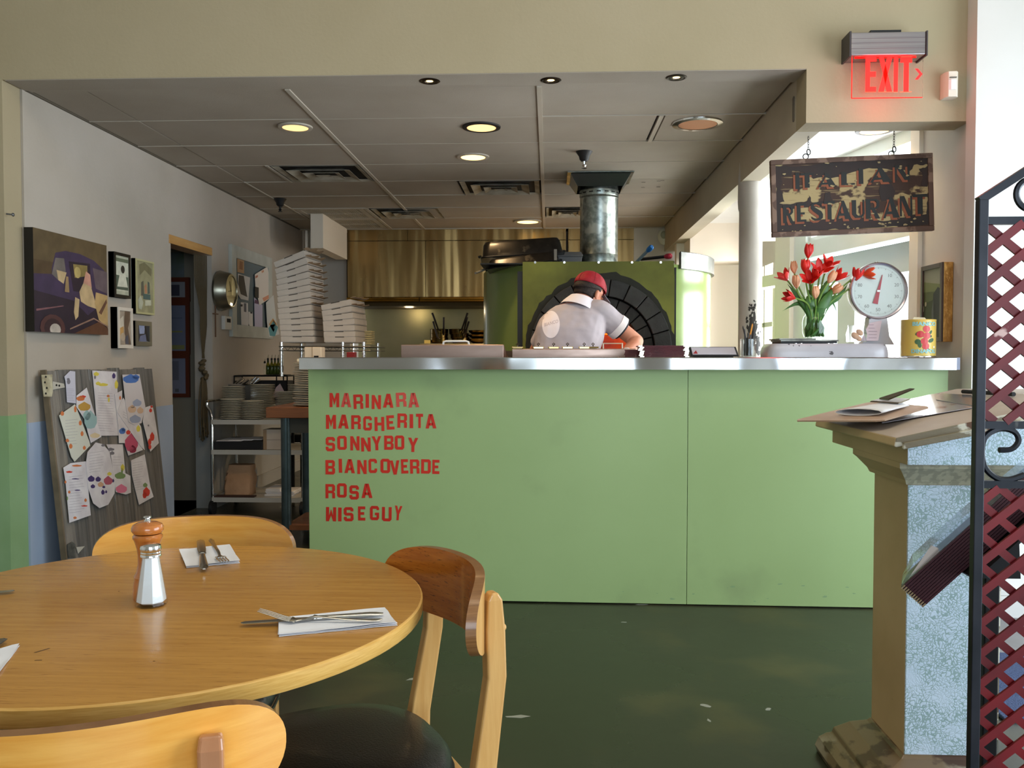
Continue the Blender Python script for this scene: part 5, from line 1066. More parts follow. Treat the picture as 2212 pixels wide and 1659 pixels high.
def drawn(label, pts, inks, off, m=None, curl=0, lines=None):
    P = [zp(*q) for q in pts]; c = onPB(*P[0], off)
    P3 = [onPB(x, y, off) for x, y in P]; cc = sum(P3, Vector())/len(P3)
    r = thing('letter_card', label, 'paper', cc, group='hand drawn letters pinned to the plank panel')
    plate('sheet', P, m or mat('card_paper', (222, 220, 224), .8, c2=(206, 202, 208), ns=12), r, off, .0012)
    for col, x, y, rx, ry in inks:
        plate('drawing', [zp(x+rx*math.cos(k*PI/5+.3), y+ry*math.sin(k*PI/5+.3)*(1+.2*math.sin(k*3))) for k in range(10)], flat(col), r, off+.0013, .0003)
    if lines:
        x0_, y0_, x1_, n_, dy_, sl_ = lines; b = MB()
        for k in range(n_):
            y = y0_+k*dy_; xe = x1_-RN.uniform(0, (x1_-x0_)*.35); q = [onPB(*zp(a, y+sl_*(a-x0_)), off+.0014) for a in (x0_, xe)]
            b.bar(q[0], q[1], .0012, .0004, up=(1, 0, 0))
        b.build('handwriting', flat((150, 148, 160)), r, smooth=0)
    return r
OR, YE, BL, GR, PKc, RD, PU, GY, TE = (206, 120, 70), (218, 204, 84), (78, 118, 190), (120, 146, 96), (216, 120, 150), (208, 66, 50), (70, 56, 110), (120, 118, 126), (150, 182, 184)
o1 = .0285
drawn('small grey-blue note card with a faint face, topmost beside the cream hinge', [(290, 160), (335, 115), (376, 120), (382, 375), (312, 365), (300, 200)], [(GY, 325, 200, 14, 22), (GY, 322, 180, 12, 8)], o1, mat('card_blueish', (196, 196, 210), .8), lines=(305, 260, 375, 8, 13, .0))
drawn('letter with a yellow floral top border, hanging highest in the middle', [(512, 112), (705, 122), (730, 630), (556, 632), (535, 350)], [(YE, 545, 140, 22, 16), (YE, 600, 225, 40, 12), (PU, 685, 155, 14, 22), (YE, 705, 225, 14, 34), (GY, 535, 165, 8, 16), (YE, 560, 215, 20, 14), (YE, 645, 345, 8, 20), (OR, 640, 315, 12, 10)], o1, lines=(560, 290, 690, 16, 20, .05))
drawn('card painted with blue-green landscape stripes, tilted below the small grey note', [(388, 312), (468, 248), (585, 640), (500, 690), (450, 500), (385, 400)], [(OR, 420, 335, 34, 20), ((190, 150, 70), 450, 400, 50, 34), (TE, 500, 510, 52, 70), (TE, 470, 470, 30, 40), ((214, 196, 160), 535, 630, 40, 20), (RD, 440, 320, 24, 10)], o1+.0025)
drawn('letter bordered with orange flowers, widest on the side near the cream hinge', [(248, 470), (375, 380), (490, 680), (495, 710), (372, 838), (345, 800)], [(OR, 275, 455, 14, 18), (OR, 418, 530, 12, 20), (OR, 432, 615, 12, 20), (OR, 315, 670, 14, 14), (OR, 342, 715, 14, 20), (OR, 450, 728, 12, 16), (OR, 378, 420, 10, 26)], o1+.005, mat('card_greenish', (206, 208, 196), .7), lines=(300, 510, 400, 9, 24, -.1))
drawn('oval card with dark pansies and pink roses', [(540, 685), (600, 700), (650, 760), (695, 1000), (690, 1090), (640, 1180), (570, 1208), (520, 1170), (480, 1050), (462, 850), (475, 760)], [(PU, 505, 975, 28, 24), (PU, 560, 978, 22, 20), (PU, 518, 1035, 18, 16), ((176, 90, 110), 640, 990, 36, 34), (YE, 650, 935, 18, 14), (PU, 598, 1082, 14, 20), (PU, 605, 1040, 12, 10), (PU, 624, 1078, 8, 12), ((200, 160, 130), 580, 1020, 24, 20), (GY, 600, 708, 16, 10), (PU, 680, 990, 8, 14)], o1+.0075, lines=(490, 770, 620, 8, 22, -.15))
drawn('long letter edged in red squiggles, lowest beside the oval card', [(282, 885), (340, 850), (460, 835), (500, 1265), (330, 1325), (300, 1000)], [(RD, 330, 920, 26, 8), (OR, 300, 1000, 8, 12), (OR, 330, 1080, 10, 12), (OR, 460, 1145, 10, 14), (OR, 376, 1285, 14, 10), (PU, 380, 975, 30, 5), (PU, 395, 1065, 24, 5), (RD, 450, 1190, 26, 6), (OR, 390, 870, 40, 8), (GR, 315, 1130, 6, 16)], o1+.005, lines=(330, 960, 450, 14, 22, -.12))
drawn('letter with yellow tulips and grass and a pink petal, behind the oval card', [(625, 700), (755, 700), (775, 930), (815, 950), (820, 1085), (780, 1100), (700, 1080), (660, 780)], [(YE, 755, 885, 16, 26), (GR, 735, 950, 44, 26), (GR, 750, 910, 8, 24), (PKc, 745, 1055, 46, 34), (GY, 660, 740, 30, 12), (GY, 672, 770, 18, 14)], o1+.0045, lines=(680, 800, 760, 4, 22, 0))
drawn('plain lined letter with a small red strawberry, lowest toward the doorway', [(820, 828), (930, 780), (975, 1040), (1000, 1118), (885, 1182), (850, 1040), (830, 950)], [(RD, 945, 1080, 28, 36), (GR, 935, 1025, 18, 18), (RD, 930, 1105, 16, 26)], o1+.003, lines=(835, 850, 925, 12, 20, -.2))
drawn('long bookmark card with a blue top and flowers at its rounded foot', [(752, 145), (888, 142), (935, 400), (905, 530), (850, 548), (800, 520), (780, 400)], [(BL, 820, 180, 64, 34), (BL, 860, 165, 30, 20), ((150, 160, 186), 870, 370, 36, 28), ((206, 176, 150), 830, 420, 34, 30), ((206, 176, 150), 895, 430, 26, 26), ((150, 160, 186), 855, 500, 46, 32), ((126, 130, 150), 835, 400, 16, 12)], o1+.0095, mat('card_paper2', (206, 202, 206), .75))
drawn('folded white letter with a yellow dab, hanging behind the blue-topped bookmark', [(740, 360), (760, 330), (900, 560), (930, 745), (900, 720), (712, 445)], [(YE, 880, 575, 16, 26)], o1+.0065, lines=(760, 440, 800, 3, 20, .6))
drawn('letter with a blue bird and a deep pink strawberry heart', [(690, 300), (750, 270), (745, 400), (915, 745), (800, 790), (770, 690), (725, 690), (720, 560)], [(BL, 752, 595, 26, 24), (BL, 762, 585, 16, 16), ((190, 80, 110), 825, 690, 54, 70), (RD, 800, 605, 18, 18), ((150, 40, 70), 835, 740, 30, 30), (OR, 735, 330, 8, 16)], o1+.004)
drawn('small card with red poppies at the doorway edge of the planks', [(935, 405), (990, 388), (1005, 450), (1042, 690), (975, 758), (960, 700), (915, 520), (925, 440)], [(RD, 985, 400, 10, 10), (RD, 978, 430, 12, 16), (RD, 990, 640, 18, 34), (RD, 970, 680, 14, 26), (RD, 972, 720, 12, 20), (GY, 960, 550, 6, 8)], o1+.0095)
# ---------------------------------------------------------------- doorway: string curtain, notice frames, bin
cm = mat('jute_string', (92, 78, 54), .9); sy = DR-.045
sx0 = LX-.115
t = thing('string_curtain', 'brown knotted string curtain gathered in the doorway', 'curtain', (sx0+.03, sy, DT), group=None)
kn = Vector((LX-.045, DR-.07, 1.155))
b = MB()
for k in range(16):
    u = k/15; top = Vector((LX-.075+.05*u, sy-.10+.11*u, DT-.065)); m1 = top.lerp(kn, .5)+Vector((.01, .02*(u-.3), .1)); m2 = kn+Vector((.012*(u-.5), .09*(u-.4), .22))
    b.tube(spline([top, Vector((top.x, top.y, 1.75)), m1*.4+m2*.6+Vector((0, 0, .05)), m2, kn+Vector((RN.uniform(-.01, .01), RN.uniform(-.01, .01), 0))], 10), .0026, 4)
b.build('string_drape', cm, t)['kind'] = 'stuff'
b = MB()
for k in range(12):
    c_ = kn+Vector((RN.uniform(-.02, .02), RN.uniform(-.03, .03), -.02-.014*k)); b.ell(c_, (.016, .028, .018), (RN.uniform(0, 3), RN.uniform(0, 3), 0), 8, 6)
b.build('knot', cm, t)
b = MB()
for k in range(26):
    u = RN.random(); e = kn+Vector((RN.uniform(-.03, .03), RN.uniform(-.055, .045), -.52+RN.uniform(-.1, .03)*1))
    mid = kn.lerp(e, .5)+Vector((0, RN.uniform(-.05, .05), 0)); b.tube(spline([kn-Vector((0, 0, .14)), kn.lerp(mid, .6), mid, mid.lerp(e, .5)+Vector((0, RN.uniform(-.03, .03), 0)), e], 12), .0042, 4); b.ell(e, (.007, .008, .01), None, 6, 5)
b.build('tassel_strings', cm, t)['kind'] = 'stuff'
# notice boards on the back room wall (plane y = DR+.35)
NY = DR+.348; rdw = mat('frame_redwood', (104, 46, 22), .5)
def notice(label, px0, px1, py0, py1, col, extra=(), bw=.03, group='notices in the room behind the doorway'):
    a = PY(px0, py0, NY); c = PY(px1, py1, NY); r = thing('framed_notice', label, 'notice board', ((a.x+c.x)/2, NY, c.z), group=group)
    x0_, x1_, z0_, z1_ = min(a.x, c.x), max(a.x, c.x), c.z, a.z
    for q in ((x0_, z0_, x0_+bw, z1_), (x1_-bw, z0_, x1_, z1_), (x0_+bw, z0_, x1_-bw, z0_+bw), (x0_+bw, z1_-bw, x1_-bw, z1_)):
        b = MB(); b.box(q[0], NY-.025, q[1], q[2], NY, q[3]); b.build('frame', rdw, r, smooth=0)
    b = MB(); b.box(x0_+bw, NY-.01, z0_+bw, x1_-bw, NY-.004, z1_-bw); b.build('sheet', flat(col), r, smooth=0)
    for cc, u0, v0, u1, v1 in extra:
        b = MB(); b.box(x0_+(x1_-x0_)*u0, NY-.0112, z1_-(z1_-z0_)*v1, x0_+(x1_-x0_)*u1, NY-.0101, z1_-(z1_-z0_)*v0); b.build('print', flat(cc), r, smooth=0)
notice('red wooden frame with a small drawing, uppermost in the room behind the doorway', 330, 412, 600, 652, (150, 146, 148), [((70, 66, 80), .5, .3, .72, .75), ((120, 70, 60), .42, .35, .5, .7)], .035)
notice('red wooden frame with a tall lined notice in the room behind the doorway', 330, 412, 652, 766, (128, 130, 150), [((150, 146, 90), .45, .55, .8, .58), ((150, 146, 90), .4, .82, .85, .9), ((110, 110, 130), .4, .3, .8, .32)], .03)
notice('red wooden frame with a grey menu sheet, lowest in the room behind the doorway', 330, 412, 766, 858, (138, 138, 158), [((110, 110, 126), .4, .15, .7, .6), ((100, 100, 110), .6, .8, .7, .88)], .03)
b = MB(); a = PY(350, 545, NY); c = PY(398, 600, NY); b.box(a.x, NY-.004, c.z, c.x, NY-.001, a.z); tag(b.build('notice_sheet', mat('sheet_dim', (120, 124, 134), .8, c2=(98, 110, 72), ns=4), smooth=0), 'pale green and white sheet pinned above the red frames', 'paper')
a = PX(383, 1090, LX-.35); r = thing('waste_bin', 'tall black bin standing just inside the doorway', 'bin', (LX-.32, DL+.28, 0))
b = MB(); b.lathe((LX-.32, DL+.28, 0), [(.12, 0), (.13, .02), (.155, .50), (.165, .51), (.165, .53), (.15, .53), (.12, .03), (0, .03)], 28); b.build('bin_body', blackp, r)
b = MB(); b.ell((LX-.32, DL+.26, .53), (.12, .12, .09)); b.build('bin_bag', mat('bag_black', (16, 16, 18), .35, bump=.6, bs=20), r)
# ---------------------------------------------------------------- clock, cross, thermostat, white-framed board on the wall
p = PX(488, 628, LX+.06); R1 = .152; t = thing('wall_clock', 'round brushed metal wall clock beside the notice board', 'clock', (LX, p.y, p.z))
Mc = Matrix.Translation((LX, p.y+.01, p.z)) @ Matrix.Rotation(PI/2, 4, 'Y')
b = MB(); b.lathe((0, 0, 0), [(R1*.8, 0), (R1*1.0, .004), (R1*1.04, .02), (R1*.92, .09), (R1*.84, .105), (R1*.78, .105), (R1*.76, .095)], 56, M=Mc); b.build('case', mat('clock_case', (150, 146, 130), .28, .9), t)
b = MB(); b.lathe((0, 0, 0), [(R1*.8, .094), (0, .0942)], 48, M=Mc, caps=False); b.build('clock_face', mat('clock_face', (206, 204, 198), .25), t)
b = MB(); b.lathe((0, 0, 0), [(R1*.79, .101), (R1*.4, .103), (0, .1035)], 48, M=Mc, caps=False); b.build('clock_glass', glass, t)
b = MB()
for k in range(12): b.box(-.003, R1*.62, .0944, .003, R1*.72, .0948, Mc @ Matrix.Rotation(k*PI/6, 4, 'Z'))
b.build('hour_mark', flat((70, 66, 60)), t, smooth=0)
for a_, L_ in ((1.9, .075), (3.3, .055)): b = MB(); b.box(-.003, -.01, .096, .003, L_, .0975, Mc @ Matrix.Rotation(a_, 4, 'Z')); b.build('clock_hand', blackp, t, smooth=0)
A = PX(463, 660, LX); C = PX(463, 728, LX); zc_ = PX(463, 678, LX).z
b = MB(); b.bar((LX+.008, A.y, C.z), (LX+.008, A.y, A.z), .008, .008, up=(1, 0, 0)); b.bar((LX+.0085, A.y-.05, zc_), (LX+.0085, A.y+.05, zc_), .008, .008, up=(1, 0, 0)); tag(b.build('wall_cross', mat('cross_wood', (110, 80, 60), .7), smooth=0), 'thin brown cross hanging below the wall clock', 'cross')
a = PX(486, 682, LX+.03); c = PX(501, 713, LX+.03); t = thing('thermostat', 'white thermostat box below the clock', 'thermostat', (LX, (a.y+c.y)/2, c.z))
b = MB(); b.box(LX, a.y, c.z, LX+.03, c.y, a.z); b.build('case', flat((206, 202, 194), .5), t, smooth=0, bev=.004)
b = MB(); b.box(LX+.03, a.y+.04, a.z-.05, LX+.032, c.y-.03, a.z-.02); b.build('display', dark, t, smooth=0)
A = PX(501, 527, LX+.03); B_ = PX(610, 575, LX+.03); C = PX(503, 727, LX+.03); yb0, yb1, zt_, zb_ = A.y, 7.95, A.z, C.z
bw_ = .10; nbm = mat('board_frame_white', (188, 190, 182), .5, c2=(172, 174, 166), ns=6)
t = thing('notice_board', 'white-framed grey notice board covered with pinned papers', 'notice board', (LX, (yb0+yb1)/2, zb_))
for q in ((yb0, zb_, yb0+bw_, zt_), (yb1-bw_, zb_, yb1, zt_), (yb0+bw_, zb_, yb1-bw_, zb_+bw_), (yb0+bw_, zt_-bw_, yb1-bw_, zt_)):
    b = MB(); b.box(LX, q[0], q[1], LX+.03, q[2], q[3]); b.build('frame', nbm, t, smooth=0, bev=.002)
b = MB(); b.box(LX, yb0+bw_, zb_+bw_, LX+.012, yb1-bw_, zt_-bw_); b.build('pinboard', mat('board_grey', (104, 114, 116), .8), t, smooth=0)
def zq(x, y): return (340+x/4.608, 440+y/4.608)
def pinned(label, pts, col, inks=(), off=.016, grp='papers on the notice board'):
    P = [PX(*zq(*q), LX+off) for q in pts]; N = len(P); b = MB(); c_ = sum(P, Vector())/N
    r = thing('pinned_paper', label, 'paper', c_, group=grp)
    b.add(P+[q+Vector((.001, 0, 0)) for q in P], [tuple(range(N)), tuple(range(N, 2*N))[::-1]]+[(k, (k+1) % N, N+(k+1) % N, N+k) for k in range(N)]); b.build('sheet', flat(col), r, smooth=0)
    for cc, poly in inks:
        P = [PX(*zq(*q), LX+off+.0012) for q in poly]; N = len(P); b = MB(); b.add(P+[q+Vector((.0004, 0, 0)) for q in P], [tuple(range(N)), tuple(range(N, 2*N))[::-1]]); b.build('print', flat(cc), r, smooth=0)
pinned('tan photograph pinned at the top of the notice board', [(792, 530), (862, 545), (862, 695), (795, 680)], (176, 140, 104), [((140, 100, 70), [(820, 570), (850, 580), (850, 660), (815, 650)])])
pinned('black and white print beside the clock on the notice board', [(800, 695), (922, 735), (905, 965), (830, 950), (800, 900)], (196, 194, 190), [((60, 58, 56), [(810, 710), (860, 720), (880, 850), (895, 930), (830, 900), (805, 800)])], .02)
pinned('narrow ticket below the black and white print', [(828, 980), (900, 990), (905, 1225), (835, 1235)], (206, 202, 200), [((40, 40, 46), [(830, 1000), (850, 1005), (845, 1025), (828, 1022)]), ((90, 90, 100), [(860, 990), (885, 992), (885, 1080), (862, 1075)])])
pinned('small curled slip beside the narrow ticket', [(905, 1075), (948, 1080), (950, 1225), (925, 1235), (905, 1190)], (208, 204, 200), [((40, 40, 46), [(925, 1075), (945, 1078), (945, 1095), (925, 1092)])], .018)
pinned('big tilted white letter across the notice board', [(968, 705), (1095, 625), (1145, 925), (1015, 1010), (975, 830)], (224, 214, 204), [((186, 120, 96), [(975, 720), (1000, 710), (1000, 730), (975, 745)]), ((200, 150, 120), [(1035, 670), (1060, 660), (1060, 680), (1040, 690)]), ((214, 150, 120), [(1045, 940), (1140, 890), (1145, 920), (1060, 975)])], .026)
pinned('dark card tucked under the tilted letter', [(970, 825), (1008, 835), (1008, 940), (970, 930)], (36, 34, 34), (), .029)
pinned('lilac paper with a printed face below the tilted letter', [(962, 935), (1045, 1010), (1045, 1245), (968, 1235)], (186, 180, 204), [((90, 60, 90), [(970, 955), (1010, 965), (1005, 1000), (965, 990)])], .021)
pinned('large sheet with a brown diamond design at the corner of the notice board', [(1080, 985), (1155, 910), (1185, 1180), (1215, 1300), (1110, 1330), (1090, 1180)], (204, 206, 204), [((90, 150, 160), [(1105, 1240), (1150, 1170), (1200, 1230), (1170, 1320), (1120, 1315)]), ((206, 160, 110), [(1110, 1200), (1150, 1140), (1190, 1200), (1155, 1280)]), ((140, 70, 40), [(1118, 1200), (1150, 1150), (1178, 1190), (1152, 1262)])], .030)
# ---------------------------------------------------------------- wire rack with pizza boxes
RY = 6.05
def rk(px, py, Y=RY): return PY(px, py, Y)
zsh = rk(700, 745).z
rx0, rx1 = rk(606, 745).x, rk(800, 745).x
t = thing('wire_rack', 'chrome wire overshelf carrying the pizza boxes', 'rack', ((rx0+rx1)/2, RY+.24, 1.03))
for x, y, zl_ in ((rx0, RY+.02, 1.03), (rx1-.05, RY+.02, 1.101), (rx1-.20, RY+.02, 1.101), (rx0+.0, RY+.52, 1.03), (rx1-.05, RY+.52, 1.101)):
    b = MB(); b.cyl((x, y, zl_), (x, y, zsh+.02), .012); 
    z = zl_+.02
    while z < zsh: b.cyl((x, y, z), (x, y, z+.004), .0145, n=10); z += .026
    b.build('post', chrome, t)
for z in (zsh-.012,):
    b = MB()
    for y in (RY, RY+.54): b.tube([(rx0-.01, y, z), (rx1, y, z)], .004, 5); b.tube([(rx0-.01, y, z-.028), (rx1, y, z-.028)], .003, 5)
    for x in (rx0-.01, rx1): b.tube([(x, RY, z), (x, RY+.54, z)], .004, 5); b.tube([(x, RY, z-.028), (x, RY+.54, z-.028)], .003, 5)
    k = rx0
    while k < rx1: b.tube([(k, RY, z+.004), (k, RY+.54, z+.004)], .002, 4, False); k += .028
    k = rx0; s = 1
    while k < rx1: b.tube([(k, RY, z-.028*(s > 0)), (k+.025, RY, z-.028*(s < 0))], .002, 4, False); k += .025; s = -s
    b.build('shelf', mat('rack_dark_chrome', (110, 108, 104), .3, .9), t)
def zb6(x, y): return (560+x/5.53, 480+y/5.53)
flapm = cardb
def pbox(i, n, stack, c, rz, tilt, w, d, h, tabs, label, grp):
    r = thing('pizza_box', label, 'pizza box', c, 0, grp); r.rotation_euler = (tilt[0], tilt[1], rz)
    b = MB(); b.box(-w/2+.003, -d/2+.003, .0, w/2-.003, d/2, h-.004); b.build('box_body', cardw, r, local=True, smooth=0, bev=.002, seg=1)
    b = MB(); b.box(-w/2-.001, -d/2-.001, .006, w/2+.001, d/2, h-.001); b.build('box_lid', cardw, r, local=True, smooth=0)
    b = MB(); b.box(-.035, -d/2-.0018, h-.005, .03, -d/2-.0005, h+.001); b.build('tuck_slot', flat((70, 62, 54)), r, local=True, smooth=0)
    if tabs:                              # loose side flap with its wavy tuck tabs, sticking out
        b = MB(); pts = [(0, -d/2+.01), (.02, -d/2+.012), (.032, -d/2+.05), (.022, -d/2+.09), (.03, -d/2+.13), (.05, -d/2+.17), (.046, -d/2+.2), (.02, -d/2+.205), (.03, -d/2+.26), (.05, -d/2+.3), (.045, -d/2+.33), (0, -d/2+.34)]
        b.prism([(w/2+x, y) for x, y in pts], Matrix.Translation((0, 0, h-.004)) @ Matrix.Rotation(-.12, 4, 'Y'), .0022); b.build('tuck_flap', cardb, r, local=True, smooth=0)
    return r
Db, hb = .34, .0425
# taller stack: 14 boxes, front edge line read off the photograph (left x, left y bottom, right x, right y bottom)
T14 = [(200, 470, 555, 320), (215, 545, 580, 405), (225, 625, 600, 490), (232, 690, 610, 575), (232, 760, 615, 660), (230, 830, 620, 738), (232, 895, 622, 818), (235, 965, 625, 895), (232, 1035, 622, 975), (235, 1105, 625, 1055), (235, 1170, 628, 1130), (248, 1235, 638, 1210), (250, 1300, 640, 1285), (258, 1370, 645, 1360), (262, 1438, 655, 1436)][1:]
T14 = T14[:14]
def stack(T, side, name, grp, D0):
    n = len(T); hh = []
    z = zsh+.003
    pos = []
    for k in range(n-1, -1, -1):
        xl_, yl_, xr_, yr_ = T[k]; a = PY(*zb6(xl_, yl_), D0); c = PY(*zb6(xr_, yr_), D0)
        tilt_ = math.atan2(c.z-a.z, c.x-a.x); pos.append((k, (a.x+c.x)/2, tilt_, (c-a).length))
    base = pos[0]
    for k, xm, tl, Wb in pos:
        cz = PY(*zb6((T[k][0]+T[k][2])/2, (T[k][1]+T[k][3])/2), D0).z
        tl2 = tl-.0
        pbox(k, n, name, (xm, D0+Db/2, max(cz, zsh+.003)+.0), -.0 if k > 8 else -.03*(9-k)*.3, (0, -tl2, 0), Wb, Db, hb, side(k), 'white pizza box, %s in the %s' % (ordn(k, n), name), grp)
stack(T14, lambda k: k < 9, 'tall leaning stack beside the notice board', 'pizza boxes in the tall stack', RY+.06)
T7 = [(770, 1060, 1125, 990), (775, 1130, 1130, 1070), (780, 1190, 1140, 1150), (780, 1255, 1155, 1222), (780, 1310, 1155, 1298), (782, 1380, 1158, 1372), (785, 1440, 1160, 1440)]
stack(T7, lambda k: k in (0, 1), 'short stack beside the steel hood', 'pizza boxes in the short stack', RY+.06)
b = MB()
for k in range(8): z = zsh+.01+k*.013; p_ = PY(795, 740, RY+.35); b.box(p_.x-.06, RY+.33, z, p_.x+.03, RY+.45, z+.006)
tag(b.build('paper_plates', flat((206, 186, 130)), smooth=0), 'little pile of cream paper trays beside the short pizza box stack', 'trays')
# things under the rack shelf, on the counter back
a = PY(657, 765, 5.9); t = thing('towel_dispenser', 'white dispenser box below the rack shelf behind the counter', 'dispenser', (a.x+.05, 5.95, 1.10))
b = MB(); b.box(a.x, 5.9, 1.10, a.x+.12, 6.0, 1.235); b.build('case', flat((224, 206, 180), .5), t, smooth=0, bev=.006)
b = MB(); b.box(a.x+.055, 5.895, 1.12, a.x+.058, 5.9, 1.235); b.build('seam', flat((150, 130, 104)), t, smooth=0)
b = MB(); b.box(a.x+.07, 5.89, 1.16, a.x+.1, 5.9, 1.175); b.build('catch', dark, t, smooth=0)
t = thing('back_bench', 'steel work bench standing under the pizza box rack', 'bench', (a.x+.2, 6.0, 0))
b = MB(); b.box(a.x-.03, 5.88, 1.06, a.x+.66, 6.62, 1.10); b.build('worktop', steel, t, smooth=0, bev=.003)
for x in (a.x, a.x+.58): b = MB(); b.box(x-.015, 6.5, 0, x+.015, 6.53, 1.06); b.build('leg', steel, t, smooth=0)
p_ = PY(750, 765, 5.95); b = MB(); b.box(p_.x, 5.93, 1.10, p_.x+.055, 6.0, 1.20); tag(b.build('red_box', flat((130, 24, 24)), smooth=0, bev=.003), 'small dark red box below the rack shelf', 'box')
# ---------------------------------------------------------------- butcher block table with plates
BY0, BZ = 5.22, .86
q0 = PZ(572, 905, BZ-.045); bx0 = PY(574, 890, BY0).x; bx1 = -1.02
t = thing('butcher_table', 'butcher block table on round grey steel legs behind the counter end', 'table', ((bx0+bx1)/2, BY0+.35, 0))
b = MB(); b.box(bx0, BY0, BZ-.065, bx1, BY0+.60, BZ); b.build('block_top', butch, t, smooth=0, bev=.004)
lgm = mat('leg_blue_grey', (78, 92, 94), .4, .6, c2=(60, 74, 76), ns=8)
lx = PY(617, 1000, BY0+.06).x
for x, y in ((lx, BY0+.07), (lx, BY0+.53), (bx1-.08, BY0+.07), (bx1-.08, BY0+.53)):
    b = MB(); b.lathe((x, y, 0), [(.026, 0), (.024, .02), (.03, .06), (.030, BZ-.065)], 18); b.build('leg', lgm, t)
b = MB(); b.box(lx-.02, BY0+.06, BZ-.16, bx1-.05, BY0+.09, BZ-.065); b.build('apron', flat((60, 58, 50)), t, smooth=0)
b = MB(); b.box(lx, BY0+.05, .10, bx1-.05, BY0+.57, .13); b.build('lower_shelf', butch, t, smooth=0)
platm = mat('plate_cream', (206, 200, 182), .3, coat=.3)
def plate_mesh(r):
    b = MB(); b.lathe((0, 0, 0), [(r*.55, 0), (r*.6, .001), (r*.95, .0075), (r, .0105), (r*.985, .012), (r*.9, .0095), (r*.6, .004), (0, .0035)], 32); return b
def plates(cx, cy, z0, r, n, where, pitch=.0092, jit=.002):
    src = None
    for k in range(n):
        lb = 'cream plate, %s in the %s' % (ordn(n-1-k, n), where)
        loc = (cx+RN.uniform(-jit, jit), cy+RN.uniform(-jit, jit), z0+k*pitch+.0005)
        if src is None: src = plate_mesh(r).build('dinner_plate', platm, smooth=50, local=True); tag(src, lb, 'plate', 'plates in the '+where); src.location = loc
        else: copy_tree(src, loc, label=lb)
p_ = PY(685, 880, BY0+.18); plates(p_.x-.02, BY0+.20, BZ, .13, 20, 'tall uneven stack by the counter end', .0135, .006)
b = MB(); b.box(p_.x-.11, BY0+.12, BZ+.276, p_.x+.1, BY0+.3, BZ+.295); tag(b.build('foam_box', flat((226, 214, 186)), smooth=0, bev=.004), 'cream lid on top of the uneven plate stack under the counter edge', 'lid')
# ---------------------------------------------------------------- chrome service cart
CY0, CY1 = 6.28, 6.80; cx0, cx1 = PY(456, 905, CY0).x, PY(652, 905, CY0).x
czs = [PY(520, 908, CY0).z, PY(520, 973, CY0).z, PY(520, 1076, CY0).z]
t = thing('service_cart', 'three-tier service cart with curved chrome handles against the wall', 'cart', ((cx0+cx1)/2, (CY0+CY1)/2, 0))
cartw = mat('cart_shelf', (186, 184, 176), .4, .2)
for z in czs:
    b = MB(); b.box(cx0, CY0, z-.004, cx1, CY1, z); b.box(cx0, CY0-.004, z-.03, cx1, CY0, z+.004); b.box(cx0, CY1, z-.03, cx1, CY1+.004, z+.004); b.box(cx0-.004, CY0, z-.03, cx0, CY1, z+.004); b.box(cx1, CY0, z-.03, cx1+.004, CY1, z+.004); b.build('shelf', cartw, t, smooth=0)
for y in (CY0+.01, CY1-.01):
    for x, hd in ((cx0, -1), (cx1, 1)):
        b = MB(); zt_ = czs[0]+.02; pts = [(x, y, .1), (x, y, zt_)]+([(x-.012, y, zt_+.05), (x-.035, y, zt_+.085), (x-.035, y, zt_+.11)] if hd < 0 else [])
        b.tube(pts, .011, 10); b.build('post', chrome, t)
        b = MB(); b.cyl((x-.012, y, .055), (x+.012, y, .055), .055, n=20); b.build('caster', blackp, t)
b = MB(); z = czs[0]+.13; b.tube([(cx0-.035, CY0+.01, z), (cx0-.035, CY0+.03, z+.01), (cx0-.035, CY1-.03, z+.01), (cx0-.035, CY1-.01, z)], .011, 10); b.build('handle', chrome, t)
pr_ = .088
def pp(px, D): return PY(px, 900, D).x
plates(pp(502, 6.40), 6.40, czs[0]+.001, pr_, 12, 'front stack beside the cart handle', .0125)
plates(pp(505, 6.62)-.0, 6.62, czs[0]+.001, pr_, 19, 'rear stack beside the cart handle', .0125)
plates(pp(546, 6.40)+.0, 6.40, czs[0]+.001, pr_-.006, 11, 'short stack midway along the cart', .0125)
plates(pp(568, 6.66), 6.66, czs[0]+.001, pr_+.006, 20, 'tallest stack on the cart', .0125)
plates(pp(621, 6.55), 6.55, czs[0]+.001, pr_+.002, 16, 'cart stack beside the butcher block', .0125)
plates(pp(640, 6.72)+.02, 6.70, czs[0]+.001, pr_-.01, 20, 'narrow rear stack at the cart end', .0125)
# cutlery bin, black wire crate, towel
t = thing('cutlery_bin', 'grey cutlery bin with forks and spoons at the back of the cart', 'bin', (pp(520, 6.95), 6.97, czs[0]+.06))
ca = PY(482, 830, 6.93); cb_ = PY(545, 850, 6.93)
z0_ = czs[0]; b = MB(); b.box(ca.x, 6.90, z0_+.10, cb_.x, 7.05, ca.z-.002); b.build('bin_body', flat((92, 92, 88), .5), t, smooth=0, bev=.003)
b = MB(); b.box(ca.x-.006, 6.895, ca.z-.006, cb_.x+.006, 7.055, ca.z+.004); b.build('rim', chrome, t, smooth=0)
b = MB()
for k in range(14): x = RN.uniform(ca.x+.05, cb_.x); b.tube([(x, 6.97, ca.z), (x+RN.uniform(.03, .07), 6.98, ca.z+RN.uniform(.03, .06))], [.004, .009], 5)
b.build('spoon', cutl, t)['kind'] = 'stuff'
t = thing('wall_shelf', 'narrow steel shelf behind the cart carrying crate and bin', 'shelf', (pp(550, 7.0), 7.0, z0_))
xa_, xb_ = PY(478, 850, 6.9).x, PY(640, 850, 6.9).x
b = MB(); b.box(xa_, 6.88, z0_+.085, xb_, 7.2, z0_+.10); b.build('shelf_board', flat((120, 118, 110), .4), t, smooth=0)
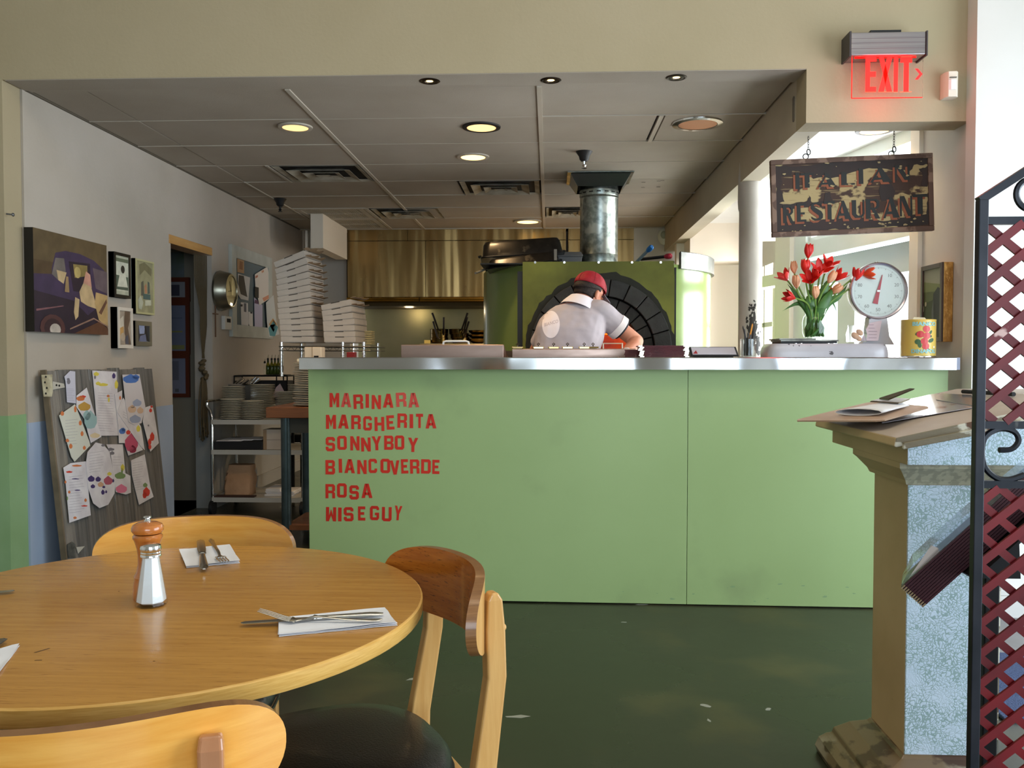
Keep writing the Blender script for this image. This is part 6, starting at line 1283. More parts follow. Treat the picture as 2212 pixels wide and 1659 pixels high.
for x in (xa_+.03, xb_-.03):
    for y in (6.9, 7.17): b = MB(); b.box(x-.01, y-.01, 0, x+.01, y+.01, z0_+.085); b.build('leg', black, t, smooth=0)
t = thing('wire_crate', 'black plastic crate on the shelf behind the plates', 'crate', (pp(565, 7.05), 7.08, z0_+.10))
ka, kb = PY(508, 812, 7.02), PY(622, 812, 7.02); zt_ = ka.z
for q in ((ka.x, 7.0, z0_+.10, kb.x, 7.01, zt_-.04), (ka.x, 7.17, z0_+.1, kb.x, 7.18, zt_-.04), (ka.x, 7.0, z0_+.1, ka.x+.008, 7.18, zt_-.04), (kb.x-.008, 7.0, z0_+.1, kb.x, 7.18, zt_-.04)):
    b = MB(); b.box(*q); b.build('crate_side', blackp, t, smooth=0)
b = MB()
for y in (6.998, 7.182): b.tube([(ka.x, y, zt_), (kb.x, y, zt_)], .006, 6)
for x in (ka.x, (ka.x*.2+kb.x*.8), kb.x):
    b.tube([(x, 6.998, z0_+.1), (x, 6.998, zt_)], .006, 6); b.tube([(x, 7.182, z0_+.1), (x, 7.182, zt_)], .006, 6); b.tube([(x, 6.998, zt_), (x, 7.182, zt_)], .006, 6)
b.build('crate_frame', blackp, t)
b = MB(); p_ = PY(600, 845, 6.86); b.add([p_+Vector(v) for v in ((-.05, 0, -.05), (.03, 0, -.05), (.045, .02, 0), (.01, .03, .06), (-.02, .02, .03), (-.03, .06, -.05), (.04, .06, -.05))], [(0, 1, 2, 3, 4), (1, 6, 2), (0, 4, 5), (5, 4, 3), (3, 2, 6, 5), (0, 5, 6, 1)]); tag(b.build('folded_towel', mat('towel_pink', (226, 200, 200), .9), smooth=30), 'pink and white folded towel standing among the plates', 'towel')
# oil bottles with pourers on top of the crate
bg_ = mat('oil_glass_green', (70, 90, 40), .05, trans=.8); og = mat('oil_yellow', (176, 160, 40), .1, trans=.6)
zk = zt_+.006
b = MB(); b.box(PY(576, 800, 7.09).x, 7.02, zk, PY(622, 800, 7.09).x, 7.17, zk+.004); tag(b.build('bottle_tray', blackp, smooth=0), 'thin black tray under the oil bottles', 'tray')
for i, (px, dark_) in enumerate(((572, 0), (579, 1), (587, 1), (594, 1), (601, 1), (608, 1))):
    Yb = 7.07 if i else 7.12; x = PY(px, 790, Yb).x; n_ = ('clear short', 'first dark', 'second dark', 'third dark', 'fourth dark', 'fifth dark')[i]
    if i == 0: zz0 = zk
    t = thing('oil_bottle', '%s oil bottle with a steel pourer, in the row on the black crate' % n_, 'bottle', (x, Yb, zk+(.005 if i else 0)), group='oil bottles on the crate')
    s_ = .82 if i == 0 else 1; b = MB(); b.lathe((0, 0, 0), [(.015*s_, 0), (.017*s_, .004), (.017*s_, .07*s_), (.008*s_, .098*s_), (.0075*s_, .118*s_)], 16); b.build('bottle_glass', bg_ if dark_ else glass, t, local=True)
    if dark_: b = MB(); b.lathe((0, 0, .072), [(.0165, 0), (.011, .02), (.0085, .026)], 14); b.build('oil', og, t, local=True)
    b = MB(); b.lathe((0, 0, .117*s_), [(.009, 0), (.0095, .012), (.006, .018)], 10); b.build('stopper', blackp, t, local=True)
    b = MB(); b.tube([(0, 0, .13*s_), (.001, 0, .145*s_), (.004, 0, .162*s_)], [.003, .003, .002], 6); b.build('pourer', chrome, t, local=True)
# lower cart shelves
z1_, z2_ = czs[1], czs[2]
def cb2(px, py, D): return PY(px, py, D)
a = cb2(462, 970, 6.32); c = cb2(567, 951, 6.32); b = MB(); b.box(a.x, 6.32, z1_+.001, c.x, 6.7, c.z-.01); tag(b.build('black_tray', blackp, smooth=0, bev=.004), 'flat black tray on the middle shelf of the cart', 'tray')
t = thing('paper_stack', 'loose white papers on the flat black tray in the cart', 'papers', (a.x+.15, 6.45, c.z-.01))
for k in range(3): b = MB(); b.box(a.x+.01+.09*k, 6.34+.02*k, c.z-.0095+.003*k, a.x+.2+.07*k, 6.62, c.z-.007+.003*k, Matrix.Identity(4)); b.build('sheet', papr, t, smooth=0)
a = cb2(569, 970, 6.33); c = cb2(607, 928, 6.33)
t = thing('napkin_boxes', 'white cardboard box standing on the middle shelf of the cart', 'box', ((a.x+c.x)/2, 6.4, z1_+.001)); b = MB(); b.box(a.x, 6.33, z1_+.001, c.x, 6.5, c.z); b.build('carton', [cardw], t, smooth=0, bev=.003)
b = MB(); b.box(a.x-.001, 6.3295, z1_+.002, a.x+.025, 6.5, c.z-.002); b.build('kraft_side', cardb, t, smooth=0); b = MB(); b.box(a.x+.025, 6.3285, (z1_+c.z)/2-.003, c.x, 6.33, (z1_+c.z)/2+.001); b.build('seam', flat((150, 140, 130)), t, smooth=0)
# paper bag on the bottom shelf
a = cb2(477, 1062, 6.34); c = cb2(535, 1007, 6.34); w_ = c.x-a.x
t = thing('paper_bag', 'crumpled brown paper bag on the bottom shelf of the cart', 'bag', (a.x+w_/2, 6.45, z2_+.001))
b = MB(); rr = []
for k in range(9):
    s = k/8; z = (z2_+.001)+(c.z-z2_)*s; sh = 1-.25*max(0, s-.5); ring = []
    for q in range(20):
        an = 2*PI*q/20; xx = math.copysign(abs(math.cos(an))**.4, math.cos(an))*w_/2*sh; yy = math.copysign(abs(math.sin(an))**.4, math.sin(an))*.09*(1-.6*max(0, s-.4)); nn = noise.noise(Vector((an*2, s*5, 3)))*.012
        ring.append(Vector((a.x+w_/2+xx+nn+(.02*s), 6.45+yy+nn, z)))
    rr.append(ring)
b.loft(rr); b.build('bag_body', mat('kraft_bag', (160, 124, 92), .8, c2=(176, 140, 108), ns=9, bump=.5, bs=16), t, smooth=25)
for i, (px0, px1, dz, n_) in enumerate(((575, 636, 0, 5), (577, 608, .035, 3))):
    a = cb2(px0, 1070, 6.4); c = cb2(px1, 1060, 6.4); t = thing('napkin_pile', ('wide pile of folded white cloths on the bottom shelf of the cart', 'short pile of folded white cloths on top of the wide pile')[i], 'cloths', ((a.x+c.x)/2, 6.5, z2_+.001+dz), group='folded cloths in the cart')
    for k in range(n_): b = MB(); j = RN.uniform(-.006, .006); b.box(a.x+j, 6.38+j, z2_+.001+dz+k*.007, c.x+j, 6.6, z2_+.007+dz+k*.007); b.build('cloth', papr, t, smooth=0, bev=.002)
a = cb2(462, 1064, 6.3); c = cb2(548, 1060, 6.3); b = MB(); b.box(a.x, 6.3, z2_+.001, c.x, 6.36, z2_+.012); tag(b.build('wooden_board', flat((56, 34, 26)), smooth=0), 'dark thin board lying before the paper bag in the cart', 'board')
# white lexan tubs stacked behind the butcher block
t0 = PY(650, 945, 7.3)
for i in range(3):
    z = .50+i*.13; t = thing('food_tub', 'white food tub, %s of the three stacked past the cart' % ordn(2-i, 3), 'tub', (-1.95, 7.5, z), group='white tubs past the cart')
    b = MB(); b.loft([[Vector((sx*w2, sy*w2*.62, zz)) for sx, sy in ((-1, -1), (1, -1), (1, 1), (-1, 1))] for zz, w2 in ((0, .24), (.115, .27), (.12, .285), (.128, .285), (.128, .27), (.01, .232))]); b.build('tub_body', flat((206, 206, 200), .4), t, local=True, smooth=0, bev=.004)
t = thing('tub_stand', 'dark steel dunnage stand under the white tubs', 'stand', (-1.95, 7.5, 0)); b = MB(); b.box(-2.25, 7.3, .44, -1.65, 7.7, .498); b.build('deck', black, t, smooth=0)
for x in (-2.2, -1.7):
    for y in (7.34, 7.66): b = MB(); b.box(x-.015, y-.015, 0, x+.015, y+.015, .44); b.build('leg', black, t, smooth=0)
# ---------------------------------------------------------------- exhaust hood and cooking line
HY = 8.95; hz = PY(900, 642, HY).z
hx0, hx1, hx2 = PY(750, 560, HY).x, PY(1225, 560, HY).x, PY(1370, 560, HY).x
t = thing('exhaust_hood', 'long stainless steel exhaust hood with a shiny gutter along its lower edge', 'hood', ((hx0+hx2)/2, HY+.4, hz))
zj = PY(900, 520, HY).z
jn = PY(880, 500, HY).x
def hp(name, x0, z0, x1, z1, y=HY, m=hoodst, th=.02):
    b = MB(); b.box(x0+.002, y, z0+.002, x1-.002, y+th, z1-.002); b.build(name, m, t, smooth=0, bev=.0015)
hp('top_panel', hx0, zj, jn, Z1-.002); hp('top_panel', jn, zj, hx1-.01, Z1-.002); hp('top_panel', hx1+.01, zj, hx2, Z1-.002)
hp('face_panel', hx0, hz, (hx0+hx1)/2-.32, zj); hp('face_panel', (hx0+hx1)/2-.32, hz, hx1-.01, zj); hp('face_panel', hx1+.01, hz, hx2, zj)
b = MB(); b.box(hx0-.012, HY+.02, hz, hx2+.03, 9.72, Z1-.03); b.build('hood_body', flat((34, 28, 22), .7), t, smooth=0)
gut = mat('gutter_steel', (214, 178, 96), .18, 1)
for x0_, x1_ in ((hx0, PY(907, 650, HY).x-.004), (PY(907, 650, HY).x+.004, hx1), (hx1+.01, hx2)):
    b = MB(); zz = hz
    b.loft([[Vector((x, y, z)) for y, z in ((HY-.002, zz), (HY-.03, zz-.005), (HY-.04, zz-.022), (HY-.034, zz-.032), (HY-.045, zz-.045), (HY-.01, zz-.055), (HY+.01, zz-.04))] for x in (x0_, x1_)]); b.build('gutter', gut, t, smooth=40)
b = MB(); b.box(hx0, HY+.0, hz-.09, hx2, HY+.6, hz-.035); b.build('filter_bank', mat('filter_dark', (60, 46, 18), .5, .6), t, smooth=0)
for x_ in (-1.5, -.5): lamp('under_hood_fill', (x_, HY+.35, hz-.1), 5, (1, .8, .5), .05)  # added fill under the hood, no fixtures, brightens the splash wall
# stove with shelf and nested pans
sz = PY(980, 742, 9.2).z
t = thing('cooking_range', 'steel cooking range along the back wall under the hood', 'range', (-.6, 9.2, 0))
b = MB(); b.box(-1.9, 9.0, .1, .7, 9.68, .92); b.build('range_body', steel, t, smooth=0, bev=.005)
b = MB(); b.box(-1.35, 9.05, sz-.03, .3, 9.45, sz-.002); b.build('high_shelf', flat((150, 140, 110), .4), t, smooth=0)
for x in (-1.33, .28): b = MB(); b.box(x-.01, 9.3, .92, x+.01, 9.42, sz-.03); b.build('bracket', steel, t, smooth=0)
panm = mat('pan_bronze', (92, 74, 40), .22, 1); hnd = mat('pan_handle', (40, 32, 26), .4, .6)
def pan(px, py, r, h, rz, lean, lab):
    p_ = PY(px, py, 9.2); t = thing('saucepan', lab, 'pan', p_, rz, 'nested pans on the high shelf')
    b = MB(); b.lathe((0, 0, 0), [(r*.82, 0), (r*.96, .012), (r, h), (r*1.04, h+.004), (r*.97, h+.002), (r*.93, .014), (0, .01)], 28); b.build('pan_body', panm, t, local=True)
    b = MB(); b.tube([(r*.2, -r*.98, h*.75), (r*.2+lean*.3, -r*1.05, h*.95), (r*.2+lean, -r*1.12, h+.17)], [.007, .009, .011], 8); b.build('handle', hnd, t, local=True)
for i, (px, py, r, rz, ln) in enumerate(((949, 742, .098, 0, -.07), (949, 733, .096, .4, .0), (949, 724, .097, .1, -.09))):
    pan(px, py, r, .06, rz, ln, 'bronze saucepan, %s of the nest above the pale lid handle' % ordn(2-i, 3))
for i, (px, py, r, rz, ln) in enumerate(((995, 742, .098, 0, .08), (993, 733, .1, .1, .06), (990, 724, .099, 0, .09))):
    pan(px, py, r, .06, rz, ln, 'bronze saucepan, %s of the nest in the middle of the shelf' % ordn(2-i, 3))
for i in range(3):
    p_ = PY(1032, 742-9*i, 9.2); t = MB().lathe(p_, [(.05, 0), (.09, .03), (.1, .05), (.094, .05), (.08, .03), (0, .01)], 24).build('metal_bowl', panm); tag(t, 'bronze bowl, %s of the stack against the green oven' % ordn(2-i, 3), 'bowl', 'bowls on the high shelf')
p_ = PY(924, 740, 9.15); b = MB(); b.box(p_.x-.03, 9.1, sz, p_.x+.03, 9.16, sz+.035); tag(b.build('label_box', flat((206, 186, 110)), smooth=0), 'small yellow box beside the nested pans', 'box')
# ---------------------------------------------------------------- green pizza oven
OY = 6.72; oc = PY(1287, 700, OY).x; orr = (PY(1524, 700, OY).x-PY(1038, 700, OY).x)/2
ot = 1.80; FY = 5.74
fx0, fx1, fz = PY(1129, 600, FY).x, PY(1457, 600, FY).x, PY(1290, 565, FY).z
og_ = mat('oven_green', (120, 140, 78), .25, c2=(112, 132, 70), ns=2, coat=.3)
t = thing('pizza_oven', 'big round green pizza oven with a square front and blackened brick arch', 'oven', (oc, OY, 0))
b = MB()
# drum: open at the mouth side
a0 = math.radians(-90-24); a1 = math.radians(-90+24); n = 64
ring = lambda r, z: [Vector((oc+r*math.cos(a1+(2*PI-(a1-a0))*k/n), OY+r*math.sin(a1+(2*PI-(a1-a0))*k/n), z)) for k in range(n+1)]
r0 = ring(orr, .35); r1 = ring(orr, ot); vs = r0+r1; b.add(vs, [(k, k+1, n+2+k, n+1+k) for k in range(n)]); b.build('drum', og_, t, smooth=60)
b = MB(); b.lathe((oc, OY, 0), [(orr, ot-.001), (0, ot)], 72, caps=False); b.build('top_sheet', galv, t)
b = MB(); rr = [[Vector((oc+r_*math.cos(an), OY+r_*math.sin(an), z_)) for r_, z_ in ((orr+.002, ot-.03), (orr+.022, ot-.028), (orr+.022, ot+.085), (orr+.016, ot+.09), (orr+.002, ot+.08))] for an in [math.radians(-52+k*3.2) for k in range(54)]]
b.loft(rr); b.build('top_band', mat('band_steel', (132, 132, 128), .4, .9, c2=(104, 104, 100), ns=7), t)
b = MB(); b.lathe((oc, OY, 0), [(orr*.9, .0), (orr*.9, .35), (orr, .36)], 48, caps=False); b.build('stand', black, t)
# square front with arched hole
ax_, az_, Ro, Rm, Ri = PY(1297, 756, FY).x, PY(1297, 756, FY).z, .468, .352, .262
b = MB(); N = 32; soot = mat('oven_front_green', (116, 120, 48), .5, c2=(86, 90, 34), ns=2.4, ramp=(.4, .66), c3=(46, 48, 24), ns3=3.2, ramp3=(.56, .74), spec=.25)
arc = [Vector((ax_+Ro*math.cos(PI*k/N), FY, az_+Ro*math.sin(PI*k/N))) for k in range(N+1)]
def outer(k):
    a = PI*k/N; c, s = math.cos(a), math.sin(a); hw0, hw1, hh = fx1-ax_, ax_-fx0, fz-az_
    q = min((hw0/c if c > 1e-6 else (hw1/-c if c < -1e-6 else 1e9)), (hh/s if s > 1e-6 else 1e9)); return Vector((ax_+q*c, FY, az_+q*s))
out = [outer(k) for k in range(N+1)]
vs = arc+out; fs = [(k, k+1, N+1+k+1, N+1+k) for k in range(N)]
zl = .55; bot = [Vector((fx0, FY, zl)), Vector((ax_-Ro, FY, zl)), Vector((ax_+Ro, FY, zl)), Vector((fx1, FY, zl))]
vs += bot; o_ = 2*N+2; fs += [(o_, o_+1, N, 2*N+1), (o_+2, o_+3, N+1, 0)]
for cx_, cz_ in ((fx1, fz), (fx0, fz)):  # fill corners
    ks = sorted(range(N+1), key=lambda k: (out[k]-Vector((cx_, FY, cz_))).length)[:2]; vs.append(Vector((cx_, FY, cz_))); fs.append((N+1+ks[0], N+1+ks[1], len(vs)-1))
m_ = len(vs); b.add(vs, fs); o = b.build('front_plate', soot, t, smooth=0); q = o.modifiers.new('th', 'SOLIDIFY'); q.thickness = .006; q.offset = 0
b = MB(); b.box(fx0-.035, FY+.02, zl, fx0-.001, FY+.5, fz-.06); b.build('side_panel', mat('oven_black', (14, 15, 13), .5), t, smooth=0); b = MB(); b.box(fx1+.001, FY+.003, zl, fx1+.012, FY+.4, fz-.04); b.build('side_panel', mat('oven_black', (14, 15, 13), .5), t, smooth=0)
b = MB(); b.box(fx0, FY+.004, fz-.012, fx1, FY+.6, fz-.001); b.build('top_plate', flat((40, 40, 34), .5), t, smooth=0)
for px in (1156, 1219, 1293, 1365, 1427): p_ = PY(px, 567, FY); b = MB(); b.cyl((p_.x, FY-.003, p_.z), (p_.x, FY-.009, p_.z), .008, n=10); b.build('screw', chrome, t)
# soot halo flakes: bare black patch with its own ragged outline around the arch
b = MB(); pts = []
for k in range(49):
    a = PI*k/48; r = Ro+.02+.03*max(0, math.sin(a*1.0-.5))*(1 if a < PI/2 else .4)+.02*noise.noise(Vector((a*9, 2, 0))); pts.append((ax_+r*math.cos(a), az_+r*math.sin(a)))
vs = [Vector((x, FY-.0042, z)) for x, z in pts]+[Vector((ax_+(Ro-.004)*math.cos(PI*k/48), FY-.0042, az_+(Ro-.004)*math.sin(PI*k/48))) for k in range(49)]
b.add(vs, [(k, k+1, 50+k, 49+k) for k in range(48)]); b.build('soot_patch', mat('soot', (26, 28, 22), .8, c2=(34, 36, 28), ns=12), t, smooth=0)
# voussoir bricks
brm = [mat('brick_soot_%d' % k, c, .75, c2=tuple(int(q*.8) for q in c), ns=9, bump=.4, bs=30) for k, c in enumerate(((44, 46, 45), (37, 39, 38), (50, 51, 49)))]
def voussoirs(r0, r1, n, y0, y1, g=.0035):
    for k in range(n):
        a = PI*k/n+g/r1; c = PI*(k+1)/n-g/r1; dy = RN.uniform(-.003, .003); b = MB(); ring = []
        for rr in (r0, r1):
            for j in range(4): ring.append((rr, a+(c-a)*(j if rr == r0 else 3-j)/3))
        rs = [[Vector((ax_+rr*math.cos(an), y, az_+rr*math.sin(an))) for rr, an in ring] for y in (y0+dy, y1)]
        b.loft(rs); b.build('brick', brm[RN.randrange(3)], t, smooth=0, bev=.003, seg=1)
voussoirs(Rm+.004, Ro-.003, 11, FY-.012, FY+.12); voussoirs(Ri, Rm-.004, 13, FY+.02, FY+.34)
b = MB(); rr = [[Vector((ax_+(Ro+.004)*math.cos(PI*k/N), y, az_+(Ro+.004)*math.sin(PI*k/N))) for k in range(N+1)]+[Vector((ax_+(Ri-.002)*math.cos(PI*k/N), y, az_+(Ri-.002)*math.sin(PI*k/N))) for k in range(N, -1, -1)] for y in (FY+.10, FY+.335)]
b.loft(rr); b.build('mortar', flat((20, 20, 18), .9), t, smooth=0)
# chamber: brick dome, hearth, burning logs
chb = mat('chamber_brick', (150, 84, 46), .85, c2=(96, 48, 26), ns=10, bump=.4, bs=20)
b = MB(); rs = []
for j in range(9):
    s = j/8*PI/2; rs.append([Vector((oc+.70*math.cos(s)*math.cos(2*PI*k/32), OY+.02+.52*math.cos(s)*math.sin(2*PI*k/32), az_-.02+.46*math.sin(s)+.001)) for k in range(32)])
vs = [p_ for r_ in rs for p_ in r_]; fs = []
for j in range(8):
    for k in range(32):
        q = [rs[j][k], rs[j][(k+1) % 32]]
        mid = sum(q, Vector())/2
        if mid.y < OY-.30 and abs(mid.x-ax_) < Ri+.02 and rs[j][k].z < az_+.26: continue
        fs.append((j*32+k, j*32+(k+1) % 32, (j+1)*32+(k+1) % 32, (j+1)*32+k))
b.add(vs, fs); b.build('chamber', chb, t, smooth=60)
b = MB(); b.box(oc-.72, FY+.02, az_-.06, oc+.72, OY+.56, az_-.005); b.build('hearth', mat('hearth', (90, 74, 60), .85, c2=(60, 50, 42), ns=6), t, smooth=0)
b = MB(); b.box(ax_-Ri-.06, FY-.10, az_-.05, ax_+Ri+.2, FY+.02, az_-.008); b.build('hearth_ledge', black, t, smooth=0, bev=.004)
ember = mat('ember', (255, 90, 10), .8, c2=(120, 24, 4), ns=16, ramp=(.4, .6), emit=(255, 84, 12), es=2.6)
fx_, fy_ = PY(1335, 735, OY-.05).x, OY-.12
b = MB()
for k in range(26): b.ell((fx_+RN.uniform(-.17, .17), fy_+RN.uniform(-.08, .12), az_+RN.uniform(0, .05)), (RN.uniform(.03, .06),)*3, (RN.random(), RN.random(), 0), 8, 6)
b.build('ember_bed', ember, t, smooth=60)['kind'] = 'stuff'
for k, (dx, dy, rz_) in enumerate(((-.1, .0, .2), (.08, .05, -.3), (0, .1, .05))):
    M_ = Matrix.Translation((fx_+dx, fy_+dy, az_+.08)) @ Matrix.Rotation(rz_, 4, 'Z'); b = MB(); b.tube([M_ @ Vector((-.14, 0, 0)), M_ @ Vector((0, .01, .006)), M_ @ Vector((.14, 0, 0))], [.035, .04, .032], 9); b.build('log', mat('burning_log', (60, 30, 16), .9, c2=(20, 12, 8), ns=9), t)
b = MB()
for k in range(9):
    x = fx_+(k-4)*.036; h = .15+.05*math.sin(k*2.1); pts = [Vector((x+RN.uniform(-.012, .012), fy_+.04+RN.uniform(-.03, .03), az_+.03+h*j/4)) for j in range(5)]
    b.tube(pts, [.028, .034, .026, .014, .002], 8)
b.build('flame', mat('flame', (255, 96, 14), .8, emit=(255, 92, 14), es=2.2), t, smooth=60)
lamp('fire_light', (fx_, fy_-.02, az_+.2), 9, (1, .36, .08), .08)
# flue pipe with collar and ceiling flashing
DY = 6.45; dx0, dx1 = PY(1253, 450, DY).x, PY(1335, 450, DY).x; dcx, dr = (dx0+dx1)/2, (dx1-dx0)/2
t = thing('flue_pipe', 'round galvanised flue rising from the oven into the ceiling', 'flue', (dcx, DY, ot+.07))
zt_ = Z1-.11
b = MB(); b.lathe((dcx, DY, 0), [(dr, ot+.05), (dr, ot+.11), (dr*1.01, ot+.112), (dr, ot+.118), (dr, zt_-.05), (dr*1.012, zt_-.047), (dr, zt_-.042), (dr, Z1)], 48, caps=False); b.build('pipe', galv, t)
b = MB(); b.lathe((dcx, DY, 0), [(dr*1.02, zt_-.035), (dr*1.035, zt_-.03), (dr*1.03, zt_+.01), (dr*1.0, zt_+.014)], 48, caps=False); b.build('collar', galv, t)
for k in range(8):
    an = PI+.3+k*.4; b = MB(); b.cbox((dcx+dr*1.035*math.cos(an), DY+dr*1.035*math.sin(an), zt_-.012), (.03, .004, .008), (0, 0, an+PI/2)); b.build('collar_slot', black, t, smooth=0)
b = MB(); rr = []
for s, z in ((.235, Z1-.002), (.235, Z1-.006), (.21, Z1-.010), (.165, Z1-.06), (.16, Z1-.062), (.205, Z1-.004)): rr.append([Vector((dcx+u*s, DY+v*s, z)) for u, v in ((-1, -1), (1, -1), (1, 1), (-1, 1))])
b.loft(rr, caps=False); b.build('ceiling_flashing', galv, t, smooth=0)
b = MB()
s = .16
for u0, v0, u1, v1 in ((-1, -1, 1, -1), (1, -1, 1, 1), (1, 1, -1, 1), (-1, 1, -1, -1)): b.add([Vector((dcx+u0*.21, DY+v0*.21, Z1-.01)), Vector((dcx+u1*.21, DY+v1*.21, Z1-.01)), Vector((dcx+u1*s, DY+v1*s, Z1-.09)), Vector((dcx+u0*s, DY+v0*s, Z1-.09))], [(0, 1, 2, 3)])
o = b.build('flashing_skirt', mat('flashing_dark', (96, 104, 106), .3, 1), t, smooth=0); q = o.modifiers.new('t', 'SOLIDIFY'); q.thickness = .003
# blackened pans and tools on top of the oven
pb = mat('pan_black', (44, 40, 34), .32, .7, c2=(24, 22, 20), ns=10, coat=.2, c3=(80, 74, 62), ns3=14, ramp3=(.62, .7))
OT = ot+.002
def roastpan(pts, h, lab, m=pb):          # near-left, near-right px (bottom edge), depth
    (xa, ya), (xb, yb), Y, dep, rz_, rx_ = pts
    a = PY(xa, ya, Y); c = PY(xb, yb, Y); w = (c-a).length; t = thing('roasting_pan', lab, 'pan', (a+c)/2+Vector((0, dep/2, 0)), group='blackened pans on the oven'); t.rotation_euler = (rx_, -math.atan2(c.z-a.z, c.x-a.x), rz_)
    rd = lambda W_, D_, z, r=.05: [Vector((sx*(W_/2-r)+r*math.cos(an), sy*(D_/2-r)+r*math.sin(an), z)) for sx, sy, A in ((1, 1, 0), (-1, 1, PI/2), (-1, -1, PI), (1, -1, 1.5*PI)) for an in [A+PI/2*k/5 for k in range(6)]]
    b = MB(); b.loft([rd(w, dep, 0), rd(w*1.0, dep, .006), rd(w*.97, dep*.97, .012), rd(w*.93, dep*.92, h*.8), rd(w*.88, dep*.86, h), rd(w*.86, dep*.84, h-.003)]); b.build('pan_body', m, t, local=True, smooth=40)
    b = MB(); b.tube([v for v in rd(w*1.005, dep*1.005, .006)]+[rd(w*1.005, dep*1.005, .006)[0]], .006, 6); b.build('rim', black, t, local=True)
    for s in (-1, 1): b = MB(); b.tube(spline([(s*w/2, -.05, h*.3), (s*(w/2+.02), -.04, h*.3), (s*(w/2+.02), .04, h*.3), (s*w/2, .05, h*.3)], 10), .005, 6); b.build('handle', black, t, local=True)
    return t
roastpan(((1052, 582), (1208, 562), 6.05, .42, .0, 0), .07, 'big blackened roasting pan, lower one on the oven beside the flue')
roastpan(((1036, 558), (1216, 545), 6.12, .46, .05, 0), .115, 'big blackened roasting pan upside down on top of the lower one')
b = MB(); p_ = PY(1198, 562, 6.0); b.box(p_.x-.004, 6.0, p_.z-.0, p_.x+.016, 6.02, p_.z+.075); b.cyl((PY(1027, 590, 5.98).x, 5.98, PY(1027, 590, 5.98).z), (PY(1045, 583, 6.1).x, 6.1, PY(1045, 583, 6.1).z), .008); tag(b.build('pan_strap', flat((110, 106, 96), .4)), 'worn metal strap hanging over the lower blackened pan', 'strap')
p0_ = PY(1205, 562, 6.25); p1_ = PY(1258, 560, 6.25); t = thing('grey_tub', 'grey plastic tub between the blackened pans and the flue', 'tub', ((p0_.x+p1_.x)/2, 6.4, OT)); b = MB(); w2 = (p1_.x-p0_.x)/2; b.loft([[Vector((sx*w2*s, sy*.12*s, z)) for sx, sy in ((-1, -1), (1, -1), (1, 1), (-1, 1))] for z, s in ((0, .9), (.08, 1), (.088, 1.06), (.094, 1.06), (.12, .9), (.122, .3))]); b.build('tub_body', flat((98, 98, 98), .5), t, local=True, smooth=0, bev=.008)
b = MB(); b.box(PY(1040, 570, 6.1).x, 6.0, ot+.003, PY(1210, 570, 6.1).x, 6.5, ot+.012); b.build('support_tray', black, None, smooth=0); tag(bpy.data.objects['support_tray'], 'black sheet tray under the pans on the oven top', 'tray')
def rod(pxy, qxy, Y0, Y1, r, m, name, lab, grip, gm):
    a = PY(*pxy, Y0); c = PY(*qxy, Y1); t = thing(name, lab, 'tool', a, group='oven tools with coloured grips'); b = MB(); b.tube([a, c], r, 10); b.build('rod', m, t); d = (c-a).normalized(); b = MB(); b.tube([c-d*.01, c+d*.005, c+d*grip*.8, c+d*grip], [r*1.3, r*1.6, r*1.6, r*.9], 12); b.build('grip', gm, t)
rod((1375, 566), (1401, 540), 6.5, 6.3, .012, flat((120, 140, 150)), 'oven_tool', 'oven tool with a bright blue grip propped on the oven top', .06, flat((34, 104, 168)))
rod((1385, 560), (1440, 554), 6.5, 6.2, .012, black, 'oven_tool', 'black oven tool with a red grip lying on the oven top', .055, flat((176, 30, 54)))
p_ = PY(1433, 511, BK-.01); t = thing('motion_sensor', 'white oval sensor on the cream wall beyond the flue', 'sensor', (p_.x, BK-.02, p_.z-.08)); b = MB(); b.ell((p_.x, BK-.02, p_.z), (.058, .03, .085)); b.build('case', flat((214, 212, 196), .4), t); b = MB(); b.ell((p_.x, BK-.045, p_.z+.012), (.032, .02, .04)); b.build('lens', flat((160, 162, 140), .3), t)
b = MB(); q = PY(665, 500, BK+.2); b.cyl((q.x, BK+.22, q.z-.7), (q.x, BK+.22, Z1+.1), .016); tag(b.build('conduit', flat((196, 186, 166), .5)), 'vertical cream conduit on the back wall behind the tall pizza box stack', 'pipe')
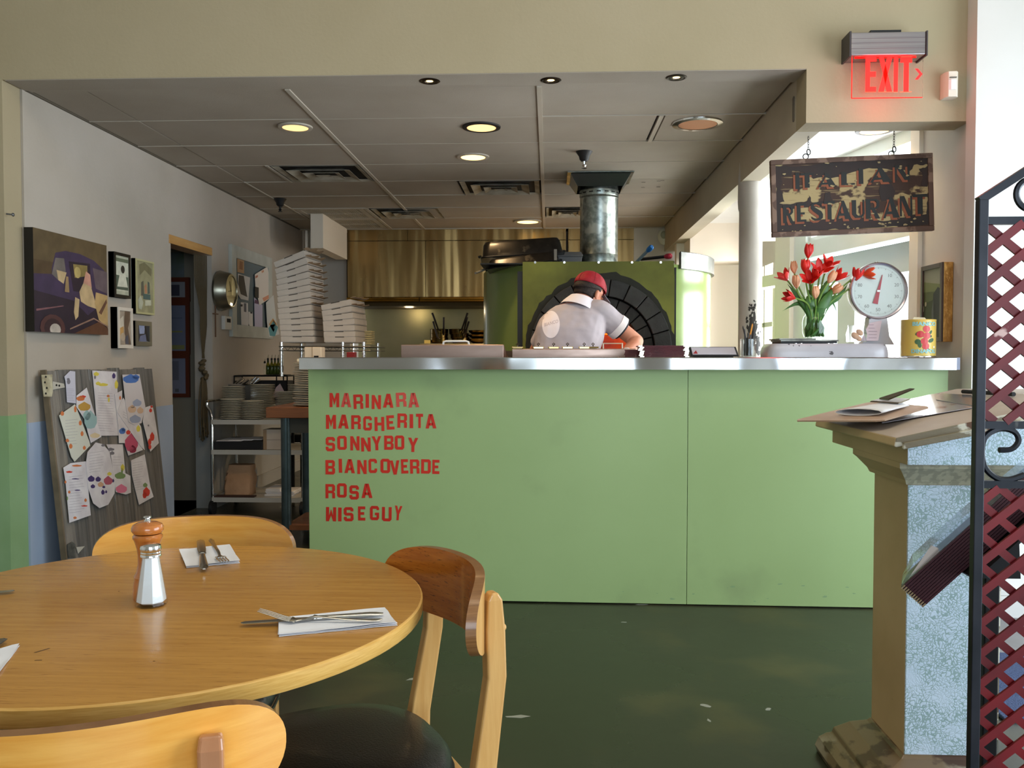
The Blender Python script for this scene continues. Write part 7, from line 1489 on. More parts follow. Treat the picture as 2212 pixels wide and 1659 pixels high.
# ---------------------------------------------------------------- steel column in the passage
CYc = 5.45; c0, c1 = PY(1595, 700, CYc), PY(1645, 700, CYc); ccx, cr_ = (c0.x+c1.x)/2, (c1.x-c0.x)/2
clm = mat('column_white', (190, 186, 180), .5, c2=(176, 172, 166), ns=5)
t = struct(thing('column', None, None, (ccx, CYc, 0)))
b = MB(); b.lathe((ccx, CYc, 0), [(cr_*1.3, 0), (cr_*1.3, .02), (cr_, .03), (cr_, 2.06), (cr_*1.08, 2.08), (cr_*1.12, 2.12), (cr_*1.1, 2.25), (cr_*1.0, Z3)], 40, caps=False); b.build('shaft', clm, t)
pchm = mat('column_chipped', (40, 38, 36), .6)
b = MB()
def oncol(px, py): d = ray(px, py); return (px, py)
for cx0_, cz0_, sx_, sz_, sd_ in ((.0, 0, 1, 1, 0), (.5, -.09, .55, .8, 3), (-.45, -.10, .5, .7, 6), (.15, .075, .35, .5, 9)):
    pts = []
    for q in range(30):
        a_ = 2*PI*q/30; r_ = 1+.45*noise.noise(Vector((math.cos(a_)*1.6+sd_, math.sin(a_)*1.6, 2)))+.35*noise.noise(Vector((math.cos(a_)*5+sd_, math.sin(a_)*5, 7))); pts.append((-PI/2+.0+(cx0_+.42*sx_*r_*math.cos(a_))*.9, PY(1622, 712, CYc-cr_).z+cz0_+.062*sz_*r_*math.sin(a_)))
    n_ = len(pts); ca_, cz_ = sum(p[0] for p in pts)/n_, sum(p[1] for p in pts)/n_; V_ = []
    for f_ in (0, .5, 1): V_ += [Vector((ccx+(cr_+.0012)*math.cos(ca_+(aa-ca_)*f_), CYc+(cr_+.0012)*math.sin(ca_+(aa-ca_)*f_), cz_+(zz-cz_)*f_)) for aa, zz in pts]
    b.add(V_, [(k+n_*j, (k+1) % n_+n_*j, (k+1) % n_+n_*(j+1), k+n_*(j+1)) for j in (0, 1) for k in range(n_)])
for k in range(70):
    v = RN.random()**.6; py = 640+v*126; wv = 4+14*v; px = 1620+RN.uniform(-1, 1)*wv*1.2+(6 if v > .6 else -1)
    an = -PI/2+math.asin(max(-.97, min(.97, (PY(px, py, CYc).x-ccx)/cr_))); zc = PY(px, py, CYc-cr_).z; rr_ = RN.uniform(.003, .007)*(1+1.2*v); pts = []
    for q in range(7):
        a_ = 2*PI*q/7; r_ = rr_*RN.uniform(.5, 1.2); pts.append((an+r_*math.cos(a_)/cr_, zc+r_*1.5*math.sin(a_)))
    b.add([Vector((ccx+(cr_+.0008+.00001*k)*math.cos(aa), CYc+(cr_+.0008+.00001*k)*math.sin(aa), zz)) for aa, zz in pts], [tuple(range(7))])
b.build('bare_patch', pchm, t, smooth=0)
# ---------------------------------------------------------------- the pizza maker, seen from behind, leaning over his bench
def VX(px, py, Y): return PY(px, py, Y)
PYY = 5.05
skin = mat('skin', (196, 132, 104), .5, c2=(184, 118, 92), ns=12, spec=.4)
ch = thing('person', 'pizza maker in a red cap and white short-sleeved work shirt bending over the bench', 'person', (.13, PYY, 0))
hips = Vector((.06, 4.98, .93)); waist = Vector((.08, 4.98, 1.10)); chest = Vector((.12, 5.05, 1.30)); upper = Vector((.16, 5.09, 1.40)); neck0 = Vector((.175, 5.10, 1.47))
sh_r, sh_l = VX(1296, 676, 5.08), Vector((.012, 5.14, 1.37))
el_r, wr_r = VX(1374, 737, 5.13), VX(1352, 765, 4.93)
el_l, wr_l = Vector((-.10, 5.28, 1.16)), Vector((.05, 5.48, 1.06))
headc = VX(1273, 634, 5.16)
fw = Vector((.62, .62, -.48)).normalized()
def tq(b, pts, rs, n=16): b.tube(pts, rs, n)
def ring_loft(b, secs, n=24):              # (centre, half width, half depth, side dir, front dir)
    rr = []
    for c, w, d, sd, fd in secs: rr.append([c+sd*(w*math.copysign(abs(math.cos(t))**.85, math.cos(t)))+fd*(d*math.copysign(abs(math.sin(t))**.85, math.sin(t))) for t in [2*PI*k/n for k in range(n)]])
    b.loft(rr)
SD = Vector((.97, -.10, -.10)).normalized(); FD = Vector((.12, .96, -.25)).normalized()
def torso(b, g=0):
    ring_loft(b, [(hips-Vector((0, 0, .14)), .165+g, .12+g, SD, FD), (hips, .17+g, .125+g, SD, FD), (waist, .158+g, .115+g, SD, FD), (waist.lerp(chest, .5), .168+g, .12+g, SD, FD), (chest, .185+g, .125+g, SD, FD), (upper, .162+g*.9, .105+g, SD, FD), (upper.lerp(neck0, .6), .13+g*.6, .08+g*.6, SD, FD), (neck0+Vector((0, 0, .006)), .066+g*.6, .062+g*.6, SD, FD)])
def limb(b, ps, rs): tq(b, spline(ps, 18) if len(ps) > 2 else ps, [lerpk([(i/(len(rs)-1), r) for i, r in enumerate(rs)], k/18) for k in range(19)] if len(ps) > 2 else rs)
HM = fw.to_track_quat('Y', 'Z').to_matrix().to_4x4(); HM.translation = headc
b = MB(); torso(b)
limb(b, [sh_r-Vector((.06, 0, .0)), sh_r, sh_r.lerp(el_r, .5), el_r], [.06, .058, .047, .043])
limb(b, [el_r, el_r.lerp(wr_r, .35)+Vector((.006, 0, -.002)), wr_r.lerp(el_r, .2), wr_r], [.043, .045, .033, .027])
b.ell(el_r, (.044, .044, .042))
limb(b, [sh_l+Vector((.05, 0, 0)), sh_l, sh_l.lerp(el_l, .5), el_l], [.055, .056, .046, .04])
limb(b, [el_l, el_l.lerp(wr_l, .4), wr_l], [.041, .038, .027]); b.ell(el_l, (.04, .04, .04))
limb(b, [neck0-Vector((0, 0, .05)), neck0+Vector((.02, .01, .02)), headc-fw*.03-Vector((0, 0, .03))], [.062, .056, .058])
for s in (-1, 1):
    limb(b, [hips+SD*(.085*s)-Vector((0, 0, .06)), hips+SD*(.095*s)+Vector((0, .01, -.45)), hips+SD*(.10*s)+Vector((0, -.01, -.84))], [.09, .062, .042])
    b.ell(hips+SD*(.10*s)+Vector((0, .05, -.885)), (.042, .12, .04))
# head: cranium, jaw, nose, brow, ears, chin
b.ell((0, -.012, .025), (.074, .094, .088), M=HM, nu=24, nv=16); b.ell((0, .030, -.035), (.058, .060, .078), M=HM, nu=24, nv=16); b.ell((0, .062, -.088), (.028, .022, .02), M=HM)
b.ell((0, .095, -.028), (.011, .020, .022), (.5, 0, 0), M=HM); b.ell((0, .102, -.040), (.015, .012, .010), M=HM); b.ell((0, .082, .012), (.045, .014, .010), M=HM)
b.ell((0, .084, -.066), (.024, .010, .006), M=HM); b.ell((0, .082, -.075), (.021, .010, .006), M=HM)
for s in (-1, 1): b.ell((s*.076, -.008, -.018), (.010, .018, .030), (0.1, 0, s*.3), M=HM)
def hand(b, w, d, palmn, curl, s):
    d = d.normalized(); palmn = palmn.normalized(); sd = d.cross(palmn).normalized()
    b.ell(w+d*.045, (.001, .001, .001)); M = Matrix((sd, d, palmn)).transposed().to_4x4(); M.translation = w
    b.ell((0, .045, 0), (.040, .050, .016), M=M)
    for k, (x, L_) in enumerate(((-.030, .066), (-.010, .076), (.011, .071), (.030, .056))):
        p = Vector((x, .078, 0)); pts = [M @ Vector((x*.8, .05, 0)), M @ p]; a = 0; q = p
        for seg in (.45, .3, .25):
            a += curl; q = q+Vector((x*.06, math.cos(a), math.sin(a)))*L_*seg; pts.append(M @ q)
        b.tube(pts, [.0095, .0095, .0088, .0078, .0062], 8); b.ell(pts[-1], (.0064, .0064, .0064), nu=8, nv=6)
    pts = [M @ Vector(v) for v in ((s*-.018, .012, .002), (s*-.040, .034, .008), (s*-.052, .056, .018), (s*-.050, .076, .028))]; b.tube(pts, [.015, .0125, .0105, .0085], 8); b.ell(pts[-1], (.0085, .0085, .0085), nu=8, nv=6)
hand(b, wr_r, wr_r-el_r+Vector((-.02, 0, .02)), Vector((-.2, .5, -1)), .45, 1)
hand(b, wr_l, wr_l-el_l+Vector((0, 0, -.02)), Vector((0, -.2, -1)), .4, -1)
o = b.build('body', skin, ch, smooth=0)
def fuse(o, vox, it=3):
    m = o.modifiers.new('r', 'REMESH'); m.mode = 'VOXEL'; m.voxel_size = vox; m2 = o.modifiers.new('s', 'SMOOTH'); m2.factor = .5; m2.iterations = it
    mats = [q for q in o.data.materials]; evaluated(o)
    if not o.data.materials: [o.data.materials.append(q) for q in mats]
    o.data.shade_smooth(); return o
fuse(o, .0055, 3)
# shirt: torso shell and short sleeves, folds by noise
shirtm = mat('shirt_white', (182, 172, 178), .75, c2=(168, 159, 165), ns=6, bump=.15, bs=14)
b = MB()
g = .017
ring_loft(b, [(waist-Vector((0, 0, .16)), .182, .135, SD, FD), (waist, .175, .13, SD, FD), (waist.lerp(chest, .5), .185, .136, SD, FD), (chest, .200, .14, SD, FD), (upper, .178, .122, SD, FD), (upper.lerp(neck0, .55), .14, .095, SD, FD), (neck0-Vector((0, 0, .008)), .072, .070, SD, FD)])
cf_r = sh_r.lerp(el_r, .56); cf_l = sh_l.lerp(el_l, .62)
limb(b, [sh_r-Vector((.075, 0, .01)), sh_r+Vector((-.005, 0, .002)), sh_r.lerp(cf_r, .6), cf_r], [.075, .076, .072, .070])
limb(b, [sh_l+Vector((.06, 0, 0)), sh_l+Vector((-.005, 0, 0)), sh_l.lerp(cf_l, .6), cf_l], [.058, .062, .064, .064])
o = b.build('shirt', shirtm, ch, smooth=0); fuse(o, .0065, 3)
axr = (el_r-sh_r).normalized()
for v in o.data.vertices:                  # cloth folds running from armpit to waist
    w = (o.matrix_basis @ v.co)+Vector(ch.location); f_ = max(0, min(1, (1.46-w.z)/.25))
    n_ = noise.noise(Vector((w.x*16+w.z*7, w.y*5, w.z*4)))*.010*f_+noise.noise(w*26)*.0025
    v.co += v.normal*n_
o.data.update()
def bvh(o):
    me = o.data; return BVHTree.FromPolygons([Vector(ch.location)+v.co for v in me.vertices], [list(p.vertices) for p in me.polygons])
SB = bvh(o)
# cuff band of the right sleeve, dark undershirt edge
b = MB(); c = cf_r+axr*.0; M_ = axr.to_track_quat('Z', 'Y').to_matrix().to_4x4(); M_.translation = c; b.lathe((0, 0, 0), [(.0715, -.036), (.0745, -.034), (.0745, .002), (.071, .004), (.069, .0)], 32, M=M_, caps=False); b.build('sleeve_cuff', mat('shirt_cuff', (230, 220, 220), .75), ch, smooth=50)
b = MB(); b.lathe((0, 0, 0), [(.062, -.01), (.064, .0), (.062, .016), (.056, .017)], 28, M=M_, caps=False); b.build('undershirt_cuff', mat('undershirt', (40, 40, 46), .8), ch, smooth=50)
# stand collar
b = MB(); nd_ = (headc-neck0).normalized(); M_ = (nd_+Vector((-.10, -.1, .35))).normalized().to_track_quat('Z', 'Y').to_matrix().to_4x4(); M_.translation = neck0-Vector((0, 0, .014))
rr = []
for r_, z_ in ((.090, -.014), (.084, .012), (.074, .052), (.079, .054), (.102, .008), (.112, -.024)): rr.append([M_ @ Vector((r_*1.02*math.cos(t), r_*.98*math.sin(t), z_+(.010*math.sin(t-PI)))) for t in [2*PI*k/32 for k in range(32)]])
b.loft(rr, caps=False); b.build('collar', mat('shirt_collar', (228, 222, 230), .7), ch, smooth=40)
# oval emblem with the word, laid on the back of the shirt
def lay(o2d, ox, oz, sx, sz, rot, off):    # flat shape -> nearest shirt surface, seen from behind
    out = []
    for v in o2d:
        x = v.x*math.cos(rot)-v.y*math.sin(rot); z = v.x*math.sin(rot)+v.y*math.cos(rot)
        p, n_, i_, d_ = SB.ray_cast(Vector((ox+x*sx, 4.6, oz+z*sz)), Vector((0, 1, 0)))
        if p is None or p.y > 5.12: p = SB.find_nearest(Vector((ox+x*sx, 4.95, oz+z*sz)))[0]
        out.append(p+Vector((0, -off, 0)))
    return out
e0 = VX(1190, 700, 4.93)
b = MB(); NU, NR = 28, 8; vs = [Vector((0, 0, 0))]+[Vector((math.cos(2*PI*k/NU)*r/NR, math.sin(2*PI*k/NU)*r/NR, 0)) for r in range(1, NR+1) for k in range(NU)]
fs = [(0, 1+k, 1+(k+1) % NU) for k in range(NU)]+[(1+(r-1)*NU+k, 1+r*NU+k, 1+r*NU+(k+1) % NU, 1+(r-1)*NU+(k+1) % NU) for r in range(1, NR) for k in range(NU)]
b.add(lay(vs, e0.x, e0.z, .050, .080, -.30, .0022), fs); b.build('emblem', mat('emblem_white', (236, 226, 232), .7), ch, smooth=60)
vs, fs = text2d('BIANCO', 1, .02); w_ = max(v.x for v in vs)-min(v.x for v in vs); h_ = max(v.y for v in vs)-min(v.y for v in vs)
vs = [Vector((v.x/w_*2*.86, v.y/h_, 0)) for v in vs]
def lay2(vs):
    out = []
    for v in vs:
        p, n_, i_, d_ = SB.ray_cast(Vector((e0.x+v.x*.046+.002, 4.6, e0.z+v.y*.020+v.x*.012+.006)), Vector((0, 1, 0))); out.append((p or Vector((e0.x, 5, e0.z)))+Vector((0, -.0036, 0)))
    return out
b = MB(); b.add(lay2(vs), fs); b.build('lettering', mat('emblem_grey', (196, 184, 194), .7), ch, smooth=0)
# hair, cap with translucent grey brim, eyes, trousers, shoes, apron strings
hair = mat('hair_dark', (44, 30, 24), .7, c2=(30, 20, 16), ns=60, bump=.4, bs=120)
b = MB(); rs = []
for j in range(9):
    t = .15+1.62*j/8; rs.append([HM @ Vector((.0785*math.sin(t)*math.cos(a), -.014+.0985*math.sin(t)*math.sin(a), .028+.092*math.cos(t)-(.03 if t > 1.2 else 0)*max(0, -math.sin(a)))) for a in [2*PI*k/28 for k in range(28)]])
vs = [p for r_ in rs for p in r_]; fs = []
for j in range(8):
    for k in range(28):
        a = 2*PI*(k+.5)/28
        if math.sin(a) > .25 and j > 4: continue
        fs.append((j*28+k, j*28+(k+1) % 28, (j+1)*28+(k+1) % 28, (j+1)*28+k))
b.add(vs, fs)
for k in range(28):
    pass
rs2 = []
for j in range(6):
    t = 1.6+.62*j/5; sh = 1-.05*j; rs2.append([HM @ Vector((.079*sh*math.cos(a), -.016+.098*sh*math.sin(a), .03-.016*j)) for a in [PI*1.0+PI*k/18 for k in range(19)]])
b.add([p for r_ in rs2 for p in r_], [(j*19+k, j*19+k+1, (j+1)*19+k+1, (j+1)*19+k) for j in range(5) for k in range(18)]); o = b.build('hair', hair, ch, smooth=70); q = o.modifiers.new('t', 'SOLIDIFY'); q.thickness = .004; q.offset = 1
capm = mat('cap_red', (158, 18, 34), .7, c2=(138, 12, 28), ns=20, bump=.3, bs=60)
CMh = HM @ Matrix.Translation((0, -.010, .034)) @ Matrix.Rotation(.12, 4, 'X')
b = MB(); rs = []
for j in range(11):
    t = .02+1.62*j/10; rs.append([CMh @ Vector(((.084+.0015*math.cos(6*a))*math.sin(t)*math.cos(a), (.106+.0015*math.cos(6*a))*math.sin(t)*math.sin(a), .090*math.cos(t)+.004)) for a in [2*PI*k/48 for k in range(48)]])
b.loft(rs, caps=False); o = b.build('cap', capm, ch, smooth=70); q = o.modifiers.new('t', 'SOLIDIFY'); q.thickness = .003; q.offset = 1
b = MB(); b.ell((0, 0, .097), (.008, .008, .004), M=CMh); b.build('cap_button', capm, ch)
b = MB()
for k in range(6):
    a = 2*PI*k/6+PI/6; b.tube([CMh @ Vector((.0865*math.sin(t)*math.cos(a), .109*math.sin(t)*math.sin(a), .0930*math.cos(t)+.004)) for t in [.1+1.45*j/10 for j in range(11)]], .0012, 5)
b.build('cap_seam', mat('cap_seam', (120, 10, 26), .7), ch)
b = MB(); vs = []
for j in range(7):
    u = j/6
    for k in range(15):
        a = PI*.5+(k-7)/7*1.05; r_ = 1+.0*u; x = .083*math.cos(a)*(1+.10*u); y = .103*math.sin(a)+u*.068*(.4+.6*math.sin(a)); z = .002-.004-u*.028+.020*abs(math.cos(a))*-1*(1-.2*u)
        vs.append(CMh @ Vector((x, y, z)))
b.add(vs, [(j*15+k, j*15+k+1, (j+1)*15+k+1, (j+1)*15+k) for j in range(6) for k in range(14)]); o = b.build('cap_brim', mat('brim_grey', (140, 138, 150), .5, trans=.0), ch, smooth=70); q = o.modifiers.new('t', 'SOLIDIFY'); q.thickness = .002
b = MB(); p_, n_, _, _ = bvh(bpy.data.objects['cap']).ray_cast(PY(1241, 596, 4.7), Vector((0, 1, 0)))
if p_:
    M_ = n_.to_track_quat('Z', 'Y').to_matrix().to_4x4(); M_.translation = p_+n_*.0035; b.box(-.009, -.004, 0, .009, .004, .001, M_); b.build('cap_badge', flat((214, 180, 176)), ch, smooth=0)
for s in (-1, 1):
    b = MB(); b.ell((s*.031, .078, -.006), (.012, .008, .008), M=HM); b.build('eye', mat('eye_white', (230, 226, 220), .3), ch)
    b = MB(); b.ell((s*.031, .0850, -.006), (.005, .002, .005), M=HM); b.build('pupil', mat('pupil', (30, 20, 14), .2), ch)
    b = MB(); b.tube([HM @ Vector((s*.014, .094, .014)), HM @ Vector((s*.03, .093, .020)), HM @ Vector((s*.046, .082, .014))], .003, 6); b.build('eyebrow', hair, ch)
b = MB()
ring_loft(b, [(hips+Vector((0, 0, -.16)), .178, .13, SD, FD), (hips, .18, .134, SD, FD), (waist-Vector((0, 0, .03)), .166, .124, SD, FD)])
for s in (-1, 1): limb(b, [hips+SD*(.085*s)-Vector((0, 0, .06)), hips+SD*(.095*s)+Vector((0, .01, -.45)), hips+SD*(.10*s)+Vector((0, -.01, -.86))], [.10, .075, .062])
o = b.build('trousers', mat('trousers_dark', (44, 46, 52), .8), ch, smooth=0); fuse(o, .009, 2)
for s in (-1, 1): c = hips+SD*(.10*s)+Vector((0, .05, -.885)); b = MB(); b.ell((c.x, c.y, .045), (.048, .135, .045)); b.ell((c.x, c.y-.07, .07), (.045, .06, .06)); o = b.build('shoe', blackp, ch, smooth=60); fuse(o, .008, 2)
# thin pale glove on the working hand
b = MB(); hand(b, wr_r+Vector((0, 0, -.0)), wr_r-el_r+Vector((-.02, 0, .02)), Vector((-.2, .5, -1)), .45, 1); b.tube([wr_r+(el_r-wr_r)*.12, wr_r], [.030, .029], 12); o = b.build('glove', mat('glove_pale', (222, 204, 204), .5), ch, smooth=0)
me = o.data
for v in me.vertices: pass
q = o.modifiers.new('r', 'REMESH'); q.mode = 'VOXEL'; q.voxel_size = .0045; q = o.modifiers.new('d', 'DISPLACE'); q.strength = .003; q.mid_level = 0
evaluated(o); o.data.materials.clear(); o.data.materials.append(mat('glove_pale', (222, 204, 204))); o.data.shade_smooth()
# tall orange sauce tub he is reaching over, with a bent wire handle
SY = 5.42; a = PY(1300, 724, SY); c = PY(1372, 724, SY); cx_ = (a.x+c.x)/2
t = thing('sauce_container', 'bright orange container behind the chef arm with a white wire handle', 'container', (cx_, SY+.1, 1.04))
saucem = mat('sauce_orange', (226, 74, 16), .4, c2=(196, 50, 8), ns=9, ramp=(.45, .6), c3=(150, 34, 6), ns3=14, ramp3=(.6, .66))
b = MB(); w = (c.x-a.x)/2; b.loft([[Vector((cx_+sx*w*s, SY+.1+sy*.1*s, z)) for sx, sy in ((-1, -1), (1, -1), (1, 1), (-1, 1))] for z, s in ((1.04, .86), (a.z-.04, 1), (a.z-.012, .98), (a.z, .88))]); b.build('tub', saucem, t, smooth=0, bev=.012, seg=3)
h0, h1 = PY(1303, 742, SY-.02), PY(1344, 742, SY-.02); b = MB(); b.tube([Vector((h0.x, h0.y, 1.1)), h0, h1, Vector((h1.x, h1.y, 1.1))], .006, 8); b.build('handle', flat((226, 216, 200), .4), t)
t = thing('oven_bench', 'steel work bench before the oven mouth', 'bench', (.3, 5.45, 0)); b = MB(); b.box(-.45, 5.28, 1.0, 1.05, 5.66, 1.04); b.build('worktop', steel, t, smooth=0, bev=.003)
for x in (-.4, 1.0):
    for y in (5.31, 5.62): b = MB(); b.box(x-.02, y-.02, 0, x+.02, y+.02, 1.0); b.build('leg', steel, t, smooth=0)
# ---------------------------------------------------------------- edge-lit exit sign
EY = YW-.001
a = PY(1838, 73, 3.96); c = PY(1999, 118, 3.96)
t = thing('exit_sign', 'edge-lit clear exit sign glowing red under a brushed metal housing', 'sign', ((a.x+c.x)/2, 4.0, PY(1920, 210, 3.99).z))
b = MB(); b.box(a.x, 3.955, c.z, c.x, EY, a.z+.004); b.build('housing', mat('sign_alu', (170, 164, 164), .3, .9, c2=(150, 144, 146), ns=40, st=(.05, 1, 3)), t, smooth=0, bev=.004)
b = MB(); b.box(a.x-.008, 3.95, c.z-.006, a.x, EY, a.z+.008); b.box(c.x, 3.95, c.z-.006, c.x+.006, EY, a.z+.006); b.build('end_cap', flat((60, 56, 58), .4), t, smooth=0)
b = MB()
for f_ in (.3, .55, .75): z = c.z+(a.z-c.z)*f_; b.box(a.x, 3.9535, z, c.x, 3.955, z+.0012)
b.build('groove', flat((110, 104, 106)), t, smooth=0)
m0_ = PY(1877, 72, 3.99); m1_ = PY(1943, 66, 3.99); b = MB(); b.box(m0_.x, 3.97, a.z+.004, m1_.x, EY, a.z+.018); b.build('mounting_bar', blackp, t, smooth=0)
XY = 3.985; g0 = PY(1841, 118, XY); g1 = PY(1993, 210, XY)
acr = mat('acrylic', (255, 250, 250), .03, trans=1, ior=1.12)
b = MB(); b.box(g0.x, XY, g1.z, g1.x, XY+.006, c.z+.002); b.build('acrylic_panel', acr, t, smooth=0)
er = mat('exit_red', (255, 30, 20), .5, emit=(255, 18, 10), es=2.4); eh = mat('exit_hot', (255, 80, 50), .5, emit=(255, 70, 30), es=3.4)
b = MB(); b.box(g0.x-.0008, XY-.0008, g1.z-.0008, g0.x+.0012, XY+.0068, c.z); b.box(g0.x, XY-.0008, g1.z-.0012, g1.x, XY+.0068, g1.z+.001); b.box(g0.x+.01, XY, c.z-.004, g1.x-.03, XY+.005, c.z-.001); b.build('lit_edge', er, t, smooth=0)
GE = {'E': [[(0, 0), (4.2, 0), (4.2, 14), (0, 14)], [(4.2, 0), (10, 0), (10, 2), (4.2, 2)], [(4.2, 6), (9.6, 6), (9.6, 8), (4.2, 8)], [(4.2, 12), (10, 12), (10, 14), (4.2, 14)]],
      'X': [[(0, 0), (4, 0), (6.6, 7), (10, 14), (6.2, 14), (3.4, 7.2)], [(6, 0), (10, 0), (6.6, 7), (3.6, 14), (0, 14), (3.4, 7.2)]],
      'I': [[(0, 0), (10, 0), (10, 14), (0, 14)]], 'T': [[(3, 0), (7.4, 0), (7.4, 11.6), (3, 11.6)], [(0, 11.6), (10, 11.6), (10, 14), (0, 14)]]}
for s_, x0_, x1_ in (('E', 1869, 1893), ('X', 1897, 1928), ('I', 1930, 1940), ('T', 1944, 1970)):
    p0_ = PY(x0_, 199, XY); p1_ = PY(x1_, 122, XY); b = MB()
    for poly in GE[s_]: b.prism([(p0_.x+u/10*(p1_.x-p0_.x), p0_.z+v/14*(p1_.z-p0_.z)) for u, v in poly], frame3((0, XY-.0003, 0), (1, 0, 0), (0, 0, 1)), .0010)
    b.build('letter', er, t, smooth=0)
    b = MB(); b.box(p0_.x, XY-.0018, p1_.z-.002, p1_.x, XY-.0014, p1_.z+.0005); b.box(p0_.x, XY-.0018, p0_.z-.0005, p1_.x, XY-.0014, p0_.z+.001); b.build('letter_edge', eh, t, smooth=0)
pts = [PY(x, y, XY-.0004) for x, y in ((1976, 148), (1983, 148), (1993, 160), (1983, 172), (1976, 172), (1986, 160))]; b = MB(); b.add(pts, [(0, 1, 2, 5), (5, 2, 3, 4)]); b.build('arrow', mat('exit_arrow', (230, 40, 40), .5, emit=(230, 20, 20), es=1.0), t, smooth=0)
lamp('exit_glow', ((g0.x+g1.x)/2, XY-.10, (g0.z+g1.z)/2), 2.0, (1, .09, .07), .10)
lamp('exit_glow', ((g0.x+g1.x)/2-.02, XY-.02, g1.z-.03), .8, (1, .09, .07), .08)
# motion sensor at the corner
a = PY(2046, 152, 3.99); c = PY(2074, 207, 3.99); t = thing('motion_sensor', 'white corner motion sensor beside the glowing exit sign', 'sensor', ((a.x+c.x)/2, 4.02, c.z))
b = MB(); xx0, xx1, z0_, z1_ = a.x, c.x, c.z, a.z; b.loft([[Vector((xx0+u*(xx1-xx0), y, z)) for u, y in ((0, YW), (0.02, 4.02), (.2, 4.0), (.8, 3.998), (.98, 4.01), (1, YW))] for z in (z0_, z1_)]); b.build('case', flat((216, 206, 188), .45), t, smooth=30, bev=.002)
b = MB(); b.loft([[Vector((xx0+u*(xx1-xx0), y, z)) for u, y in ((.2, 4.0), (.35, 3.993), (.65, 3.992), (.8, 3.999))] for z in (z0_+.03, z0_+.075)]); b.build('lens', flat((228, 224, 220), .25), t)
b = MB(); b.box(xx0+.25*(xx1-xx0), 3.990, z0_+.082, xx0+.75*(xx1-xx0), 3.998, z0_+.085); b.build('slit', flat((90, 84, 76)), t, smooth=0)
# ---------------------------------------------------------------- hanging sign
IY = 4.30
q = [PY(x, y, IY) for x, y in ((1663, 347), (2013, 331), (2016, 499), (1667, 513))]
u_ = (q[1]-q[0]).normalized(); u_.y = 0; v_ = Vector((-u_.z, 0, u_.x)); Wd = ((q[1]-q[0]).length+(q[2]-q[3]).length)/2; Hd = ((q[0]-q[3]).length+(q[1]-q[2]).length)/2
ctr = sum(q, Vector())/4
t = thing('hanging_sign', 'peeling old wooden ITALIAN RESTAURANT sign hung on two chains', 'sign', ctr-Vector((0, 0, Hd/2)))
M = Matrix((u_, v_, u_.cross(v_))).transposed().to_4x4(); M.translation = ctr      # w points to the camera (-y)
if (M.to_3x3() @ Vector((0, 0, 1))).y > 0: M = M @ Matrix.Scale(-1, 4, (0, 0, 1))
sgm = mat('sign_peeling', (156, 138, 96), .75, c2=(58, 40, 30), ns=3.2, st=(1, 1, 1.5), ramp=(.50, .515), det=9, c3=(120, 102, 70), ns3=5, st3=(1, 1, 22), ramp3=(.60, .64), bump=.3, bs=12)
b = MB(); b.box(-Wd/2+.02, -Hd/2+.02, -.006, Wd/2-.02, Hd/2-.02, .006, M); b.build('sign_board', sgm, t, smooth=0)
fr = mat('sign_frame', (84, 62, 50), .7, c2=(120, 96, 80), ns=14, st=(1, 1, 1), ramp=(.5, .56))
for bx in ((-Wd/2, -Hd/2, Wd/2, -Hd/2+.024), (-Wd/2, Hd/2-.024, Wd/2, Hd/2), (-Wd/2, -Hd/2+.024, -Wd/2+.024, Hd/2-.024), (Wd/2-.024, -Hd/2+.024, Wd/2, Hd/2-.024)):
    b = MB(); b.box(bx[0], bx[1], -.014, bx[2], bx[3], .014, M); b.build('frame', fr, t, smooth=0, bev=.003)
dkp = mat('sign_dark_paint', (46, 30, 25), .7, c2=(36, 30, 26), ns=6)
# large dark painted borders with ragged outline (own shape of the remaining paint)
def ragged(pts, amp=.008, n=6, seed=0):
    out = []
    for i in range(len(pts)):
        a, c = Vector(pts[i]+(0,)), Vector(pts[(i+1) % len(pts)]+(0,))
        for k in range(n): s = k/n; p_ = a.lerp(c, s); d = noise.noise(Vector((p_.x*31+seed, p_.y*31, 1)))*amp*2+noise.noise(Vector((p_.x*90+seed, p_.y*90, 5)))*amp; dirn = (c-a).normalized(); out.append((p_.x-dirn.y*d, p_.y+dirn.x*d))
    return out
def sp(x, y): return ((x-1100)/2060*Wd, (592-y)/1000*Hd)       # crop pixels -> sign plane (crop is 5.82x)
b = MB()
for k, poly in enumerate((
    [(130, 170), (500, 190), (800, 150), (1180, 140), (1500, 150), (2080, 110), (2080, 230), (1900, 240), (1840, 300), (1500, 260), (1280, 260), (900, 350), (620, 350), (450, 250), (360, 250), (330, 300), (200, 310), (190, 480), (240, 640), (130, 660)],
    [(130, 660), (360, 660), (520, 640), (560, 560), (590, 660), (740, 650), (760, 540), (820, 540), (860, 660), (840, 720), (330, 730), (220, 900), (860, 890), (1050, 860), (1250, 900), (1500, 940), (1800, 900), (2080, 870), (2100, 1000), (1500, 1020), (1000, 1030), (800, 1010), (700, 1060), (400, 1060), (130, 1030)],
    [(1460, 470), (1600, 450), (1640, 560), (1620, 700), (1480, 680), (1450, 600)],
    [(1960, 300), (2080, 250), (2090, 420), (2060, 520), (1980, 500), (2010, 400)], [(2060, 600), (2100, 600), (2100, 880), (2030, 880), (2060, 700)])):
    b.prism(ragged([sp(*v) for v in poly], .004, 5, k*7), M @ Matrix.Translation((0, 0, .0062+.0002*k)), .0008)
b.build('old_paint', dkp, t, smooth=0)
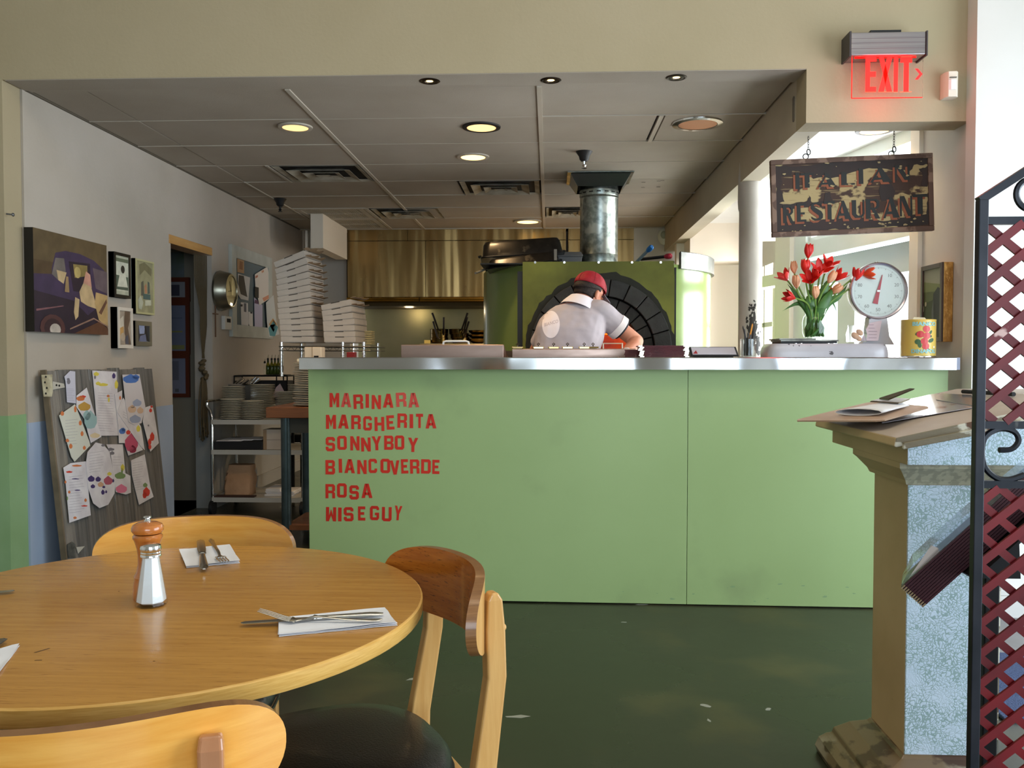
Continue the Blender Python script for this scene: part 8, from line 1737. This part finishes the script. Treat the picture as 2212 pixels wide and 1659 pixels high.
# tall display capitals on the same grid: dark faces with burnt orange drop shade
GD = {'I': [[(3, 0), (7, 0), (7, 14), (3, 14)]], 'T': [[(3.2, 0), (6.8, 0), (6.8, 12), (3.2, 12)], [(0, 12), (10, 12), (10, 14), (0, 14)]],
      'A': [[(0, 0), (1.4, 0), (5.2, 14), (4.4, 14)], [(10, 0), (6, 0), (3.6, 14), (5.4, 14)], [(1.8, 2.6), (7, 2.6), (6.6, 4.4), (2.2, 4.4)]],
      'L': [[(1, 0), (4.6, 0), (4.6, 14), (1, 14)], [(4.6, 0), (10, 0), (10, 1.8), (4.6, 1.8)]], 'N': [[(0, 0), (1.4, 0), (1.4, 14), (0, 14)], [(0, 14), (3.6, 14), (10, 0), (6.6, 0)], [(8.6, 1), (10, 0), (10, 14), (8.6, 14)]],
      'R': [[(0, 0), (3.4, 0), (3.4, 14), (0, 14)], [(3.4, 14), (7.6, 14), (9.6, 12), (9.6, 8.4), (7.6, 6.6), (3.4, 6.6), (3.4, 7.8), (6.6, 7.8), (7.6, 9), (7.6, 11.8), (6.6, 12.8), (3.4, 12.8)], [(4, 6.8), (6.6, 6.8), (10, 0), (6.8, 0)]],
      'E': [[(0.6, 0), (4.2, 0), (4.2, 14), (.6, 14)], [(4.2, 0), (9.4, 0), (9.4, 1.6), (4.2, 1.6)], [(4.2, 5.6), (8, 5.6), (8, 7.2), (4.2, 7.2)], [(4.2, 12.4), (9.4, 12.4), (9.4, 14), (4.2, 14)]],
      'S': [[(1, 3.4), (1.6, 1.4), (4, 0), (7.4, .2), (9.6, 2), (9.8, 4.6), (8.6, 7), (3.4, 10.4), (3, 11.8), (4.4, 12.8), (7.4, 12.4), (8.8, 11), (9, 12.6), (6.4, 14), (3, 13.8), (.8, 12), (.6, 9.4), (2.4, 7.2), (6.6, 4), (6.8, 2.4), (5, 1.4), (2.6, 2.2)]],
      'U': [[(0, 14), (3.4, 14), (3.4, 3), (4.8, 1.6), (7, 1.6), (8.6, 3.4), (8.6, 14), (10, 14), (10, 2.8), (7.6, 0), (2.4, 0), (0, 2.8)]]}
drk = mat('sign_letter_dark', (24, 28, 25), .65); ors = mat('sign_letter_orange', (128, 72, 40), .65, c2=(120, 60, 34), ns=12)
L1 = [('I', 370, 450, 270, 480), ('T', 450, 620, 280, 468), ('A', 670, 905, 290, 470), ('L', 950, 1140, 290, 455), ('I', 1175, 1265, 250, 450), ('A', 1330, 1610, 250, 440), ('N', 1650, 1835, 230, 425)]
L2 = [('R', 215, 350, 690, 915), ('E', 385, 520, 670, 905), ('S', 560, 730, 660, 900), ('T', 740, 880, 655, 890), ('A', 890, 1085, 655, 895), ('U', 1095, 1255, 655, 885), ('R', 1270, 1450, 650, 905), ('A', 1490, 1700, 640, 905), ('N', 1705, 1860, 630, 890), ('T', 1868, 2050, 615, 870)]
for k, (s_, xa_, xb_, ya_, yb_) in enumerate(L1+L2):
    (x0_, z1_), (x1_, z0_) = sp(xa_, ya_), sp(xb_, yb_); ex = 1.6 if s_ == 'I' else 1; cx_ = (x0_+x1_)/2; w_ = (x1_-x0_)*ex
    b = MB(); b.mi = 0
    for off, mi, zz in (((-.010, -.010), 1, .0074), ((0, 0), 0, .0084)):
        b.mi = mi
        for j, poly in enumerate(GD[s_]): b.prism([(cx_+(u/10-.5)*w_+off[0], z0_+v/14*(z1_-z0_)+off[1]) for u, v in poly], M @ Matrix.Translation((0, 0, zz+j*.00006)), .0008)
    b.build('letter', [drk, ors], t, smooth=0)
# chips of bare cream wood across the paint
b = MB()
for k in range(46):
    x = RN.uniform(-.46, .46)*Wd; y = RN.choice((RN.uniform(-.45, -.36), RN.uniform(-.42, .44), RN.uniform(.12, .42)))*Hd; w_ = RN.uniform(.003, .012)
    b.prism([(x+w_*RN.uniform(.5, 1.3)*math.cos(2*PI*j/8), y+w_*.55*RN.uniform(.4, 1.3)*math.sin(2*PI*j/8)) for j in range(8)], M @ Matrix.Translation((0, 0, .0096)), .0004)
b.build('bare_chip', mat('sign_cream', (150, 132, 94), .75), t, smooth=0)
# chains, rings and hooks
chn = mat('chain_steel', (70, 68, 70), .4, .8)
for px, py in ((1743, 341), (1928, 335)):
    foot = PY(px, py, IY); ztop_ = Z3; topx = foot.x+.0
    for k in range(2):
        Mr = Matrix.Translation(foot+Vector((-.006+.014*k, 0, .006+.022*k))) @ Matrix.Rotation(.6*k, 4, 'Z') @ Matrix.Rotation(PI/2, 4, 'X'); b = MB(); rr_ = .013; b.tube([Mr @ Vector((rr_*math.cos(2*PI*j/14), rr_*math.sin(2*PI*j/14), 0)) for j in range(15)], .0028, 6, False); b.build('ring', black, t)
    z = foot.z+.045; k = 0
    while z < ztop_-.012:
        Mr = Matrix.Translation((foot.x+.006, IY, z)) @ Matrix.Rotation(PI/2*(k % 2)+.3, 4, 'Z'); b = MB(); b.tube([Mr @ Vector((.0042*math.cos(2*PI*j/10), 0, .0078*math.sin(2*PI*j/10))) for j in range(11)], .0013, 5, False); b.build('chain_link', chn, t); z += .0122; k += 1
    b = MB(); b.cyl((foot.x+.006, IY, ztop_-.014), (foot.x+.006, IY, ztop_), .004); b.build('ceiling_hook', chn, t)
# ---------------------------------------------------------------- gilt framed landscape on the jamb
a = PX(1992, 592, RX-.01); bq = PX(2050, 566, RX-.05); z0_ = PX(2040, 738, RX-.05).z
y1_, y0_ = PX(1990, 650, RX-.05).y, PX(2036, 650, RX-.05).y; zt_ = PX(2036, 566, RX-.05).z
t = thing('gilt_painting', 'dark landscape painting in a deep gilt frame at the counter end', 'painting', (RX-.02, (y0_+y1_)/2, z0_))
gd = mat('gilt', (196, 146, 76), .4, .5, c2=(160, 110, 50), ns=30, bump=.5, bs=50); fd = mat('frame_brown', (66, 44, 34), .4)
b = MB(); b.box(RX-.045, y0_, z0_, RX-.001, y1_, zt_); b.build('frame_side', gd, t, smooth=0, bev=.003)
for q_ in ((y0_, z0_, y0_+.022, zt_), (y1_-.022, z0_, y1_, zt_), (y0_+.022, z0_, y1_-.022, z0_+.022), (y0_+.022, zt_-.022, y1_-.022, zt_)): b = MB(); b.box(RX-.055, q_[0], q_[1], RX-.045, q_[2], q_[3]); b.build('frame_face', fd, t, smooth=0, bev=.002)
b = MB()
M_ = Matrix(((0, 0, -1, RX-.0455), (-1, 0, 0, y1_), (0, 1, 0, z0_), (0, 0, 0, 1))); w_, h_ = y1_-y0_, zt_-z0_; ms = []
for k, (col, poly) in enumerate((((84, 92, 54), FULL), ((146, 146, 124), [(0, 0), (1, 0), (1, .25), (.6, .3), (0, .2)]), ((112, 120, 74), [(0, .2), (1, .28), (1, .36), (0, .34)]), ((58, 66, 38), [(0, .5), (1, .42), (1, 1), (0, 1)]), ((38, 40, 36), [(.55, .38), (.75, .30), (1, .36), (1, 1), (.6, 1), (.5, .7)]), ((84, 86, 82), [(.48, .6), (.56, .45), (.6, .9), (.52, .95)]), ((176, 170, 140), blob(.2, .5, .04, .03)), ((150, 146, 120), blob(.1, .56, .03, .04)))):
    ms.append(flat(col)); b.mi = k; b.prism([(u*w_, (1-v)*h_) for u, v in poly], M_ @ Matrix.Translation((0, 0, .0004*k)), .0003)
b.build('canvas', ms, t, smooth=0)
